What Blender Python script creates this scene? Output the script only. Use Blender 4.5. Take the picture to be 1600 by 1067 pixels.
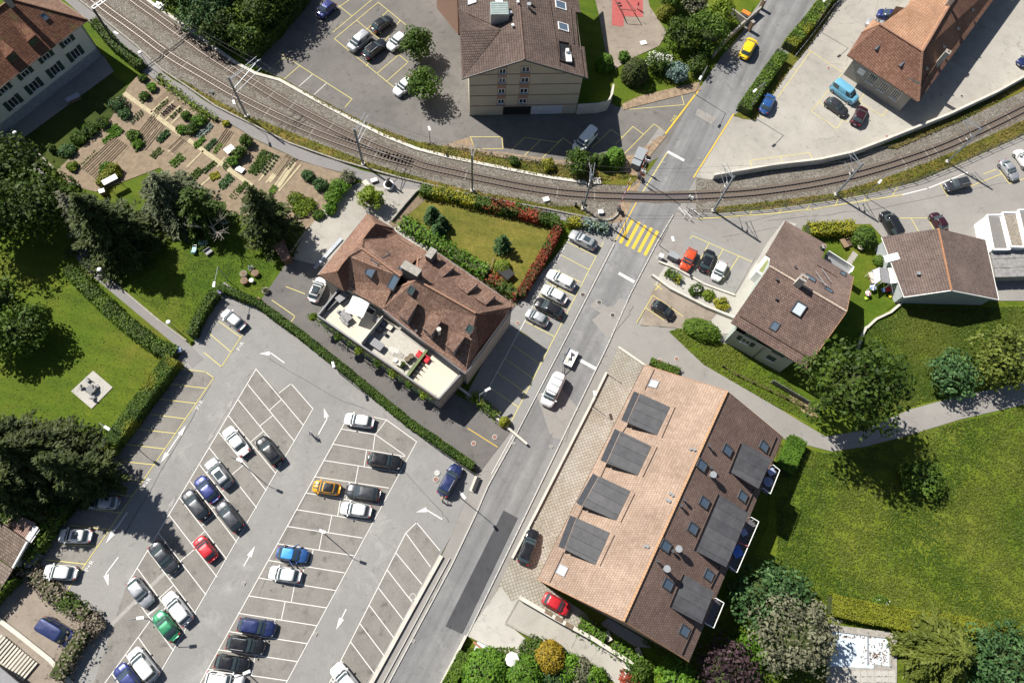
import bpy, bmesh, math, random
import numpy as np
from mathutils import Vector, Matrix
random.seed(7)
RAD = math.radians
sc = bpy.context.scene
for o in list(bpy.data.objects): bpy.data.objects.remove(o)
COL = sc.collection
# ---------------------------------------------------------------- camera
F_PX, CAM_H = 1070.0, 97.0                    # focal length in pixels of a 1600 px wide picture, flying height in metres
_d = Vector((-58, -407, -1070)).normalized()  # plumb line seen from the tilted camera
_Z = -_d
_Y = (Vector((0, 1, 0)) - _Z * _Z.y).normalized()
_X = _Y.cross(_Z)
RM = Matrix((_X, _Y, _Z))
cam = bpy.data.cameras.new('camera'); camo = bpy.data.objects.new('camera', cam); COL.objects.link(camo)
camo.matrix_world = Matrix.Translation((0, 0, CAM_H)) @ RM.to_4x4()
cam.sensor_width = 36; cam.lens = 36 * F_PX / 1600; cam.clip_start = 1; cam.clip_end = 5000
sc.camera = camo
# ---------------------------------------------------------------- sky and sun
SUN_AZ, SUN_EL = 141.0, 47.0                  # degrees counter-clockwise from +X, above the horizon
w = bpy.data.worlds.new('World'); sc.world = w; w.use_nodes = True
nt = w.node_tree; nt.nodes.clear()
sky = nt.nodes.new('ShaderNodeTexSky'); sky.sky_type = 'NISHITA'; sky.sun_disc = False
sky.sun_elevation = RAD(SUN_EL); sky.sun_rotation = RAD(90 - SUN_AZ)
bg = nt.nodes.new('ShaderNodeBackground'); bg.inputs[1].default_value = 0.05
wo = nt.nodes.new('ShaderNodeOutputWorld')
nt.links.new(sky.outputs[0], bg.inputs[0]); nt.links.new(bg.outputs[0], wo.inputs[0])
sl = bpy.data.lights.new('sun', 'SUN'); sl.energy = 5.0; sl.angle = RAD(0.5); sl.color = (1.0, 0.955, 0.88)
so = bpy.data.objects.new('sun', sl); COL.objects.link(so)
_s = Vector((math.cos(RAD(SUN_AZ)) * math.cos(RAD(SUN_EL)), math.sin(RAD(SUN_AZ)) * math.cos(RAD(SUN_EL)), math.sin(RAD(SUN_EL))))
so.rotation_euler = _s.to_track_quat('Z', 'Y').to_euler(); so.location = _s * 200
sc.render.engine = 'CYCLES'
sc.view_settings.view_transform = 'Standard'; sc.view_settings.look = 'None'
sc.view_settings.exposure = 0.66; sc.view_settings.gamma = 1.0; sc.view_settings.use_curve_mapping = False
sc.cycles.max_bounces = 5; sc.cycles.transparent_max_bounces = 6

# ---------------------------------------------------------------- survey: photo position + height -> metres
def ray(px, py): return RM @ Vector((px - 800, 533.5 - py, -F_PX))
def P(px, py, z=0.0):
    r = ray(px, py); t = (CAM_H - z) / -r.z
    return Vector((r.x * t, r.y * t, z))
def hit(px, py, pl):
    """where the sight line meets plane (point, normal)"""
    r = ray(px, py); c = Vector((0, 0, CAM_H)); q, n = pl
    return c + r * ((q - c).dot(n) / r.dot(n))
def plane3(a, b, c):
    n = (b - a).cross(c - a).normalized()
    if n.z < 0: n = -n
    return (a, n)
def zon(pl, x, y):
    q, n = pl
    return q.z - (n.x * (x - q.x) + n.y * (y - q.y)) / n.z
def L2(p): return Vector((p.x, p.y))

# ---------------------------------------------------------------- objects
def tag(o, label=None, cat=None, group=None, kind=None):
    if label: o['label'] = label
    if cat: o['category'] = cat
    if group: o['group'] = group
    if kind: o['kind'] = kind
    return o
def empty(name, loc, label, cat, group=None, rz=0.0):
    o = bpy.data.objects.new(name, None); COL.objects.link(o)
    o.empty_display_size = 0.3
    o.location = loc; o.rotation_euler = (0, 0, rz)
    return tag(o, label, cat, group)
def mesh(verts, faces, name='mesh', smooth=False, uvs=None):
    me = bpy.data.meshes.new(name)
    me.from_pydata([tuple(v) for v in verts], [], faces)
    if uvs is not None:
        l = me.uv_layers.new(name='UVMap')
        l.data.foreach_set('uv', np.asarray(uvs, dtype=np.float32).ravel())
    if smooth: me.polygons.foreach_set('use_smooth', [True] * len(me.polygons))
    me.update(); return me
def wmat(o):
    m = o.matrix_basis
    return wmat(o.parent) @ o.matrix_parent_inverse @ m if o.parent else m
def put(name, me, mat=None, parent=None, loc=None, world=False):
    """link a mesh; world=True: mesh is in world metres although parent has a transform"""
    o = bpy.data.objects.new(name, me); COL.objects.link(o)
    if mat is not None:
        if len(me.materials) == 0: me.materials.append(mat)
        elif me.materials[0] is not mat:
            o.material_slots[0].link = 'OBJECT'; o.material_slots[0].material = mat
    if parent is not None:
        o.parent = parent
        if world:
            o.matrix_parent_inverse = wmat(parent).inverted()
    if loc is not None: o.location = loc
    return o
class MB:
    """collects shapes for ONE mesh"""
    def __init__(s): s.v = []; s.f = []; s.uv = []; s.hasuv = False
    def add(s, vs, fs):
        n = len(s.v); s.v += [Vector(v) for v in vs]; s.f += [tuple(i + n for i in f) for f in fs]; return s
    def box(s, c, d, rz=0.0, M=None):
        x, y, z = d[0] / 2, d[1] / 2, d[2] / 2
        vs = [Vector(p) for p in ((-x,-y,-z),(x,-y,-z),(x,y,-z),(-x,y,-z),(-x,-y,z),(x,-y,z),(x,y,z),(-x,y,z))]
        R = M if M is not None else Matrix.Rotation(rz, 3, 'Z')
        vs = [R @ v + Vector(c) for v in vs]
        return s.add(vs, [(0,3,2,1),(4,5,6,7),(0,1,5,4),(1,2,6,5),(2,3,7,6),(3,0,4,7)])
    def bar(s, a, b, w, h=None):
        a, b = Vector(a), Vector(b); d = b - a
        if d.length < 1e-6: return s
        h = h or w; X = d.normalized(); up = Vector((0,0,1)) if abs(X.z) < .99 else Vector((0,1,0))
        Y = up.cross(X).normalized(); Z = X.cross(Y)
        return s.box((a + b) / 2, (d.length, w, h), M=Matrix((X, Y, Z)).transposed())
    def cyl(s, a, b, r, r2=None, n=8, cap=True):
        a, b = Vector(a), Vector(b); d = (b - a).normalized(); r2 = r if r2 is None else r2
        u = d.orthogonal().normalized(); v = d.cross(u)
        vs = []
        for p, q in ((a, r), (b, r2)):
            for i in range(n):
                t = 2 * math.pi * i / n; vs.append(p + (u * math.cos(t) + v * math.sin(t)) * q)
        fs = [(i, (i+1) % n, n + (i+1) % n, n + i) for i in range(n)]
        if cap: fs += [tuple(reversed(range(n))), tuple(range(n, 2*n))]
        return s.add(vs, fs)
    def ball(s, c, r, n=10, m=6, sq=(1,1,1)):
        vs = []; c = Vector(c)
        for j in range(m + 1):
            ph = math.pi * j / m
            for i in range(n):
                t = 2 * math.pi * i / n
                vs.append(c + Vector((r*sq[0]*math.sin(ph)*math.cos(t), r*sq[1]*math.sin(ph)*math.sin(t), r*sq[2]*math.cos(ph))))
        fs = [(j*n+i, (j+1)*n+i, (j+1)*n+(i+1) % n, j*n+(i+1) % n) for j in range(m) for i in range(n)]
        return s.add(vs, fs)
    def prism(s, poly, z0, z1):
        """poly: list of xy (ccw or cw)"""
        p = [(q[0], q[1]) for q in poly]
        A = sum(p[i][0]*p[(i+1) % len(p)][1] - p[(i+1) % len(p)][0]*p[i][1] for i in range(len(p)))
        if A < 0: p.reverse()
        n = len(p)
        vs = [(x, y, z0) for x, y in p] + [(x, y, z1) for x, y in p]
        return s.add(vs, [tuple(reversed(range(n))), tuple(range(n, 2*n))] + [(i, (i+1) % n, n+(i+1) % n, n+i) for i in range(n)])
    def slab(s, pts, t):
        """pts: 3-D polygon, thickness t straight down"""
        pts = [Vector(p) for p in pts]; n = len(pts)
        A = sum(pts[i].x*pts[(i+1) % n].y - pts[(i+1) % n].x*pts[i].y for i in range(n))
        if A < 0: pts.reverse()
        vs = pts + [p - Vector((0,0,t)) for p in pts]
        return s.add(vs, [tuple(range(n)), tuple(reversed(range(n, 2*n)))] + [(i, n+i, n+(i+1) % n, (i+1) % n) for i in range(n)])
    def me(s, name='mesh', smooth=False): return mesh(s.v, s.f, name, smooth)
    def build(s, name, mat, parent=None, world=True, smooth=False):
        return put(name, s.me(name, smooth), mat, parent, world=world and parent is not None)
def shared(o, name, me, mats, parent, loc, rz=0.0): pass

# ---------------------------------------------------------------- materials
MATS = {}
def N(nt, t, **kw):
    n = nt.nodes.new(t)
    for k, v in kw.items(): setattr(n, k, v)
    return n
def lk(nt, a, b): nt.links.new(a, b)
def ramp(nt, fac, stops):
    r = N(nt, 'ShaderNodeValToRGB'); e = r.color_ramp.elements
    while len(e) < len(stops): e.new(0.5)
    for el, (p, c) in zip(e, stops): el.position = p; el.color = (*c, 1)
    lk(nt, fac, r.inputs[0]); return r.outputs[0]
def mixc(nt, fac, a, b, mode='MIX'):
    m = N(nt, 'ShaderNodeMix', data_type='RGBA', blend_type=mode)
    for s, v in ((m.inputs[0], fac), (m.inputs[6], a), (m.inputs[7], b)):
        if isinstance(v, (int, float)): s.default_value = v
        elif isinstance(v, tuple): s.default_value = (*v, 1)
        else: lk(nt, v, s)
    return m.outputs[2]
def noise(nt, vec, scale, detail=4, rough=.6, out=0, dist=0.0):
    n = N(nt, 'ShaderNodeTexNoise'); n.inputs['Scale'].default_value = scale
    n.inputs['Detail'].default_value = detail; n.inputs['Roughness'].default_value = rough
    n.inputs['Distortion'].default_value = dist
    if vec is not None: lk(nt, vec, n.inputs['Vector'])
    return n.outputs[out]
def base(name, rough=.8, spec=.3, metal=0.0):
    m = bpy.data.materials.new(name); m.use_nodes = True; nt = m.node_tree; nt.nodes.clear()
    b = N(nt, 'ShaderNodeBsdfPrincipled'); o = N(nt, 'ShaderNodeOutputMaterial'); lk(nt, b.outputs[0], o.inputs[0])
    b.inputs['Roughness'].default_value = rough; b.inputs['Metallic'].default_value = metal
    b.inputs['Specular IOR Level'].default_value = spec
    tc = N(nt, 'ShaderNodeTexCoord'); MATS[name] = m
    return m, nt, b, tc.outputs['Object'], tc
def bump(nt, b, h, dist, strength=1.0):
    n = N(nt, 'ShaderNodeBump'); n.inputs['Distance'].default_value = dist; n.inputs['Strength'].default_value = strength
    lk(nt, h, n.inputs['Height']); lk(nt, n.outputs[0], b.inputs['Normal'])
def plain(name, col, rough=.6, metal=0.0, spec=.4, var=.12, scale=2.0):
    m, nt, b, oc, tc = base(name, rough, spec, metal)
    f = noise(nt, oc, scale, 5)
    c = ramp(nt, f, [(.3, tuple(v*(1-var) for v in col)), (.7, tuple(min(1, v*(1+var)) for v in col))])
    lk(nt, c, b.inputs['Base Color']); return m
def wornpaint(name, col, under=(.20,.19,.178), amount=.5):
    m, nt, b, oc, tc = base(name, .7, .3)
    f = noise(nt, oc, 2.6, 7, .75); g2 = noise(nt, oc, .35, 3)
    k = N(nt, 'ShaderNodeMath', operation='ADD'); lk(nt, f, k.inputs[0]); lk(nt, g2, k.inputs[1])
    lk(nt, mixc(nt, ramp(nt, k.outputs[0], [(.5+amount, (0,)*3), (.66+amount, (.85,)*3)]), col, under), b.inputs['Base Color']); return m
def asphalt(name, c0, c1, grain=.10, patch=.06, streak=0.0, stain=.25, crack=.5, chalk=0):
    """worn asphalt: speckle, patches, oil stains, hairline cracks"""
    m, nt, b, oc, tc = base(name, .88, .25)
    big = noise(nt, oc, patch, 5, .65)
    col = ramp(nt, big, [(.32, c0), (.68, c1)])
    mid = noise(nt, oc, .45, 6, .7)
    col = mixc(nt, 1.0, col, ramp(nt, mid, [(.28, (1-stain,)*3), (.5, (1, 1, 1)), (.75, (1+stain*.3,)*3)]), 'MULTIPLY')
    sp = noise(nt, oc, 9, 3, .8)
    col = mixc(nt, 1.0, col, ramp(nt, sp, [(.3, (1-grain*1.6,)*3), (.7, (1+grain,)*3)]), 'MULTIPLY')
    ol = noise(nt, oc, .8, 3, .5, dist=.4)
    col = mixc(nt, 1.0, col, ramp(nt, ol, [(.62, (1,)*3), (.76, (1-stain*1.6,)*3)]), 'MULTIPLY')
    v = N(nt, 'ShaderNodeTexVoronoi', feature='DISTANCE_TO_EDGE'); v.inputs['Scale'].default_value = .16
    dv = N(nt, 'ShaderNodeVectorMath', operation='ADD'); lk(nt, oc, dv.inputs[0])
    nv = N(nt, 'ShaderNodeTexNoise'); nv.inputs['Scale'].default_value = .8; lk(nt, oc, nv.inputs['Vector'])
    sv = N(nt, 'ShaderNodeVectorMath', operation='SCALE'); sv.inputs['Scale'].default_value = 1.6; lk(nt, nv.outputs[1], sv.inputs[0]); lk(nt, sv.outputs[0], dv.inputs[1])
    lk(nt, dv.outputs[0], v.inputs['Vector'])
    cr = ramp(nt, v.outputs[0], [(0.0, (1-crack,)*3), (.008, (1, 1, 1))])
    msk = noise(nt, oc, .09, 2)
    cr2 = mixc(nt, ramp(nt, msk, [(.5, (0, 0, 0)), (.6, (1, 1, 1))]), (1., 1., 1.), cr)
    col = mixc(nt, 1.0, col, cr2, 'MULTIPLY')
    if chalk:
        ck = noise(nt, oc, .33, 7, .78, dist=.6); cm = noise(nt, oc, .07, 3)
        kk = N(nt, 'ShaderNodeMath', operation='MULTIPLY'); lk(nt, ramp(nt, ck, [(.5, (0,)*3), (.72, (chalk,)*3)]), kk.inputs[0]); lk(nt, ramp(nt, cm, [(.45, (0,)*3), (.6, (1,)*3)]), kk.inputs[1])
        col = mixc(nt, kk.outputs[0], col, (.50,.49,.47))
    if streak:
        mp = N(nt, 'ShaderNodeMapping', vector_type='TEXTURE'); mp.inputs['Rotation'].default_value = (0, 0, math.atan2(P(960,380).y-P(705,882).y, P(960,380).x-P(705,882).x)); mp.inputs['Scale'].default_value = (34, 1.5, 1)
        lk(nt, oc, mp.inputs[0])
        s = noise(nt, mp.outputs[0], 1.0, 4, .55)
        col = mixc(nt, 1.0, col, ramp(nt, s, [(.3, (1-streak,)*3), (.7, (1+streak*.6,)*3)]), 'MULTIPLY')
    lk(nt, col, b.inputs['Base Color'])
    bump(nt, b, sp, .01, .5)
    return m
def grass(name, a, bb, c, dry=.35, scale=.12, bumpd=.06):
    m, nt, b, oc, tc = base(name, .9, .15)
    f = noise(nt, oc, scale, 6, .68)
    col = ramp(nt, f, [(.3, a), (.5, bb), (.5 + dry, c)])
    mp = N(nt, 'ShaderNodeMapping', vector_type='TEXTURE'); mp.inputs['Rotation'].default_value = (0, 0, RAD(-14)); mp.inputs['Scale'].default_value = (9, 1.6, 1); lk(nt, oc, mp.inputs[0])
    sn = noise(nt, mp.outputs[0], 1.0, 5, .65); bn = noise(nt, oc, .028, 3, .6)
    col = mixc(nt, 1.0, col, ramp(nt, sn, [(.32, (.82,.84,.8)), (.66, (1.2,1.14,1.05))]), 'MULTIPLY')
    col = mixc(nt, 1.0, col, ramp(nt, bn, [(.35, (.86,.93,.85)), (.65, (1.16,1.07,1.05))]), 'MULTIPLY')
    g = noise(nt, oc, 3.2, 5, .8)
    col = mixc(nt, 1.0, col, ramp(nt, g, [(.28, (.62, .65, .6)), (.55, (1, 1, 1)), (.8, (1.4, 1.3, 1.15))]), 'MULTIPLY')
    lk(nt, col, b.inputs['Base Color']); bump(nt, b, g, bumpd, .9)
    return m
def leafmat(name, a, bb, trans=.25, rough=.6):
    m, nt, b, oc, tc = base(name, rough, .25)
    at = N(nt, 'ShaderNodeAttribute', attribute_name='tint')
    oi = N(nt, 'ShaderNodeObjectInfo')
    f = noise(nt, oc, .7, 3)
    ad = N(nt, 'ShaderNodeMath', operation='MULTIPLY_ADD'); lk(nt, at.outputs['Fac'], ad.inputs[0]); ad.inputs[1].default_value = .6
    m2 = N(nt, 'ShaderNodeMath', operation='MULTIPLY'); lk(nt, f, m2.inputs[0]); m2.inputs[1].default_value = .45; lk(nt, m2.outputs[0], ad.inputs[2])
    col = ramp(nt, ad.outputs[0], [(.15, a), (.75, bb)])
    hs = N(nt, 'ShaderNodeHueSaturation'); lk(nt, col, hs.inputs['Color'])
    mr = N(nt, 'ShaderNodeMapRange'); lk(nt, oi.outputs['Random'], mr.inputs[0]); mr.inputs[3].default_value = .82; mr.inputs[4].default_value = 1.15
    lk(nt, mr.outputs[0], hs.inputs['Value'])
    lk(nt, hs.outputs[0], b.inputs['Base Color'])
    tr = N(nt, 'ShaderNodeBsdfTranslucent'); lk(nt, hs.outputs[0], tr.inputs[0])
    mx = N(nt, 'ShaderNodeMixShader'); mx.inputs[0].default_value = trans
    lk(nt, b.outputs[0], mx.inputs[1]); lk(nt, tr.outputs[0], mx.inputs[2])
    lk(nt, mx.outputs[0], [n for n in nt.nodes if n.type == 'OUTPUT_MATERIAL'][0].inputs[0])
    return m
def tiles(name, cols, tw=.28, th=.36, lichen=.15, mortar=.035, rel=.03, moss=None, jd=.5, tv=.38):
    """roof tiles laid in UV metres (u along the eave, v up the slope)"""
    m, nt, b, oc, tc = base(name, .85, .2)
    uv = tc.outputs['UV']
    br = N(nt, 'ShaderNodeTexBrick'); br.offset = .5; br.squash = 1.0
    br.inputs['Scale'].default_value = 1; br.inputs['Brick Width'].default_value = tw; br.inputs['Row Height'].default_value = th
    br.inputs['Mortar Size'].default_value = mortar; br.inputs['Mortar Smooth'].default_value = .6; br.inputs['Bias'].default_value = 0
    br.inputs['Color1'].default_value = (0, 0, 0, 1); br.inputs['Color2'].default_value = (1, 1, 1, 1); br.inputs['Mortar'].default_value = (.5, .5, .5, 1)
    lk(nt, uv, br.inputs['Vector'])
    ns = N(nt, 'ShaderNodeTexNoise'); ns.inputs['Scale'].default_value = 1.1; ns.inputs['Detail'].default_value = 6; ns.inputs['Roughness'].default_value = .75; lk(nt, uv, ns.inputs['Vector'])
    ad = N(nt, 'ShaderNodeMath', operation='MULTIPLY_ADD'); lk(nt, br.outputs[0], ad.inputs[0]); ad.inputs[1].default_value = tv
    mm = N(nt, 'ShaderNodeMath', operation='MULTIPLY'); lk(nt, ns.outputs[0], mm.inputs[0]); mm.inputs[1].default_value = 1-tv; lk(nt, mm.outputs[0], ad.inputs[2])
    col = ramp(nt, ad.outputs[0], [(.2, cols[0]), (.5, cols[1]), (.8, cols[2])])
    bg2 = noise(nt, oc, .22, 4, .6)
    col = mixc(nt, 1.0, col, ramp(nt, bg2, [(.3, (.78, .76, .76)), (.7, (1.15, 1.13, 1.1))]), 'MULTIPLY')
    jt = ramp(nt, br.outputs['Fac'], [(0.0, (1, 1, 1)), (1.0, (jd, jd*.97, jd*.95))])
    col = mixc(nt, 1.0, col, jt, 'MULTIPLY')
    if lichen:
        ln = noise(nt, oc, 4.5, 3, .8)
        lm = noise(nt, oc, .3, 3)
        k = N(nt, 'ShaderNodeMath', operation='MULTIPLY'); lk(nt, ramp(nt, ln, [(.66, (0,)*3), (.74, (1,)*3)]), k.inputs[0]); lk(nt, ramp(nt, lm, [(.42, (0,)*3), (.62, (1,)*3)]), k.inputs[1])
        k2 = N(nt, 'ShaderNodeMath', operation='MULTIPLY'); lk(nt, k.outputs[0], k2.inputs[0]); k2.inputs[1].default_value = lichen * 4
        col = mixc(nt, k2.outputs[0], col, (.42, .38, .32))
    if moss:
        mn = noise(nt, oc, .5, 5, .7)
        col = mixc(nt, ramp(nt, mn, [(.55, (0,)*3), (.72, (moss,)*3)]), col, (.16, .15, .05))
    lk(nt, col, b.inputs['Base Color'])
    # each row rises towards its lower edge
    sx = N(nt, 'ShaderNodeSeparateXYZ'); lk(nt, uv, sx.inputs[0])
    fr = N(nt, 'ShaderNodeMath', operation='MULTIPLY'); lk(nt, sx.outputs[1], fr.inputs[0]); fr.inputs[1].default_value = -1 / th
    f2 = N(nt, 'ShaderNodeMath', operation='FRACT'); lk(nt, fr.outputs[0], f2.inputs[0])
    f3 = N(nt, 'ShaderNodeMath', operation='SUBTRACT'); lk(nt, f2.outputs[0], f3.inputs[0]); lk(nt, br.outputs['Fac'], f3.inputs[1])
    bump(nt, b, f3.outputs[0], rel, 1.0)
    return m
# ================================================================ materials of the ground
M_LOT = asphalt('asphalt_car_park', (.225,.220,.212), (.275,.268,.255), stain=.12, crack=.25, patch=.05, chalk=.35)
M_BAY = asphalt('asphalt_bays', (.195,.183,.166), (.245,.232,.212), stain=.26, crack=.15, patch=.09, grain=.16)
M_ROAD = asphalt('asphalt_road', (.165,.166,.168), (.235,.233,.23), chalk=.3, streak=.28, stain=.14, crack=.3)
M_WALK = asphalt('asphalt_pavement', (.235,.223,.207), (.29,.275,.255), stain=.1, crack=.4)
M_DARK = asphalt('asphalt_new', (.050,.052,.058), (.078,.078,.082), stain=.22, crack=0, grain=.05)
M_DRIVE = asphalt('asphalt_driveway', (.115,.108,.105), (.16,.15,.14), stain=.2)
M_FOOT = asphalt('asphalt_footpath', (.2,.19,.187), (.245,.232,.225), stain=.08, crack=.2)
M_TOP = asphalt('asphalt_upper_lot', (.135,.127,.118), (.185,.173,.16), stain=.22, crack=.5, patch=.09)
M_CONC = asphalt('concrete_yard', (.30,.28,.25), (.40,.38,.335), stain=.16, crack=.55, patch=.07)
M_CONC2 = asphalt('pale_concrete', (.36,.345,.31), (.46,.44,.40), stain=.14, crack=.2)
M_YARD = asphalt('yard_gravel', (.225,.185,.15), (.315,.27,.22), stain=.3, crack=0)
M_SAND = plain('bare_earth', (.26,.19,.125), .95, var=.35, scale=1.5)
M_LAWN = grass('lawn_grass', (.048,.100,.008), (.08,.122,.011), (.15,.14,.026), .3, .09)
M_DRYLAWN = grass('dry_lawn_grass', (.085,.105,.018), (.13,.13,.028), (.20,.17,.045), .3, .2)
M_MEADOW = grass('meadow_grass', (.070,.128,.011), (.110,.152,.016), (.205,.19,.045), .3, .05, .12)
M_VERGE = grass('verge_grass', (.055,.085,.012), (.12,.12,.02), (.24,.15,.055), .22, .35)
M_SOIL = plain('garden_soil', (.225,.172,.118), .95, var=.22, scale=1.2)
M_SOIL2 = plain('dark_garden_soil', (.175,.13,.088), .95, var=.3, scale=3)
M_PATHSOIL = plain('trodden_garden_path', (.42,.36,.23), .95, var=.15, scale=1.5)
M_KERB = plain('kerb_stone', (.46,.45,.42), .8, var=.12, scale=3)
M_WHITELINE = wornpaint('white_road_paint', (.64,.63,.60), amount=.53)
M_YELLOWLINE = wornpaint('yellow_road_paint', (.58,.50,.16), amount=.56)
M_YELLOWSTRONG = wornpaint('strong_yellow_road_paint', (.64,.43,.05), amount=.53)
M_FAINT = plain('worn_white_paint', (.30,.29,.27), .8, var=.12, scale=4)
M_PALEWALL = plain('pale_concrete_wall', (.52,.49,.43), .85, var=.14, scale=1)
M_STONEWALL = plain('weathered_wall', (.30,.28,.25), .9, var=.25, scale=2)
def ballast():
    m, nt, b, oc, tc = base('railway_ballast', .95, .2)
    v = N(nt, 'ShaderNodeTexVoronoi'); v.inputs['Scale'].default_value = 7; lk(nt, oc, v.inputs['Vector'])
    sp = N(nt, 'ShaderNodeSeparateColor'); lk(nt, v.outputs['Color'], sp.inputs[0])
    col = ramp(nt, sp.outputs[0], [(0, (.095,.087,.075)), (.5, (.18,.166,.145)), (1, (.30,.28,.25))])
    f = noise(nt, oc, .25, 4)
    col = mixc(nt, 1.0, col, ramp(nt, f, [(.3, (.82,.78,.72)), (.7, (1.08,1.07,1.05))]), 'MULTIPLY')
    lk(nt, col, b.inputs['Base Color']); bump(nt, b, v.outputs['Distance'], .1, 1.0); return m
M_BALLAST = ballast()
def pavers():
    m, nt, b, oc, tc = base('grid_paving_stone', .9, .2)
    mp = N(nt, 'ShaderNodeMapping'); mp.inputs['Rotation'].default_value = (0, 0, RAD(-17)); lk(nt, oc, mp.inputs[0])
    br = N(nt, 'ShaderNodeTexBrick'); br.offset = 0; br.inputs['Scale'].default_value = 1
    br.inputs['Brick Width'].default_value = .42; br.inputs['Row Height'].default_value = .42
    br.inputs['Mortar Size'].default_value = .05; br.inputs['Mortar Smooth'].default_value = .5
    br.inputs['Color1'].default_value = (.30,.285,.26,1); br.inputs['Color2'].default_value = (.36,.345,.315,1); br.inputs['Mortar'].default_value = (.225,.205,.17,1)
    lk(nt, mp.outputs[0], br.inputs['Vector'])
    f = noise(nt, oc, .25, 5, .7)
    c = mixc(nt, 1.0, br.outputs[0], ramp(nt, f, [(.35, (.85,.8,.7)), (.65, (1.08,1.08,1.06))]), 'MULTIPLY')
    lk(nt, c, b.inputs['Base Color']); bump(nt, b, br.outputs['Fac'], -.02, 1); return m
M_PAVER = pavers()

LEV = 0.016
_cnt = {}; SZ = {}
def sheet(name, px, level, mat, z=0.0, kind='structure', ext=None):
    _cnt[level] = _cnt.get(level, 0) + 1
    zz = z + level * LEV + _cnt[level] * .0012
    pts = [P(x, y, zz) for x, y in px]
    bm = bmesh.new(); vs = [bm.verts.new(p) for p in pts]; f = bm.faces.new(vs)
    f.normal_update()
    if f.normal.z < 0: f.normal_flip()
    bmesh.ops.triangulate(bm, faces=[f])
    bm.normal_update()
    for f in bm.faces:
        if f.normal.z < 0: f.normal_flip()
    me = bpy.data.meshes.new(name); bm.to_mesh(me); bm.free(); me.materials.append(mat)
    o = bpy.data.objects.new(name, me); COL.objects.link(o); SZ[o.name] = zz
    if kind: tag(o, kind=kind)
    return o
# base ground: one sheet to the horizon, with lawn colours near by
g = MB(); g.add([(-1500,-1500,-.03),(1500,-1500,-.03),(1500,1500,-.03),(-1500,1500,-.03)], [(0,1,2,3)])
tag(g.build('ground', M_LAWN), kind='structure')

sheet('meadow', [(1205,640),(1290,640),(1330,560),(1345,520),(1352,505),(1400,478),(1560,478),(1950,470),(1950,1120),(1610,1009),(1510,985),(1425,972),(1290,948),(1210,925),(1130,960),(1200,820)], 1, M_MEADOW)
upper_lot = sheet('upper_parking_lot', [(380,95),(440,60),(480,0),(500,-80),(760,-120),(760,60),(733,182),(905,178),(950,158),(965,168),(985,165),(1090,140),(1112,120),(1050,235),(1000,262),(960,262),(870,256),(800,247),(740,235),(690,228),(650,221),(600,204),(560,187),(500,157),(438,122)], 1, M_TOP)
road = sheet('road', [(497,1280),(607,1067),(705,882),(800,690),(882,532),(960,380),(975,345),(1002,285),(1044,225),(1062,190),(1105,120),(1130,85),(1190,0),(1290,-150),(1400,-150),(1290,-10),(1260,45),(1225,95),(1165,170),(1146,182),(1087,277),(1055,334),(1025,378),(985,457),(950,536),(825,794),(732,985),(690,1067),(588,1280)], 3, M_ROAD)
car_park = sheet('car_park', [(350,440),(742,742),(735,765),(706,835),(688,868),(640,958),(580,1067),(470,1290),(-60,1290),(60,1120),(100,1067),(165,972),(95,915),(35,870),(70,820),(281,555),(302,540),(310,505)], 2, M_LOT)
sheet('pavement', [(705,882),(800,690),(882,532),(960,380),(975,345),(940,352),(905,352),(868,400),(820,478),(805,492),(790,500),(727,620),(745,640),(795,668),(742,742),(735,765),(706,835),(690,868),(640,958),(580,1067),(470,1290),(497,1280),(607,1067)], 1, M_WALK)
sheet('pavement', [(1087,277),(1055,334),(1025,378),(985,457),(950,536),(825,794),(732,985),(690,1067),(588,1280),(640,1280),(700,1100),(728,990),(790,985),(845,905),(1000,580),(966,543),(1020,540),(1130,600),(1140,480),(1130,400),(1115,340),(1112,281)], 1, M_WALK)
street = sheet('side_street', [(1025,378),(1055,334),(1115,334),(1200,327),(1300,313),(1360,302),(1434,283),(1499,256),(1552,232),(1600,211),(1760,140),(1850,330),(1620,340),(1620,470),(1385,470),(1360,350),(1255,352),(1240,400),(1205,470),(1150,540),(1125,520),(1085,500),(1060,480),(985,457)], 2, M_WALK)
street_lot = car_park
drive = sheet('driveway', [(404,474),(455,400),(545,405),(620,560),(705,612),(790,660),(800,672),(748,740),(545,590)], 3, M_DRIVE)
sheet('courtyard', [(455,404),(478,362),(528,300),(560,286),(655,295),(628,330),(607,348),(700,405),(805,478),(790,500),(700,480),(560,430)], 4, M_CONC)
sheet('side_parking', [(905,352),(958,378),(880,532),(799,690),(795,667),(727,620),(800,482),(868,400)], 4, M_LOT)
station_yard = sheet('station_yard', [(1087,277),(1146,182),(1180,188),(1232,112),(1264,72),(1300,20),(1336,-40),(1410,-160),(1820,-160),(1820,20),(1600,122),(1550,150),(1475,185),(1435,201),(1375,225),(1325,244),(1275,255),(1200,264),(1112,281)], 4, M_CONC)
sheet('playground', [(915,-60),(935,20),(946,80),(962,108),(985,92),(1030,72),(1048,40),(1010,-10),(1000,-60)], 3, M_YARD)
sheet('rubber_safety_floor', [(957,-45),(1004.5,-45),(1004.5,27),(975,26),(974,42),(956,40)], 4, plain('red_rubber', (.36,.085,.08), .85, var=.16))
sheet('yard', [(-150,1010),(-60,950),(15,890),(60,905),(165,975),(100,1065),(40,1160),(-150,1200)], 1, M_YARD)
sheet('footpath', [(-60,155),(0,197),(67,267),(107,300),(128,345),(140,400),(162,430),(292,534),(318,560),(300,575),(275,540),(147,434),(120,405),(112,350),(95,300),(75,285),(0,215),(-60,172)], 3, M_FOOT)
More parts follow.
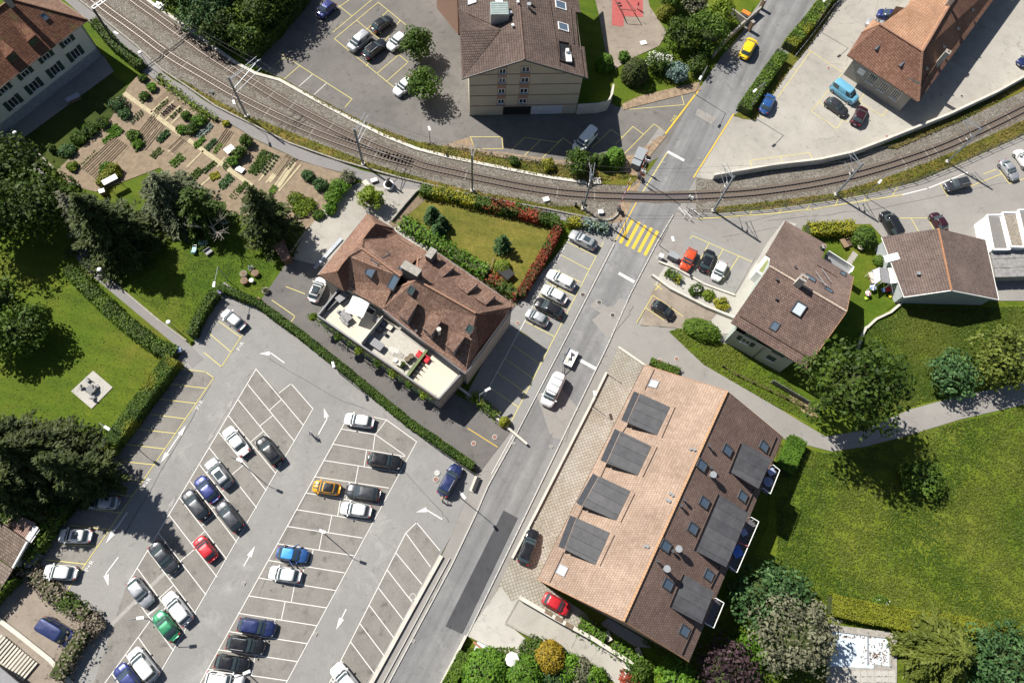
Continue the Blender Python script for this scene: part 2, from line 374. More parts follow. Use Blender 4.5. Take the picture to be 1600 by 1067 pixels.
sheet('railway_footpath', [(60,-45),(120,0),(155,27),(185,52),(215,76),(235,95),(253,112),(270,125),(292,137),(315,155),(337,168),(360,180),(401,200),(430,215),(453,226),(495,242),(527,252),(567,267),(625,280),(675,292),(737,307),(800,317),(850,328),(900,338),(942,347),(968,352),(950,362),(882,345),(810,329),(750,316),(700,305),(655,296),(590,292),(532,269),(495,259),(470,251),(430,232),(396,216),(373,201),(346,186),(315,175),(281,154),(259,136),(234,120),(215,108),(185,75),(138,33),(100,0),(50,-45)], 5, M_FOOT)
sheet('meadow_path', [(966,543),(1020,505),(1045,520),(1100,570),(1160,605),(1200,628),(1250,658),(1290,682),(1350,672),(1420,640),(1500,618),(1600,598),(1800,550),(1800,590),(1600,632),(1500,655),(1420,680),(1350,698),(1300,705),(1240,690),(1205,678),(1130,640),(1060,600),(1003,571)], 5, M_WALK)
sheet('ballast_bed', [(100,-60),(120,0),(155,27),(215,76),(253,112),(292,137),(337,168),(401,200),(453,226),(527,252),(625,280),(737,307),(850,328),(942,347),(965,330),(975,300),(1000,283),(917,287),(862,280),(800,268),(700,247),(650,234),(600,214),(550,189),(500,162),(437,127),(400,117),(370,101),(325,68),(287,41),(250,16),(230,0),(170,-60)], 2, M_BALLAST)
sheet('ballast_bed', [(1087,277),(1112,281),(1200,268),(1275,258),(1325,248),(1375,230),(1440,212),(1550,165),(1600,140),(1800,30),(1830,110),(1600,205),(1500,248),(1434,276),(1360,296),(1300,308),(1200,322),(1115,332),(1088,332)], 3, M_BALLAST)
sheet('grass_verge', [(253,112),(262,117),(290,128),(325,150),(350,163),(385,182),(420,193),(450,205),(500,225),(540,240),(570,252),(620,268),(680,284),(740,300),(800,309),(842,318),(862,322),(905,322),(920,338),(942,347),(850,328),(737,307),(625,280),(527,252),(453,226),(401,200),(337,168),(292,137)], 4, M_VERGE)
sheet('grass_verge', [(437,127),(438,120),(470,140),(500,156),(560,187),(600,204),(650,221),(690,228),(740,235),(800,247),(870,256),(905,262),(955,262),(998,277),(985,290),(917,287),(862,280),(800,268),(700,247),(650,234),(600,214),(550,189),(500,162)], 5, M_VERGE)
sheet('grass_verge', [(1385,232),(1435,206),(1550,153),(1700,78),(1700,105),(1600,142),(1500,190),(1440,214),(1400,233)], 5, M_VERGE)
sheet('grass_verge', [(1115,333),(1120,324),(1200,316),(1300,303),(1345,290),(1400,272),(1440,258),(1500,233),(1600,188),(1700,140),(1700,165),(1600,211),(1499,256),(1434,283),(1360,302),(1300,313),(1200,327)], 5, M_VERGE)
sheet('bare_ground', [(690,228),(734,214),(742,233),(800,240),(870,250),(925,250),(960,241),(990,243),(1030,213),(1042,212),(1000,263),(960,264),(905,262),(870,257),(800,249),(742,239)], 6, M_SAND)
sheet('dry_lawn', [(628,330),(655,300),(700,310),(870,348),(872,372),(812,470),(805,478),(700,405),(607,348)], 6, M_DRYLAWN)
sheet('allotment_soil', [(88,268),(120,215),(172,188),(196,140),(215,118),(236,119),(262,137),(300,165),(346,187),(373,202),(396,217),(432,234),(470,252),(532,270),(545,285),(525,310),(478,360),(440,345),(330,330),(290,300),(250,262),(190,285),(150,300),(110,290)], 2, M_SOIL)
sheet('planted_border', [(640,318),(652,305),(665,312),(614,356),(607,348)], 7, M_SOIL2)
sheet('planted_border', [(614,350),(622,346),(760,428),(812,470),(800,478),(700,412)], 7, M_SOIL2)
sheet('station_planting', [(1146,180),(1160,186),(1180,188),(1232,112),(1264,72),(1300,20),(1332,-40),(1300,-60),(1288,-10),(1258,45),(1224,95),(1164,170)], 6, M_VERGE)
sheet('play_garden', [(1000,-60),(1015,10),(1040,48),(1040,70),(985,92),(966,110),(962,165),(1000,163),(1090,138),(1118,100),(1160,50),(1178,10),(1160,-60)], 4, M_LAWN)
sheet('bare_ground', [(972,163),(1000,150),(1092,128),(1096,141),(984,169),(974,172)], 6, M_SAND)
sheet('patio', [(145.5,579),(176,605),(143,638.5),(111,611)], 4, M_CONC2)
sheet('grid_paving', [(966,543),(1010,574),(1000,600),(870,870),(850,912),(915,958),(940,985),(928,998),(812,932),(800,945),(783,960),(770,935),(800,870),(837,801),(922,634),(946,584),(952,575)], 5, M_PAVER)
sheet('forecourt', [(733,985),(783,915),(800,940),(813,934),(791,972),(822,998),(806,1040),(787,1040),(765,1010),(728,992)], 6, M_CONC2)
sheet('access_ramp', [(811,934),(925,998),(986,1038),(972,1075),(915,1030),(859,1008),(790,973)], 7, M_CONC)
sheet('shared_garden', [(730,1012),(740,1000),(790,1042),(822,1000),(860,1010),(920,1032),(968,1075),(985,1040),(925,998),(905,975),(920,960),(1000,1000),(1090,1050),(1160,960),(1240,915),(1290,945),(1300,975),(1400,985),(1430,975),(1620,1010),(1700,1200),(600,1250),(690,1090)], 1, M_LAWN)
sheet('back_terrace', [(938,975),(950,965),(1010,1000),(1018,1012),(992,1010)], 4, M_WALK)
sheet('house_forecourt', [(1000,505),(1020,458),(1030,430),(1045,408),(1150,460),(1200,378),(1225,345),(1245,350),(1150,520),(1128,522)], 5, M_CONC2)
sheet('parking_court', [(1081,360),(1180,402),(1148,460),(1060,428),(1052,412)], 6, M_LOT)
sheet('west_court', [(1018,455),(1030,440),(1120,490),(1100,512),(1060,512),(1000,508)], 7, M_YARD)
sheet('garden', [(1265,352),(1360,350),(1380,372),(1395,400),(1405,470),(1352,512),(1340,545),(1300,560),(1225,600),(1150,590),(1225,400)], 4, M_LAWN)
sheet('garden_path', [(1333,392),(1341,398),(1326,420),(1317,417)], 5, M_CONC)
sheet('bank', [(1045,518),(1062,512),(1128,535),(1150,545),(1215,585),(1262,625),(1290,650),(1268,662),(1200,628),(1100,570)], 4, M_LAWN)
sheet('bare_ground', [(1232,607),(1262,628),(1280,652),(1262,650),(1235,625)], 6, M_SAND)
sheet('house_yard', [(0,215),(20,215),(160,105),(200,135),(170,190),(90,265),(60,262)], 2, grass('shade_tinted_lawn', (.03,.05,.01), (.05,.07,.014), (.08,.09,.025)))  # darker lawn copy, the house shade is put into the grass colour
sheet('house_pavement', [(-40,200),(28,222),(178,112),(160,85),(20,190),(-40,160)], 4, M_WALK)
sheet('dark_asphalt_patch', [(787,797),(809,809),(722,990),(696,978)], 5, M_DARK)
sheet('bare_ground', [(915,262),(1010,262),(1000,345),(930,350)], 1, M_SAND)
# repairs in the road surface
for q in ([(838,615),(878,608),(905,640),(860,680)],[(925,500),(952,478),(985,490),(950,530)],[(870,655),(895,650),(884,690),(862,683)],[(930,468),(950,480),(940,490),(922,480)],[(1000,240),(1030,200),(1040,206),(1012,245)],[(955,485),(968,466),(990,478),(975,500)],[(1090,170),(1120,185),(1112,195),(1086,180)]):
    sheet('asphalt_patch', q, 4, M_WALK)
sheet('crossing_strip', [(967,302.5),(1098,303),(1095,312.5),(974,312)], 5, plain('crossing_panel', (.10,.085,.085), .8, var=.2, scale=6))

# ---------------------------------------------------------------- painted lines: parts of the surface they are painted on
def line(parent, a, b, w, mat, z=.045, name='bay_line'):
    z = z - .04 + max(SZ.get(parent.name, 0), .045 if name != 'bay_line' else 0) + .002
    A, B = P(*a, z), P(*b, z); d = B - A; L = d.length
    if L < .05: return
    d.normalize(); n = Vector((-d.y, d.x, 0)) * w / 2
    A = A - d * w / 2; B = B + d * w / 2
    me = mesh([A - n, B - n, B + n, A + n], [(0,1,2,3)]); me.materials.append(mat)
    o = bpy.data.objects.new(name, me); COL.objects.link(o); o.parent = parent; return o
def lines(parent, seq, w, mat, z=.045, name='bay_line'):
    for a, b in zip(seq, seq[1:]): line(parent, a, b, w, mat, z, name)
_zl = [0]
def ZL(base=.045):
    _zl[0] = (_zl[0] + 1) % 4; return base + _zl[0] * .004
WL = .105
for q in ([(400,576.5),(197.5,915),(130,1115),(195,1140),(489,638.5),(455,599.5),(436,614)],[(538,661.5),(584,651.5),(604,656),(651,690),(430,1098),(297,1095)],[(651,816),(687.5,860),(545,1115),(490,1110),(634,832.5)],[(334,590),(321,581),(270,575),(70,870),(95,915),(102,926)]):
    sheet('parking_bays', q, 3, M_BAY)
SZ['car_park'] = max(SZ[k] for k in SZ if k.startswith('parking_bays'))
A = [(400,576.5),(387.5,601),(372.5,625),(357.5,650),(342.5,676),(327.5,700),(312.5,726.5),(297,752),(281,778),(265,805),(247.5,832.5),(231,860),(215,888),(197.5,915)]
Bq = [(474,664),(460,689),(445.5,714),(431,739.5),(416,766),(401,793),(385.5,819.5),(369.5,846),(354,873),(339,901),(322,929),(306,959),(289,989),(271,1016),(252,1046)]
line(car_park, A[0], A[-1], WL, M_WHITELINE); line(car_park, (489,638.5), (230,1085), WL, M_WHITELINE)
line(car_park, (234,970), (130,1113), WL, M_WHITELINE, .049)
for a, b in zip(A, Bq): line(car_park, a, b, WL, M_WHITELINE, .053)
A2 = [(216,995),(196,1022),(175,1052),(155,1080)]; B2 = [Bq[-1],(233,1078),(214,1108),(195,1138)]
for a, b in zip(A2, B2): line(car_park, a, b, WL, M_WHITELINE, .053)
def lerp(a, b, t): return (a[0]+(b[0]-a[0])*t, a[1]+(b[1]-a[1])*t)
for i in range(len(A)-1):
    line(car_park, lerp(A[i+1], Bq[i+1], .456), lerp(A[i], Bq[i], .54), WL, M_WHITELINE, .049)
line(car_park, (230,960), (255,942.5), WL, M_WHITELINE, .049)
lines(car_park, [(436,614),(455,599.5),(489,638.5)], WL, M_WHITELINE, .057)
Cc = [(520,693.5),(506,719),(492.5,744.5),(479,770),(464,796),(449,822),(434,849),(419.5,875),(404.5,902.5),(389,930.5),(372.5,957.5),(357.5,986),(341,1014.5),(325,1045),(309,1075)]
Dd = [(632.5,713),(621,737),(607,762),(592.5,788.5),(580,814.5),(566,840),(552,867.5),(538,894.5),(524,922),(509.5,949),(495,977),(479.5,1005),(464,1033),(449,1063),(433,1092)]
line(car_park, (538,661.5), (297,1095), WL, M_WHITELINE); line(car_park, (651,690), (430,1098), WL, M_WHITELINE)
lines(car_park, [(584,651.5),(604,656),(651,690)], WL, M_WHITELINE, .049)
line(car_park, (533,670), (586,678.5), WL, M_WHITELINE, .053); line(car_park, (586,678.5), (583,702), WL, M_WHITELINE, .049)
line(car_park, (587,679), (632.5,711), WL, M_WHITELINE, .057); line(car_park, (587,678), (604,656), WL, M_WHITELINE, .061)
for a, b in zip(Cc, Dd): line(car_park, a, b, WL, M_WHITELINE, .053)
for i in range(len(Cc)-1): line(car_park, lerp(Cc[i], Dd[i], .47), lerp(Cc[i+1], Dd[i+1], .547), WL, M_WHITELINE, .049)
E_ = [(634,832.5),(619,863.7),(605.5,890.7),(591,917.5),(577,945),(562.5,974),(548,1002.5),(533,1032),(517,1061)]
F_ = [(672.5,885),(659,912),(644,940),(629.5,967),(615.5,996),(601,1025),(585.5,1052.5),(568,1080),(552,1108)]
lines(car_park, [(687.5,860),(651,816),(634,832.5),(500,1095)], WL, M_WHITELINE)
for a, b in zip(E_, F_): line(car_park, a, b, WL, M_WHITELINE, .053)
# yellow park-and-ride bays along the hedge
Y = M_YELLOWLINE
lines(car_park, [(280,576),(321,581),(334,590),(102.5,926)], WL, Y, .045)
for a, b in (((262,599.5),(321,606.5)),((246,623),(306,630)),((230,646.5),(290,654)),((214,670),(274,677)),((197,694),(257.5,701)),((181,719.5),(242.5,726)),((162,744),(223,751.5)),((143,768),(206,775)),((125,793.5),(190,801)),((110,821),(174,827)),((93,850),(153,853)),((72,874),(134,881))):
    line(car_park, a, b, WL, Y, .049)
lines(car_park, [(380,521),(346,573),(319,551)], WL, Y)
line(car_park, (342,502), (376,527), WL, Y, .049); line(car_park, (327,521), (360,549), WL, Y, .049)
# arrows
def arrow(parent, pts, mat=None, w=.16, z=.045, hl=1.5, hw=.35, both=False):
    mat = mat or M_WHITELINE
    z += SZ[parent.name] - .04
    p = [P(*q, z) for q in pts]
    mb = MB()
    d = (p[-1] - p[-2]).normalized(); tip = p[-1].copy(); p[-1] = tip - d * hl * .9
    if both:
        d0 = (p[0] - p[1]).normalized(); tip0 = p[0].copy(); p[0] = tip0 - d0 * hl * .9
    for a, b in zip(p, p[1:]):
        e = (b - a).normalized(); n = Vector((-e.y, e.x, 0)) * w / 2
        mb.add([a - n, b - n, b + n, a + n], [(0,1,2,3)])
    def head(tip, d):
        n = Vector((-d.y, d.x, 0)) * hw; q = tip - d * hl
        mb.add([q - n + Vector((0,0,.003)), tip + Vector((0,0,.003)), q + n + Vector((0,0,.003))], [(0,1,2)])
    head(tip, d)
    if both: head(tip0, d0)
    return mb.build('direction_arrow', mat, parent, world=False)
arrow(car_park, [(444.5,567),(424,552),(405,552.7)]); arrow(car_park, [(497.5,678.5),(511,654.5),(506,637)])
arrow(car_park, [(691,811),(666,796),(650,800)]); arrow(car_park, [(541,951),(525,984)])
arrow(car_park, [(185,870),(165.5,896),(169.5,915.5)]); arrow(car_park, [(381,884),(399,852)])
arrow(car_park, [(291,664),(251,723)], both=True); arrow(car_park, [(366,621),(322.5,694)], both=True, mat=M_FAINT)
arrow(car_park, [(199,800),(165,849)]); arrow(car_park, [(260,800),(275,775)], mat=M_FAINT)
line(car_park, (262,890), (177,973), .5, M_FAINT, .041)
def text(parent, s, px, to, size, mat, z=.06, name='painted_letters'):
    cu = bpy.data.curves.new('t', 'FONT'); cu.body = s; cu.size = size; cu.align_x = 'CENTER'; cu.align_y = 'CENTER'; cu.resolution_u = 2
    t = bpy.data.objects.new('t', cu); COL.objects.link(t); bpy.context.view_layer.update()
    me = bpy.data.meshes.new_from_object(t.evaluated_get(bpy.context.evaluated_depsgraph_get()))
    bpy.data.objects.remove(t); me.materials.clear(); me.materials.append(mat)
    o = bpy.data.objects.new(name, me); COL.objects.link(o); o.parent = parent
    z += SZ[parent.name] - .04
    a, b = P(*px, z), P(*to, z); d = b - a
    o.location = a; o.rotation_euler = (0, 0, math.atan2(d.y, d.x)); return o
for px in ((312,632.5),(230,754),(376,541),(140,884)):
    text(car_park, 'P+R', px, (px[0]+27, px[1]-45), 0.85, M_WHITELINE)
for px in ((389,584),(298,736)): text(car_park, 'P+R', px, (px[0]+27, px[1]-45), 1.0, M_FAINT)
# side parking along the main road
side = bpy.data.objects['side_parking']
line(side, (890,372), (754,624), WL, M_WHITELINE); line(side, (943,378), (798,660), WL, Y, .045)
for a, b in (((887.5,379),(930,400)),((877,399),(919.5,421)),((864.6,420),(907,441)),((853.5,441),(896,462)),((843,461),(886,483)),((835,480),(879,504)),((821.5,502.5),(866.5,526)),((813,517),(853.6,546)),((801,539),(844.6,569)),((789.5,560),(832.8,591)),((777.7,582),(820,612.6)),((765,605),(810,636))):
    line(side, a, b, WL, Y, .053)
# upper lot
for s in ([(440,85),(550,155),(539,168)],[(522.5,61),(591,4),(635,40)],[(522.5,61),(635,152.5)],[(557.5,32.5),(637.5,97.5)],[(606,17.5),(540,75)],[(625,32.5),(572,104)],[(624,85),(589,115)],[(636,99),(604,127.5)],[(581,0),(520,51)],[(529,9),(549,25)],[(546,0),(529,12)],[(447.5,88),(430,101)],[(469,102.5),(442.5,125)],
          [(735,214),(784,214),(786,232.5),(742,233),(735,214)],[(800,234),(820,215),(871,222.5),(880,216),(896,227.5)],[(844,220),(811,251)],[(880,216),(840,254)],[(920,206),(936,217.5)],[(955,202.5),(925,231)],[(955,202.5),(972.5,215)],[(962.5,225),(989,198),(1005,210)],[(976,240),(1022,194),(1039,206)],[(984,171),(1069,164),(1065,149)]):
    for a, b in zip(s, s[1:]): line(upper_lot, a, b, WL, Y, ZL(.045))
for s in ([(489,116),(467.5,135)],[(511,129.5),(491,148)]): line(upper_lot, s[0], s[1], WL, M_WHITELINE, .049)
for s in ([(1254,74),(1267,80),(1214,154)],[(1267,80),(1315,113)],[(1230,104),(1244,110)],[(1315,116),(1268,174),(1307.5,201),(1319,185)],[(1337,156),(1379,182),(1386,172)],[(1281,160),(1325,191)],[(1350,147),(1338,165)],[(1329,192),(1344,200)],[(1176,266),(1172,251),(1200,247),(1265,239),(1270,252)],[(1220,246),(1224.5,261)],[(1183,180),(1192,184.6),(1196,181)]):
    for a, b in zip(s, s[1:]): line(station_yard, a, b, WL, Y, ZL(.045))
# road markings
YS = M_YELLOWSTRONG
line(road, (1091,142), (1040,209), .28, YS, .05, 'road_line'); line(road, (1042,239), (1003,302), .16, Y, .05, 'road_line')
line(road, (996,313), (962,376), .16, YS, .05, 'road_line'); line(road, (985,290), (979,301), .14, YS, .05, 'road_line')
line(road, (1146,179), (1084,277), .22, YS, .05, 'road_line')
for a, b in (((988,345),(970,378)),((998,349),(980,383)),((1007.5,354),(989.5,387)),((1017,358),(999,392)),((1026.5,363),(1008.5,397))):
    line(road, a, b, .52, YS, .05, 'zebra_bar')
for a, b in (((1045,238),(1067,250)),((969,428),(989,439.5)),((907,563),(929,575))): line(road, a, b, .5, M_WHITELINE, .05, 'stop_line')
lines(road, [(1200,334.5),(1270,327),(1325,318),(1410,304.5)], .14, Y, .05, 'road_line'); line(road, (1090,342), (1200,334.5), .14, Y, .054, 'road_line')
for a, b in (((1175,330),(1171,336)),((1221,327),(1217,332.5)),((1265,321),(1261,327)),((1309,312),(1305,321)),((1355,304),(1350,314)),((1402,293),(1395,305))): line(street, a, b, .12, Y, .05)
lines(street, [(1410,304.5),(1450,294.5),(1512,269.5)], .2, M_WHITELINE, .05, 'kerb_line')
for a, b in (((1469,288),(1481,307)),((1517,291),(1565,272)),((1562,267),(1577,287)),((1577,287),(1600,279.5)),((1537,272),(1556,265)),((1400,341),(1450,341)),((1424,342),(1435,361)),((1450,342),(1460,359))): line(street, a, b, .12, Y, ZL(.05))
court = bpy.data.objects['parking_court']
lines(court, [(1079,373),(1081,368),(1175,409)], WL, Y)
for a, b in (((1107.5,381),(1082,427)),((1130,389.5),(1106,432)),((1154,401),(1127.5,443))): line(court, a, b, WL, Y, .053)
wc = bpy.data.objects['west_court']
lines(wc, [(995,504.5),(1020,461),(1067,494)], WL, Y, .055); line(wc, (1009,481), (1037,500), WL, Y, .059)
line(wc, (1023,444), (1034,452), .12, Y, .055, 'painted_cross'); line(wc, (1033,443), (1024,453), .12, Y, .059, 'painted_cross')
lines(drive, [(447,448),(476,459)], WL, Y); lines(drive, [(425,469),(461,494),(447,514)], WL, Y)
line(drive, (731,669), (777,698), WL, YS, .055); line(drive, (803,676), (768,740), .1, M_WHITELINE, .055)
M_TAR = plain('tar_seal', (.06,.06,.062), .6)
for p_, s_ in ((road, [(905,520),(893,560),(880,600),(868,640)]),(road, [(1060,235),(1075,205),(1098,170),(1120,130)]),(road, [(860,700),(842,735),(850,741),(866,708)]),(road, [(1010,330),(1060,336)]),(road, [(985,395),(1008,406)]),(road, [(690,905),(665,960),(655,1000)]),(car_park, [(520,700),(470,790),(430,870),(395,950)]),(car_park, [(600,700),(690,800),(705,820)]),(car_park, [(330,600),(250,740),(180,860)]),(car_park, [(420,560),(520,620),(600,650)]),(street, [(1200,345),(1350,330),(1500,300),(1600,280)]),(street, [(1130,370),(1250,350)])):
    q_ = []
    for i_ in range(len(s_)-1):
        for k_ in range(5): a_ = lerp(s_[i_], s_[i_+1], k_/5); q_.append((a_[0]+random.gauss(0,.8), a_[1]+random.gauss(0,.8)))
    for a_, b_ in zip(q_, q_[1:]): line(p_, a_, b_, random.uniform(.04,.075), M_TAR, .036, 'tar_seam')
# letters of the taxi and bus spaces
text(upper_lot, 'TAXI', (1053,186), (1060,175), .8, Y)
# kerbs along the carriageway: real stones
def stones(label, pts, w, h, step, mat, name='kerb', gap=.03):
    t = empty(name, P(*pts[0]), None, None); tag(t, kind='structure')
    pr = None; path = [P(*p) for p in pts]; n = 0
    one = MB(); one.box((0, 0, h/2), (step - gap, w, h)); me = one.me(); me.materials.append(mat)
    for a, b in zip(path, path[1:]):
        L = (b - a).length; k = max(1, int(round(L / step))); ang = math.atan2(b.y - a.y, b.x - a.x)
        for i in range(k):
            c = a + (b - a) * ((i + .5) / k)
            o = bpy.data.objects.new('kerbstone', me); COL.objects.link(o); o.parent = t
            o.location = c - path[0] + Vector((0, 0, 0.0)); o.rotation_euler = (0, 0, ang); n += 1
    return t
stones('', [(960,381),(882,533),(800,691),(762,760),(745,800),(706,882),(607,1067),(575,1127)], .16, .19, 1.0, M_KERB)
stones('', [(1052,336),(1026,380),(985,459),(950,538),(825,796),(733,986),(690,1069),(660,1127)], .16, .19, 1.0, M_KERB)
# ---------------------------------------------------------------- low walls and curbs (each a thing)
def wall(px, w, h, mat, label, cat='wall', name='low_wall', z0=0.0, cap=None, group=None, clip=0):
    path = [P(*p, 0) for p in px]
    t = empty(name, path[0], label, cat, group)
    def seg(w, z0, z1, nm, mat):
        mb = MB(); n = len(path); Ls = []; Rs = []
        for i in range(n):
            d = (path[min(i+1, n-1)] - path[max(i-1, 0)]).normalized(); nn = Vector((-d.y, d.x, 0)) * w / 2
            Ls.append(path[i] + nn); Rs.append(path[i] - nn)
        vs = [p + Vector((0,0,z0)) for p in Ls] + [p + Vector((0,0,z0)) for p in Rs] + [p + Vector((0,0,z1)) for p in Ls] + [p + Vector((0,0,z1)) for p in Rs]
        fs = []
        for i in range(n-1):
            fs += [(i, i+1, 2*n+i+1, 2*n+i), (n+i+1, n+i, 3*n+i, 3*n+i+1), (2*n+i, 2*n+i+1, 3*n+i+1, 3*n+i)]
        fs += [(0, 2*n, 3*n, n), (n-1, 2*n-1, 4*n-1, 3*n-1)]
        mb.add(vs, fs); mb.build(nm, mat, t)
    if cap: seg(w, z0, h - .08, 'wall_body', mat); seg(w + .08, h - .078, h, 'coping', cap)
    else: seg(w, z0, h, 'wall_body', mat)
    return t
wall([(120,-70),(190,-30),(230,0),(250,15),(287,40),(325,67),(370,100),(400,116),(437,126),(500,161),(550,188),(600,213),(650,233),(700,246),(800,266.5),(862,278.5),(917,286)], .55, .22, M_PALEWALL, 'pale concrete edge curving between the two tracks and the upper parking lot', 'kerb', 'concrete_edge')
wall([(60,-47),(120,-2),(155,25),(215,74),(253,110),(292,136),(337,167),(401,199),(453,225),(527,251),(625,279),(737,306),(850,327),(942,346)], .22, .35, M_STONEWALL, 'long thin concrete kerb between the railway footpath and the ballast', 'kerb', 'concrete_edge')
wall([(942,346),(956,343),(964,336),(967,329)], .3, .3, M_STONEWALL, 'short curved grey kerb round the barrier foot at the level crossing', 'kerb', 'concrete_edge')
wall([(1112,280),(1200,265),(1275,256),(1325,245),(1375,226),(1435,202),(1475,186),(1550,151),(1600,123),(1800,20)], .4, 1.45, M_PALEWALL, 'pale curved retaining wall between station yard and single track', 'wall', 'retaining_wall')
wall([(690,868),(640,958),(580,1067),(545,1127)], .45, .35, plain('reddish_stone', (.36,.24,.18), .9, var=.2), 'low red-brown edged wall between car park and main road pavement', 'wall', 'low_wall', cap=M_PALEWALL)
wall([(703,872),(598,1067),(562,1127)], .1, .2, M_KERB, 'thin pale kerb strip beside the car park wall', 'kerb', 'concrete_edge')
wall([(947,583),(922,634),(837,801),(800,872)], .25, .5, M_STONEWALL, 'thin grey wall between grid paving and main road pavement', 'wall', 'low_wall', cap=M_PALEWALL)
wall([(947,583),(969,598)], .15, .4, M_STONEWALL, 'short grey wall end at the top of the grid paving', 'wall')
wall([(921,635),(958,661)], .2, .2, M_STONEWALL, 'narrow dark divider across the upper grid paving', 'kerb', 'paving_divider')
wall([(834,814),(869,839)], .2, .2, M_STONEWALL, 'narrow dark divider across the grid paving above the black parked car', 'kerb', 'paving_divider')
wall([(966,543),(1008,572),(1012,576)], .35, .3, M_PALEWALL, 'pale wall where the grid paving meets the meadow path', 'wall')
wall([(811,933),(868,966),(925,997),(986,1036)], .5, 1.2, M_PALEWALL, 'thick pale wall along the access ramp beside the red car', 'wall', 'retaining_wall')
wall([(986,1036),(970,1075)], .9, .9, plain('white_wall', (.7,.7,.66), .8), 'white wall end at the foot of the access ramp', 'wall', 'retaining_wall')
wall([(810,935),(789,973)], .2, .18, M_STONEWALL, 'dark drain edge at the upper end of the access ramp', 'kerb', 'drain_edge')
wall([(789,973),(859,1009)], .25, .3, M_STONEWALL, 'low kerb on the south side of the access ramp', 'kerb')
wall([(907,981),(892,1012)], .12, .16, M_STONEWALL, 'dark drain channel across the middle of the access ramp', 'kerb', 'drain_edge')
wall([(1352,512),(1345,525),(1338,548)], .3, .6, M_PALEWALL, 'short pale wall in the house shadow beside the meadow', 'wall')
wall([(1412,470),(1390,489),(1367,500),(1352,514)], .35, .5, M_PALEWALL, 'curved pale garden wall above the meadow', 'wall')
wall([(1018,432),(1045,452),(1100,480),(1145,498)], .35, .7, M_PALEWALL, 'pale wall below the flower bed beside the parking court', 'wall')
wall([(1029,410),(1055,420),(1100,445),(1147,462)], .3, .35, M_PALEWALL, 'pale kerb wall along the lower end of the parking court', 'wall')
wall([(1162,612),(1200,595),(1203,593)], .01, .01, M_STONEWALL, 'x', 'wall') if False else None
wall([(0,186),(60,240),(86,265)], .2, .5, M_STONEWALL, 'garden wall between white house yard and footpath', 'wall')
wall([(162,428),(200,460),(250,502),(292,533)], .2, .35, M_STONEWALL, 'stone edge between footpath and west lawn', 'kerb', 'stone_edge')
wall([(757,602),(800,676)], .1, .1, M_STONEWALL, 'x', 'wall') if False else None
wall([(714,604),(745,628),(797,673),(823,695)], .25, .7, M_STONEWALL, 'grey wall along the planted strip below the shaded side parking', 'wall', cap=M_PALEWALL)
wall([(612,347),(630,325),(650,302),(656,298)], .25, .6, M_STONEWALL, 'dark thin wall between courtyard and dry lawn', 'wall')
wall([(446,406),(478,362)], .2, .3, M_STONEWALL, 'stone edge along the paved court beside the big dark conifer', 'kerb')
wall([(-10,960),(30,990),(80,1030),(115,1070)], .5, .35, M_PALEWALL, 'pale kerb of the steps at the lower left corner', 'kerb')
wall([(735,742),(742,760)], .8, .35, M_PALEWALL, 'x', 'wall') if False else None
wall([(728,992),(690,1067),(665,1127)], .35, 1.1, M_PALEWALL, 'pale retaining wall between pavement and clipped hedge at the bottom', 'wall', 'retaining_wall')
wall([(740,1002),(787,1040)], .25, .9, plain('brick_red_wall', (.33,.16,.1), .9), 'narrow red wall between forecourt and round bushes', 'wall')
wall([(1286,973),(1402,985)], .9, .12, M_STONEWALL, 'x', 'wall') if False else None
# drains and manhole covers: flush with the surface they lie in
M_IRON = plain('cast_iron', (.09,.075,.065), .7, .3, var=.2)
def cover(px, r, mat=None, ring=True, parent=None, label=None):
    mb = MB(); mb.cyl((0,0,.03), (0,0,.148), r, n=20)
    t = put('manhole_cover', mb.me(), mat or M_IRON, None, P(*px)); tag(t, label, 'manhole cover')
    if ring:
        m2 = MB(); m2.cyl((0,0,.03), (0,0,.140), r * 1.25, n=20); put('ring', m2.me(), M_KERB, t)
RUST = plain('rusty_iron', (.24,.13,.1), .8, var=.2)
for px, r, m_, l in (((910.5,461),.34,M_IRON,'manhole cover in the pavement beside the side parking'),((936,473),.34,M_IRON,'manhole cover in a square patch in the middle of the main road'),((957,493),.34,M_IRON,'manhole cover near the mouth of the west court'),((1057,561),.3,RUST,'rust-brown manhole cover on the meadow path near the flower verge'),((1030.5,564),.3,RUST,'rust-brown manhole cover on the meadow path near the small hedge'),((683,739),.32,M_KERB,'pale round cover in the car park left of the navy estate'),((681,749),.32,RUST,'brownish round cover in the car park beside the pale one'),((740,693),.3,RUST,'rust-red cover in the driveway entrance'),((773,683),.3,RUST,'reddish cover near the driveway mouth beside yellow line'),((809,505),.26,RUST,'brown cover beside the corner of the tiled building'),((1294,107),.28,RUST,'rust-brown cover in the station yard beside the lettered bay'),((1385,214),.26,RUST,'rust-red cover near the edge of the station yard'),((1502,151),.24,M_IRON,'grey cover in the sunlit station yard right of the shadow'),((645,932),.36,M_LOT,'faint round cover beside the car park wall')):
    cover(px, r, m_, label=l)
def grate(px, to, label, s=.42):
    mb = MB(); mb.box((0,0,.08), (s,s,.13)); a, b = P(*px), P(*to)
    t = put('drain_grate', mb.me(), M_KERB, None, a); t.rotation_euler = (0,0,math.atan2(b.y-a.y, b.x-a.x)); tag(t, label, 'drain')
    for k in range(5):
        m = MB(); m.box(((-2+k)*s*.17,0,.15), (s*.09,s*.8,.012)); put('slot', m.me(), M_IRON, t)
